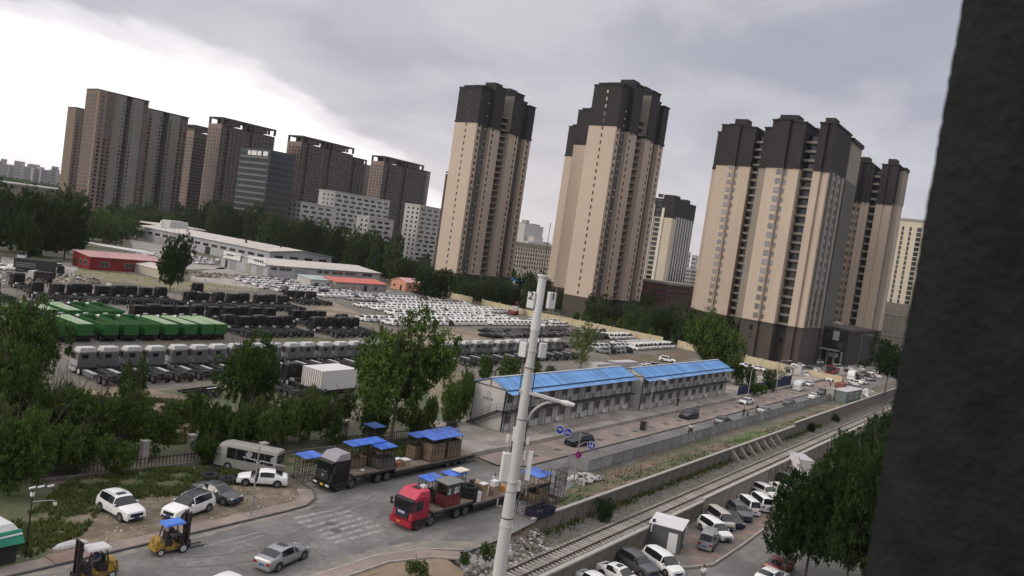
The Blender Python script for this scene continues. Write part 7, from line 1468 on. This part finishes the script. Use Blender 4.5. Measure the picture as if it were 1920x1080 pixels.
def person(label, x, y, z, rz, top, legs, pose='stand', cat='person'):
    """local +x is the way the person faces"""
    t = thing('person', label, cat, (x, y, z), rz)
    if pose == 'stand': pelv = (0, 0, .92); chest = (.02, 0, 1.32); neck = (.02, 0, 1.47); head = (.05, 0, 1.60); kn = [(.06, .1, .5), (-.02, -.1, .5)]; ft = [(.02, .11, .07), (-.08, -.1, .07)]; el = [(.02, .27, 1.12), (.0, -.27, 1.12)]; ha = [(.14, .28, .88), (.12, -.28, .88)]
    elif pose == 'bend': pelv = (0, 0, .9); chest = (.36, 0, 1.12); neck = (.48, 0, 1.16); head = (.6, 0, 1.15); kn = [(.08, .12, .5), (-.02, -.12, .5)]; ft = [(.0, .13, .07), (-.05, -.12, .07)]; el = [(.42, .24, .86), (.4, -.24, .88)]; ha = [(.52, .16, .62), (.5, -.16, .64)]
    else: pelv = (0, 0, .62 if pose == 'sit' else .82); q = pelv[2]; chest = (.06, 0, q+.4); neck = (.08, 0, q+.55); head = (.12, 0, q+.68); kn = [(.42, .13, q+.02), (.42, -.13, q+.02)]; ft = [(.44, .13, q-.42), (.42, -.13, q-.42)]; el = [(.22, .25, q+.2), (.22, -.25, q+.2)]; ha = [(.46, .22, q+.22), (.46, -.22, q+.22)]
    V_ = Vector; P = [V_(pelv), V_(chest), V_(neck), V_(head), V_(head)+V_((0, 0, .11))]; E_ = [(0, 1), (1, 2), (2, 3), (3, 4)]; Rr = [.13, .15, .055, .095, .07]
    for s_, i in ((1, 0), (-1, 1)):
        k = len(P); P += [V_(pelv)+V_((0, s_*.1, -.06)), V_(kn[i]), V_(ft[i]), V_(ft[i])+V_((.15, 0, -.02))]; E_ += [(0, k), (k, k+1), (k+1, k+2), (k+2, k+3)]; Rr += [.095, .06, .042, .035]
        k = len(P); sh_ = V_(chest)+V_((0, s_*.19, .06)); P += [sh_, V_(el[i]), V_(ha[i])]; E_ += [(1, k), (k, k+1), (k+1, k+2)]; Rr += [.06, .042, .03]
        d = (V_(ha[i])-V_(el[i])).normalized(); sd_ = V_((0, 1, 0)); h0 = V_(ha[i])
        for f in range(4):
            a_ = len(P); P += [h0+d*.09+sd_*(f-1.5)*.022, h0+d*(.14+.02*(1.5-abs(f-1.5)))+sd_*(f-1.5)*.024+V_((.01, 0, -.01))]; E_ += [(k+2, a_), (a_, a_+1)]; Rr += [.0095, .008]
        a_ = len(P); P += [h0+d*.03-sd_*s_*.045, h0+d*.075-sd_*s_*.06]; E_ += [(k+2, a_), (a_, a_+1)]; Rr += [.011, .009]
    skin_obj('body', P, E_, Rr, m_skin, t)
    k = [0, 1, 2]; sp_ = [V_(pelv), V_(chest), V_(chest).lerp(V_(neck), .55)]; se = [(0, 1), (1, 2)]; sr = [.150, .168, .09]
    for s_, i in ((1, 0), (-1, 1)): k_ = len(sp_); sp_ += [V_(chest)+V_((0, s_*.19, .06)), V_(el[i]), V_(el[i]).lerp(V_(ha[i]), .8)]; se += [(1, k_), (k_, k_+1), (k_+1, k_+2)]; sr += [.08, .06, .045]
    skin_obj('jacket', sp_, se, sr, CL[top], t)
    sp_ = [V_(pelv)+V_((0, 0, .05))]; se = []; sr = [.152]
    for s_, i in ((1, 0), (-1, 1)): k_ = len(sp_); sp_ += [V_(pelv)+V_((0, s_*.1, -.07)), V_(kn[i]), V_(ft[i])+V_((0, 0, .06))]; se += [(0, k_), (k_, k_+1), (k_+1, k_+2)]; sr += [.112, .078, .062]
    skin_obj('trousers', sp_, se, sr, CL[legs], t)
    hd = V_(head); hb_ = MB()
    for (a_, b_, r0, r1) in ((.02, .09, .112, .11), (.09, .155, .11, .06)): hb_.tube(hd+V_((-.02, 0, a_)), hd+V_((-.025, 0, b_)), r0, r1, 10)
    obj('hair', hb_, m_hair, t, True)
    fc = MB(); 
    for s_ in (-1, 1): fc.box(hd.x+.085, s_*.032-.012, hd.z+.035, hd.x+.098, s_*.032+.012, hd.z+.048)
    obj('eyes', fc, m_hair, t); obj('nose', MB().hexa([(hd.x+.08, -.014, hd.z-.01), (hd.x+.118, -.01, hd.z-.01), (hd.x+.118, .01, hd.z-.01), (hd.x+.08, .014, hd.z-.01), (hd.x+.08, -.008, hd.z+.035), (hd.x+.095, -.006, hd.z+.035), (hd.x+.095, .006, hd.z+.035), (hd.x+.08, .008, hd.z+.035)]), m_skin, t); obj('mouth', MB().box(hd.x+.082, -.022, hd.z-.042, hd.x+.093, .022, hd.z-.034), M('lips', (.2, .08, .07)), t)
    for s_ in (-1, 1):
        i = 0 if s_ > 0 else 1; f_ = V_(ft[i]); obj('shoe', MB().hexa([(f_.x-.08, f_.y-.05, f_.z-.07), (f_.x+.2, f_.y-.045, f_.z-.07), (f_.x+.2, f_.y+.045, f_.z-.07), (f_.x-.08, f_.y+.05, f_.z-.07), (f_.x-.07, f_.y-.04, f_.z+.03), (f_.x+.16, f_.y-.035, f_.z-.01), (f_.x+.16, f_.y+.035, f_.z-.01), (f_.x-.07, f_.y+.04, f_.z+.03)]), m_trim, t)
    return t
def scooter(label, x, y, rz, m=None):
    t = thing('scooter', label, 'scooter', (x, y, 0), rz); m = m or m_bp2
    for s_ in (-.6, .62): obj('wheel', MB().tube((s_, -.05, .24), (s_, .05, .24), .24, n=14), m_tyre, t)
    obj('body', MB().hexa([(-.75, -.12, .35), (-.1, -.14, .3), (-.1, .14, .3), (-.75, .12, .35), (-.85, -.1, .62), (-.1, -.12, .6), (-.1, .12, .6), (-.85, .1, .62)]).box(-.1, -.14, .22, .4, .14, .3).hexa([(.38, -.18, .25), (.46, -.18, .25), (.46, .18, .25), (.38, .18, .25), (.48, -.15, .85), (.56, -.15, .85), (.56, .15, .85), (.48, .15, .85)]), m, t)
    obj('seat', MB().box(-.75, -.13, .62, -.1, .13, .72), m_trim, t); obj('handlebar', MB().tube((.62, 0, .25), (.46, 0, 1.0), .03).tube((.44, -.3, 1.02), (.44, .3, 1.02), .025), m_cage, t); return t
gx, gy = G(1294, 812); scooter('dark scooter driving left on the road, ridden by the person in white', gx, gy, math.pi, m_bp2); person('person in a white top riding the leftmost scooter on the road', gx-.1, gy, -.05, math.pi, 'white', 'grey', 'ride')
gx, gy = G(1396, 782); scooter('black scooter with a dark load beside the left standing rider on the road', gx+.6, gy-.3, .3); person('person in black standing on the road with a scooter, left one of two', gx, gy+.3, 0, -2., 'black', 'black')
gx, gy = G(1421, 775); scooter('black scooter beside the right standing rider on the road', gx+1., gy-.2, .2); person('person in black standing on the road with a scooter, right one of two', gx, gy+.3, 0, -2.3, 'black', 'navy')
person('person in dark clothes bending over the load of the red lorry behind the tyre stack', RX+1.4, RY+1.15, 1.11, -.6, 'black', 'black', 'bend')
person('dark haired person sitting low behind the boxes at the rear of the red lorry', RX+5.4, RY+.9, 1.0, -1.8, 'white', 'grey', 'sit')
person('person in grey walking behind the rear of the red lorry beside the pole', RX+8.2, RY+1.3, 0, 2.8, 'grey', 'black')
a = G(1272, 762, .6); person('person in dark clothes standing by the wall of the farther hut', a[0], a[1]+.3, .6, -1.9, 'black', 'black')
a = G(1322, 771, .13); person('person in a pale jacket sitting on the edge of the concrete apron', a[0], 55.35, .05, -1.7, 'white', 'grey', 'sit')
a = G(1316, 1092, VZ); person('person in a white jacket at the bottom edge of the lower lot', a[0], a[1], VZ, .5, 'white', 'grey')
person('person in a dark jacket seated on the blue roofed forklift', 34.05, 51.22, .72, math.radians(-6), 'black', 'grey', 'sit'); person('person in a dark jacket seated on the white roofed forklift', 28.1, 50.0, .72, math.radians(178), 'navy', 'grey', 'sit')
gx, gy = G(1556, 728); person('person in dark clothes crossing the road before the red truck', gx, gy, 0, 2.5, 'black', 'navy')
gx, gy = G(346, 640); person('tiny dark figure walking behind the rear of the green dumpers', gx, gy, 0, 0, 'black', 'black')
# ---------------------------------------------------------------- trees
m_bark = M('bark', (.07, .055, .045), var=.3, scale=3., bump=.05); m_barkl = M('whitewashed bark', (.42, .40, .37), var=.1)
L_mid = leafmat('leaves mid green', (.017, .038, .009), (.115, .17, .042)); L_dark = leafmat('leaves dark green', (.009, .020, .006), (.048, .078, .025)); L_light = leafmat('leaves light green', (.05, .08, .02), (.17, .20, .07)); L_far = leafmat('leaves far', (.016, .032, .012), (.085, .125, .04)); L_yel = leafmat('leaves yellowish', (.06, .07, .02), (.16, .16, .06))
def crown_mesh(name, n_cl, per, leaf, mat, seed, ax=(1, 1, 1), lobes=6, base=.0):
    rlob = (.22, .40)
    """leaf cards gathered in clumps that fill several overlapping lobes; unit size, standing on z = 0"""
    g = np.random.default_rng(seed); L_ = []
    for k in range(lobes):
        a = g.uniform(0, 6.28); q = g.uniform(.15, .62); L_.append((q*math.cos(a)*1.1, q*math.sin(a)*1.1, g.uniform(.22, .84), g.uniform(*rlob)))
    L_.append((0, 0, .5, .42)); Lb = np.array(L_); w = Lb[:, 3]**2; w /= w.sum()
    idx = g.choice(len(Lb), n_cl, p=w); d = g.normal(size=(n_cl, 3)); d /= np.linalg.norm(d, axis=1)[:, None]; rr_ = g.uniform(.55, 1.08, n_cl)**.6
    cc = Lb[idx, :3]+d*Lb[idx, 3:4]*rr_[:, None]; cc[:, 2] = np.maximum(cc[:, 2], .03+g.uniform(0, .1, n_cl))
    cr_ = g.uniform(.045, .12, n_cl)
    ci = np.repeat(np.arange(n_cl), per); n = len(ci); dd = g.normal(size=(n, 3)); dd /= np.linalg.norm(dd, axis=1)[:, None]
    p = cc[ci]+dd*(cr_[ci]*g.uniform(.3, 1., n))[:, None]*np.array([1, 1, .75])
    nr = dd+g.normal(size=(n, 3))*.6+np.array([0, 0, .5]); nr /= np.linalg.norm(nr, axis=1)[:, None]
    t1 = np.cross(nr, g.normal(size=(n, 3))); t1 /= np.linalg.norm(t1, axis=1)[:, None]; t2 = np.cross(nr, t1); s_ = (leaf*g.uniform(.6, 1.4, n))[:, None]
    v = np.stack([p-t1*s_, p-t2*s_*.55, p+t1*s_, p+t2*s_*.55], 1).reshape(-1, 3)*np.array(ax)
    me = bpy.data.meshes.new(name); me.vertices.add(4*n); me.vertices.foreach_set('co', v.astype(np.float32).ravel()); me.loops.add(4*n); me.loops.foreach_set('vertex_index', np.arange(4*n, dtype=np.int32)); me.polygons.add(n)
    me.polygons.foreach_set('loop_start', np.arange(0, 4*n, 4, dtype=np.int32)); me.polygons.foreach_set('loop_total', np.full(n, 4, dtype=np.int32)); me.materials.append(mat); me.update(calc_edges=True); return me
def trunk_mesh(name, seed, mat, n_l=7, thick=.035):
    rr_ = random.Random(seed); b = MB(); pts_ = [Vector((0, 0, -.5))]
    for k in range(4): pts_.append(Vector((rr_.uniform(-.03, .03)*k, rr_.uniform(-.03, .03)*k, -.5+.32*(k+1))))
    for i in range(4): b.tube(pts_[i], pts_[i+1], thick*(1-.18*i), thick*(1-.18*(i+1)), 8)
    for k in range(n_l):
        o_ = pts_[2+k % 2]; a_ = k*2.4+rr_.uniform(-.4, .4); q = rr_.uniform(.35, .65); mid = o_+Vector((math.cos(a_)*q*.5, math.sin(a_)*q*.5, rr_.uniform(.2, .3))); e_ = o_+Vector((math.cos(a_)*q, math.sin(a_)*q, rr_.uniform(.45, .8)))
        b.tube(o_, mid, thick*.5, thick*.33, 6).tube(mid, e_, thick*.33, thick*.1, 5)
        for j in range(2): b.tube(mid, mid+Vector((rr_.uniform(-.3, .3), rr_.uniform(-.3, .3), rr_.uniform(.15, .4))), thick*.2, thick*.06, 4)
    return b.mesh(name, mat)
CRN = [crown_mesh('crown', 760, 34, .021, L_mid, s, lobes=11+s) for s in range(3)]
CRD = [crown_mesh('crown', 800, 34, .021, L_dark, 10+s, lobes=12+s) for s in range(3)]
CRL = [crown_mesh('crown', 330, 30, .019, L_light, 20+s, lobes=8) for s in range(2)]
CRF = [crown_mesh('crown', 260, 18, .038, L_far, 30+s, lobes=8+s) for s in range(4)]
CRM = [crown_mesh('crown', 460, 24, .028, L_mid, 40+s, lobes=9) for s in range(3)]
CRY = [crown_mesh('crown', 110, 20, .028, L_yel, 50, lobes=5)]
TRK = [trunk_mesh('trunk', s, m_bark) for s in range(3)]; TRW = trunk_mesh('trunk', 9, m_bark, 5, .03)
tr_ = random.Random(99)
def tree(label, x, y, rad, hc, zb, crowns, group=None, cat='tree', z=0, name='tree', sy=1.):
    """rad: crown radius, hc: crown height, zb: clear trunk height"""
    t = thing(name, label, cat, (x, y, z), tr_.uniform(0, 6.28), group)
    c = link('crown', tr_.choice(crowns), t, (0, 0, zb)); c.scale = (rad*1.02, rad*1.02*sy, hc*.95)
    k = link('trunk', tr_.choice(TRK), t, (0, 0, zb+.02)); lo = max(zb, .3)
    k.scale = (rad*.8+.4, rad*.8+.4, hc*.8); k.location.z = hc*.8*.5 if zb < hc*.4 else zb
    if zb >= hc*.4: k.scale.z = zb*2
    if zb >= hc*.4: k.location.z = zb
    return t
def tree_px(label, px, py, hpx_top, wpx, crowns, zb=None, z=0, **k):
    """px,py: foot of the tree; hpx_top: pixel height of its top above the foot; wpx: crown width in pixels"""
    gx, gy = G(px, py, z); d = math.hypot(gx, gy); dep = math.hypot(d, HCAM-z); h = hpx_top/FPX*dep*1.03; r = wpx/2/FPX*dep
    zb = h*.12 if zb is None else zb*h
    return tree(label, gx, gy, r, h-zb, zb, crowns, z=z, **k)
# individuals in front
tree_px('large bright green tree in the middle of the hedge near the small blue booth', 730, 845, 226, 228, CRN, .16)
tree_px('wide light green tree left of the large middle tree', 445, 800, 150, 140, CRN, .12)
tree_px('large dark green tree at the left edge above the hedge', 38, 745, 160, 145, CRN, .1)
tree_px('tall green tree cut by the left edge, lower than the dark one', -20, 850, 170, 150, CRN, .08)
tree_px('round green bush tree at the lower left edge', 15, 930, 130, 130, CRN, .05)
tree_px('slim young green tree standing in front of the third grey cab truck', 243, 800, 105, 52, CRM, .1)
tree_px('thin light green tree with see through crown behind the nearer blue roof', 1087, 702, 92, 78, CRL, .2)
tree_px('dense bright green tree right of the blue roofs', 1332, 715, 108, 130, CRN, .08)
tree_px('round dark tree right of the red workshop', 318, 545, 96, 72, CRD, .12)
tree_px('round dark green tree at the foot of the leftmost tall tan tower', 812, 562, 54, 84, CRD, .05)
tree_px('small lone tree at the far end of the strip beside the dark foreground wall', 1658, 742, 92, 76, CRD, .3)
for i, (px, py, h, w) in enumerate([(905, 722, 62, 44), (950, 725, 56, 52), (1000, 722, 42, 48), (870, 760, 70, 50), (838, 800, 92, 74), (860, 800, 80, 50), (800, 815, 70, 60), (1030, 715, 30, 40)]):
    tree_px('green bush tree between the large middle tree and the nearer blue roof, %s one' % ORD[i], px, py, h, w, CRM, .05, group='bushes at the left end of the huts')
for i, (px, py, h, w) in enumerate([(40, 850, 110, 110), (110, 870, 120, 110), (175, 858, 110, 90), (235, 850, 100, 80), (290, 858, 80, 70), (340, 850, 84, 70), (395, 845, 90, 80), (450, 850, 90, 80), (500, 850, 80, 70), (560, 835, 92, 80), (610, 830, 70, 70), (660, 838, 84, 70), (20, 900, 100, 100), (75, 890, 90, 90), (140, 885, 80, 80), (700, 820, 60, 60), (480, 800, 70, 60), (420, 760, 70, 60), (365, 790, 50, 50), (90, 830, 100, 80), (510, 790, 52, 60), (590, 800, 60, 60), (210, 890, 60, 70), (300, 880, 50, 70), (385, 870, 46, 60), (780, 830, 60, 60), (830, 825, 54, 50), (60, 810, 90, 90), (130, 800, 70, 70), (0, 800, 120, 100), (180, 815, 70, 70), (255, 810, 60, 60), (320, 815, 60, 60), (560, 800, 50, 60), (640, 800, 60, 60), (690, 790, 50, 50), (470, 830, 70, 70), (-30, 870, 120, 110), (530, 825, 70, 70)]):
    w = w*1.12; h = h*.98
    if i in (5, 11, 17, 20, 23, 26): continue
    tree_px('leafy shrub of the overgrown hedge between truck yard and verge, %s one' % ORD[i], px, py, h, w, CRM if i % 3 else CRN, .0, group='shrubs of the hedge', cat='shrub', name='shrub')
for i, (px, py, h, w) in enumerate([(1380, 725, 40, 40), (1405, 728, 36, 34), (1440, 735, 40, 30), (1462, 722, 30, 34), (1420, 745, 26, 40)]):
    tree_px('small weedy shrub behind the navy hoarding, %s from the left' % ORD[i], px, py, h, w, CRM+CRY, .05, group='shrubs behind the hoarding', cat='shrub', name='shrub')
for i, (px, py, h, w) in enumerate([(780, 1088, 34, 50), (868, 1062, 26, 26), (910, 1055, 34, 34), (1130, 975, 34, 40), (1136, 960, 26, 30), (1520, 808, 14, 20), (1566, 790, 12, 16)]):
    tree_px('low bush beside the railway bank, %s from the left' % ORD[i], px, py, h, w, CRM if i < 3 else CRD, .02, z=0 if i < 3 else -1.6, group='bushes by the railway', cat='shrub', name='shrub')
# dark trees of the lower right
for i, (px, py, h, w) in enumerate([(1508, 1085, 196, 148), (1580, 1120, 250, 140), (1470, 1075, 150, 110), (1620, 1080, 240, 150), (1560, 1000, 110, 100), (1605, 990, 140, 130), (1640, 940, 130, 120), (1592, 930, 100, 90), (1620, 880, 80, 100), (1655, 868, 90, 80), (1700, 1000, 200, 160), (1545, 965, 80, 70), (1650, 1130, 240, 120)]):
    tree_px('dark leafy tree of the lower right thicket, %s one' % ORD[i], px, py+8, h, w, CRD, .2, z=VZ, group='dark trees at the lower right')
for i, (px, py) in enumerate([(1510, 1068), (1410+145, 1050), (1612, 985), (1575, 1000)]):
    gx, gy = G(px, py, VZ); tag(obj('tree_guard', MB().tube((0, 0, 0), (0, 0, 1.3), .2, .17, 8), m_barkl, loc=(gx, gy, VZ)), 'whitewashed lower trunk showing under the dark trees, %s one' % ORD[i], 'trunk', 'whitewashed trunks')
# woods
far_trees = []
def wood(n, fx, crowns, label, group, rad, hgt, seed, far=False):
    r_ = random.Random(seed); pts_ = sorted([fx(r_)+(r_.uniform(.75, 1.25),) for i in range(n)], key=lambda p: -math.atan2(p[1], p[0]))
    for i, (x, y, s_) in enumerate(pts_):
        if far: far_trees.append((x, y, rad*s_, hgt*s_))
        else: tree('%s, %s from the left' % (label, ORD[i]), x, y, rad*s_, hgt*s_*.92, hgt*s_*.08, crowns, group=group)
def reg(px):
    P = [G(x, y) for x, y in px]; xs = [p[0] for p in P]; ys = [p[1] for p in P]
    def f(r_):
        while True:
            X, Y = r_.uniform(min(xs), max(xs)), r_.uniform(min(ys), max(ys)); c = False; j = len(P)-1
            for i in range(len(P)):
                if (P[i][1] > Y) != (P[j][1] > Y) and X < (P[j][0]-P[i][0])*(Y-P[i][1])/(P[j][1]-P[i][1])+P[i][0]: c = not c
                j = i
            if c: return X, Y
    return f
wood(34, reg([(-60, 478), (60, 480), (150, 478), (240, 452), (330, 448), (300, 432), (150, 430), (-60, 425)]), CRF+[CRM[0]], 'tree of the dense green wood left of the red workshop', 'trees of the left wood', 8, 13, 1)
wood(46, reg([(-80, 430), (150, 432), (300, 434), (420, 430), (420, 415), (200, 395), (-80, 385)]), CRF, 'tree of the far green belt below the brown slabs', 'trees below the brown slabs', 9, 15, 2, far=True)
for i, (px, py, h, w) in enumerate([(20, 470, 90, 80), (75, 482, 100, 90), (120, 486, 100, 80), (200, 455, 48, 80), (45, 488, 70, 60), (235, 448, 36, 50)]): tree_px('broad tree at the near edge of the left wood, %s from the left' % ORD[[0, 2, 3, 4, 1, 5][i]], px, py, h, w, CRN if i in (3, 5) else CRD, .1, group='near trees of the left wood')
for i in range(30):
    px = 385+i*12; py = 438+i*2.9+tr_.uniform(-4, 2); tree_px('dark tree of the row behind the grey workshops, %s from the left' % ORD[i], px, py+6, tr_.uniform(52, 70)+i*.5, tr_.uniform(44, 60), CRF if i % 4 else CRD, .05, group='dark tree row behind the workshops')
wood(44, reg([(700, 500), (830, 520), (830, 540), (770, 530), (700, 520)]), CRF+[CRM[1]], 'green tree between the grey workshops and the leftmost tall tan tower', 'trees left of the tan tower', 5, 8, 3)
wood(30, lambda r_: (r_.uniform(258, 330), r_.uniform(208, 228)), CRF+[CRD[0]], 'dark tree at the foot of the leftmost tall tan tower', 'trees at the foot of the first tan tower', 3.6, 8, 4)
wood(40, lambda r_: (r_.uniform(256, 340), r_.uniform(172, 210)), CRF+[CRD[1]], 'tree between the first two tan towers', 'trees between the tan towers', 4.2, 9, 5)
wood(60, lambda r_: (r_.uniform(330, 430), r_.uniform(150, 330)), CRF, 'tree far behind in the gap between the tan towers', 'far trees between the towers', 5, 9, 12, far=True)
wood(50, lambda r_: (r_.uniform(252, 292), r_.uniform(96, 152)), CRF+[CRD[2]], 'dark tree between the antenna pole tower and the right towers', 'trees before the double tower', 4.2, 9, 6)
wood(26, lambda r_: (r_.uniform(249, 259), r_.uniform(92, 150)), CRM, 'low green shrub behind the cream wall', 'shrubs behind the cream wall', 2.2, 4, 7)
wood(7, lambda r_: (r_.uniform(284, 345), r_.uniform(52, 59)), CRF+[CRD[0]], 'dark tree by the street car park', 'trees by the street car park', 2.4, 4, 8)
wood(34, lambda r_: (r_.uniform(300, 520), r_.uniform(10, 34)), CRF, 'tree beyond the far end of the railway', 'trees beyond the railway', 5, 9, 9, far=True)
def co_of(me): a = np.empty(len(me.vertices)*3, dtype=np.float32); me.vertices.foreach_get('co', a); return a.reshape(-1, 3)
fc_ = [co_of(crown_mesh('far_belt', 130, 14, .05, L_far, 60+k, lobes=6)) for k in range(3)]; parts_ = []
for i, (x, y, r_, h_) in enumerate(far_trees):
    a_ = i*1.7; c_ = fc_[i % 3]; q = np.stack([(c_[:, 0]*math.cos(a_)-c_[:, 1]*math.sin(a_))*r_+x, (c_[:, 0]*math.sin(a_)+c_[:, 1]*math.cos(a_))*r_+y, c_[:, 2]*h_], 1); parts_.append(q)
V_all = np.concatenate(parts_); n4 = len(V_all)//4; me = bpy.data.meshes.new('far_tree_belt'); me.vertices.add(4*n4); me.vertices.foreach_set('co', V_all.astype(np.float32).ravel()); me.loops.add(4*n4); me.loops.foreach_set('vertex_index', np.arange(4*n4, dtype=np.int32)); me.polygons.add(n4)
me.polygons.foreach_set('loop_start', np.arange(0, 4*n4, 4, dtype=np.int32)); me.polygons.foreach_set('loop_total', np.full(n4, 4, dtype=np.int32)); me.materials.append(L_far); me.update(calc_edges=True)
tag(link('far_tree_belt', me), 'far belts of dark trees below the brown slabs and beyond the tan towers', 'trees', kind='stuff')
# the far woodland beyond reads as one mass
fm = crown_mesh('distant_woodland', 900, 12, .006, L_far, 77, (1, 1, 1), 2)
vv = np.random.default_rng(5); nn = 15000; X = vv.uniform(150, 2600, nn); Y = vv.uniform(-600, 2600, nn); keep = (X*X+Y*Y > 560**2); X, Y = X[keep], Y[keep]
vs = []; hgt = vv.uniform(3, 11, len(X)); w_ = vv.uniform(3, 9, len(X)); a_ = vv.uniform(0, 3.14, len(X))
me = bpy.data.meshes.new('distant_woodland'); V4 = []; F4 = []; k = 0
for x, y, h, w, a in zip(X, Y, hgt, w_, a_):
    for q in range(2):
        aa = a+q*1.57; c_, s_ = math.cos(aa)*w/2, math.sin(aa)*w/2; V4 += [(x-c_, y-s_, 0), (x+c_, y+s_, 0), (x+c_*.7, y+s_*.7, h*.8), (x, y, h), (x-c_*.7, y-s_*.7, h*.75)]; F4.append((k, k+1, k+2, k+3, k+4)); k += 5
me.from_pydata(V4, [], F4); me.materials.append(L_far); bpy.data.meshes.remove(fm); tag(link('distant_woodland', me), 'distant belts of dark trees running to the horizon between the buildings', 'woodland', kind='stuff')
# ---------------------------------------------------------------- the building we look out of: rough dark corner beside the window
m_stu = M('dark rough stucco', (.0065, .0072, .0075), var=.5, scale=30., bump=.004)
ew = thing('building_wall', 'rough dark charcoal wall edge of the viewing building filling the right side', 'building', (0, 0, -3.5), 0)
def az(px, py): v = ray(px, py); return math.atan2(v.y, v.x)
ang = sum(az(*p) for p in ((1815, 0), (1750, 400), (1690, 700), (1615, 1080)))/4
b = MB(); nz, nu = 380, 110; r0 = .62; g = random.Random(4); cx_, cy_ = math.cos(ang), math.sin(ang)
tx_, ty_ = math.sin(ang), -math.cos(ang)
for i in range(nz+1):
    zz_ = 27.4+(35.-27.4)*0; z_ = 28.55+1.9*i/nz+g.uniform(-.001, .001)
    wob = .0025*math.sin(z_*3.1+1)
    for j in range(nu+1):
        u = j/nu*.6; rnd_ = .03*max(0, 1-u/.05)**2; n_ = g.uniform(-.0007, .0007)
        b.v.append((cx_*(r0+rnd_+n_)+tx_*(u+wob+g.uniform(-.0005, .0005)*(j == 0)), cy_*(r0+rnd_+n_)+ty_*(u+wob+g.uniform(-.0005, .0005)*(j == 0)), z_))
for i in range(nz):
    for j in range(nu): a0 = i*(nu+1)+j; b.f.append((a0, a0+1, a0+nu+2, a0+nu+1)); b.m.append(0)
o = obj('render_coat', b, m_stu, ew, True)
sd_ = MB()
def wp(r_, u): return (cx_*r_+tx_*u, cy_*r_+ty_*u)
p4 = [wp(.64, .012), wp(.64, .62), wp(1.0, .62), wp(1.0, .012+.0)]
for z0_, z1_ in ((0, 34),):
    sd_.hexa([(*p4[0], z0_), (*p4[1], z0_), (*p4[2], z0_), (*p4[3], z0_), (*p4[0], z1_), (*p4[1], z1_), (*p4[2], z1_), (*p4[3], z1_)][0:4][::-1]+[(*p4[0], z1_), (*p4[1], z1_), (*p4[2], z1_), (*p4[3], z1_)][::-1])
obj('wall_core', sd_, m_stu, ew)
# ---------------------------------------------------------------- air
hz = MB().box(-7100, -7100, -4.6, 7100, 7100, 126); mh = bpy.data.materials.new('haze'); mh.use_nodes = True; n_ = mh.node_tree.nodes; n_.clear()
pv = n_.new('ShaderNodeVolumePrincipled'); pv.inputs['Density'].default_value = .00005; pv.inputs['Color'].default_value = (.9, .92, .97, 1); pv.inputs['Anisotropy'].default_value = .2; oo = n_.new('ShaderNodeOutputMaterial'); mh.node_tree.links.new(pv.outputs[0], oo.inputs['Volume'])
USE_HAZE = True
if USE_HAZE: tag(obj('haze', hz, mh), kind='stuff')
# parts and stuff need no label; drop stray ones
for o in bpy.data.objects:
    if o.parent is not None and 'category' in o: del o['category']
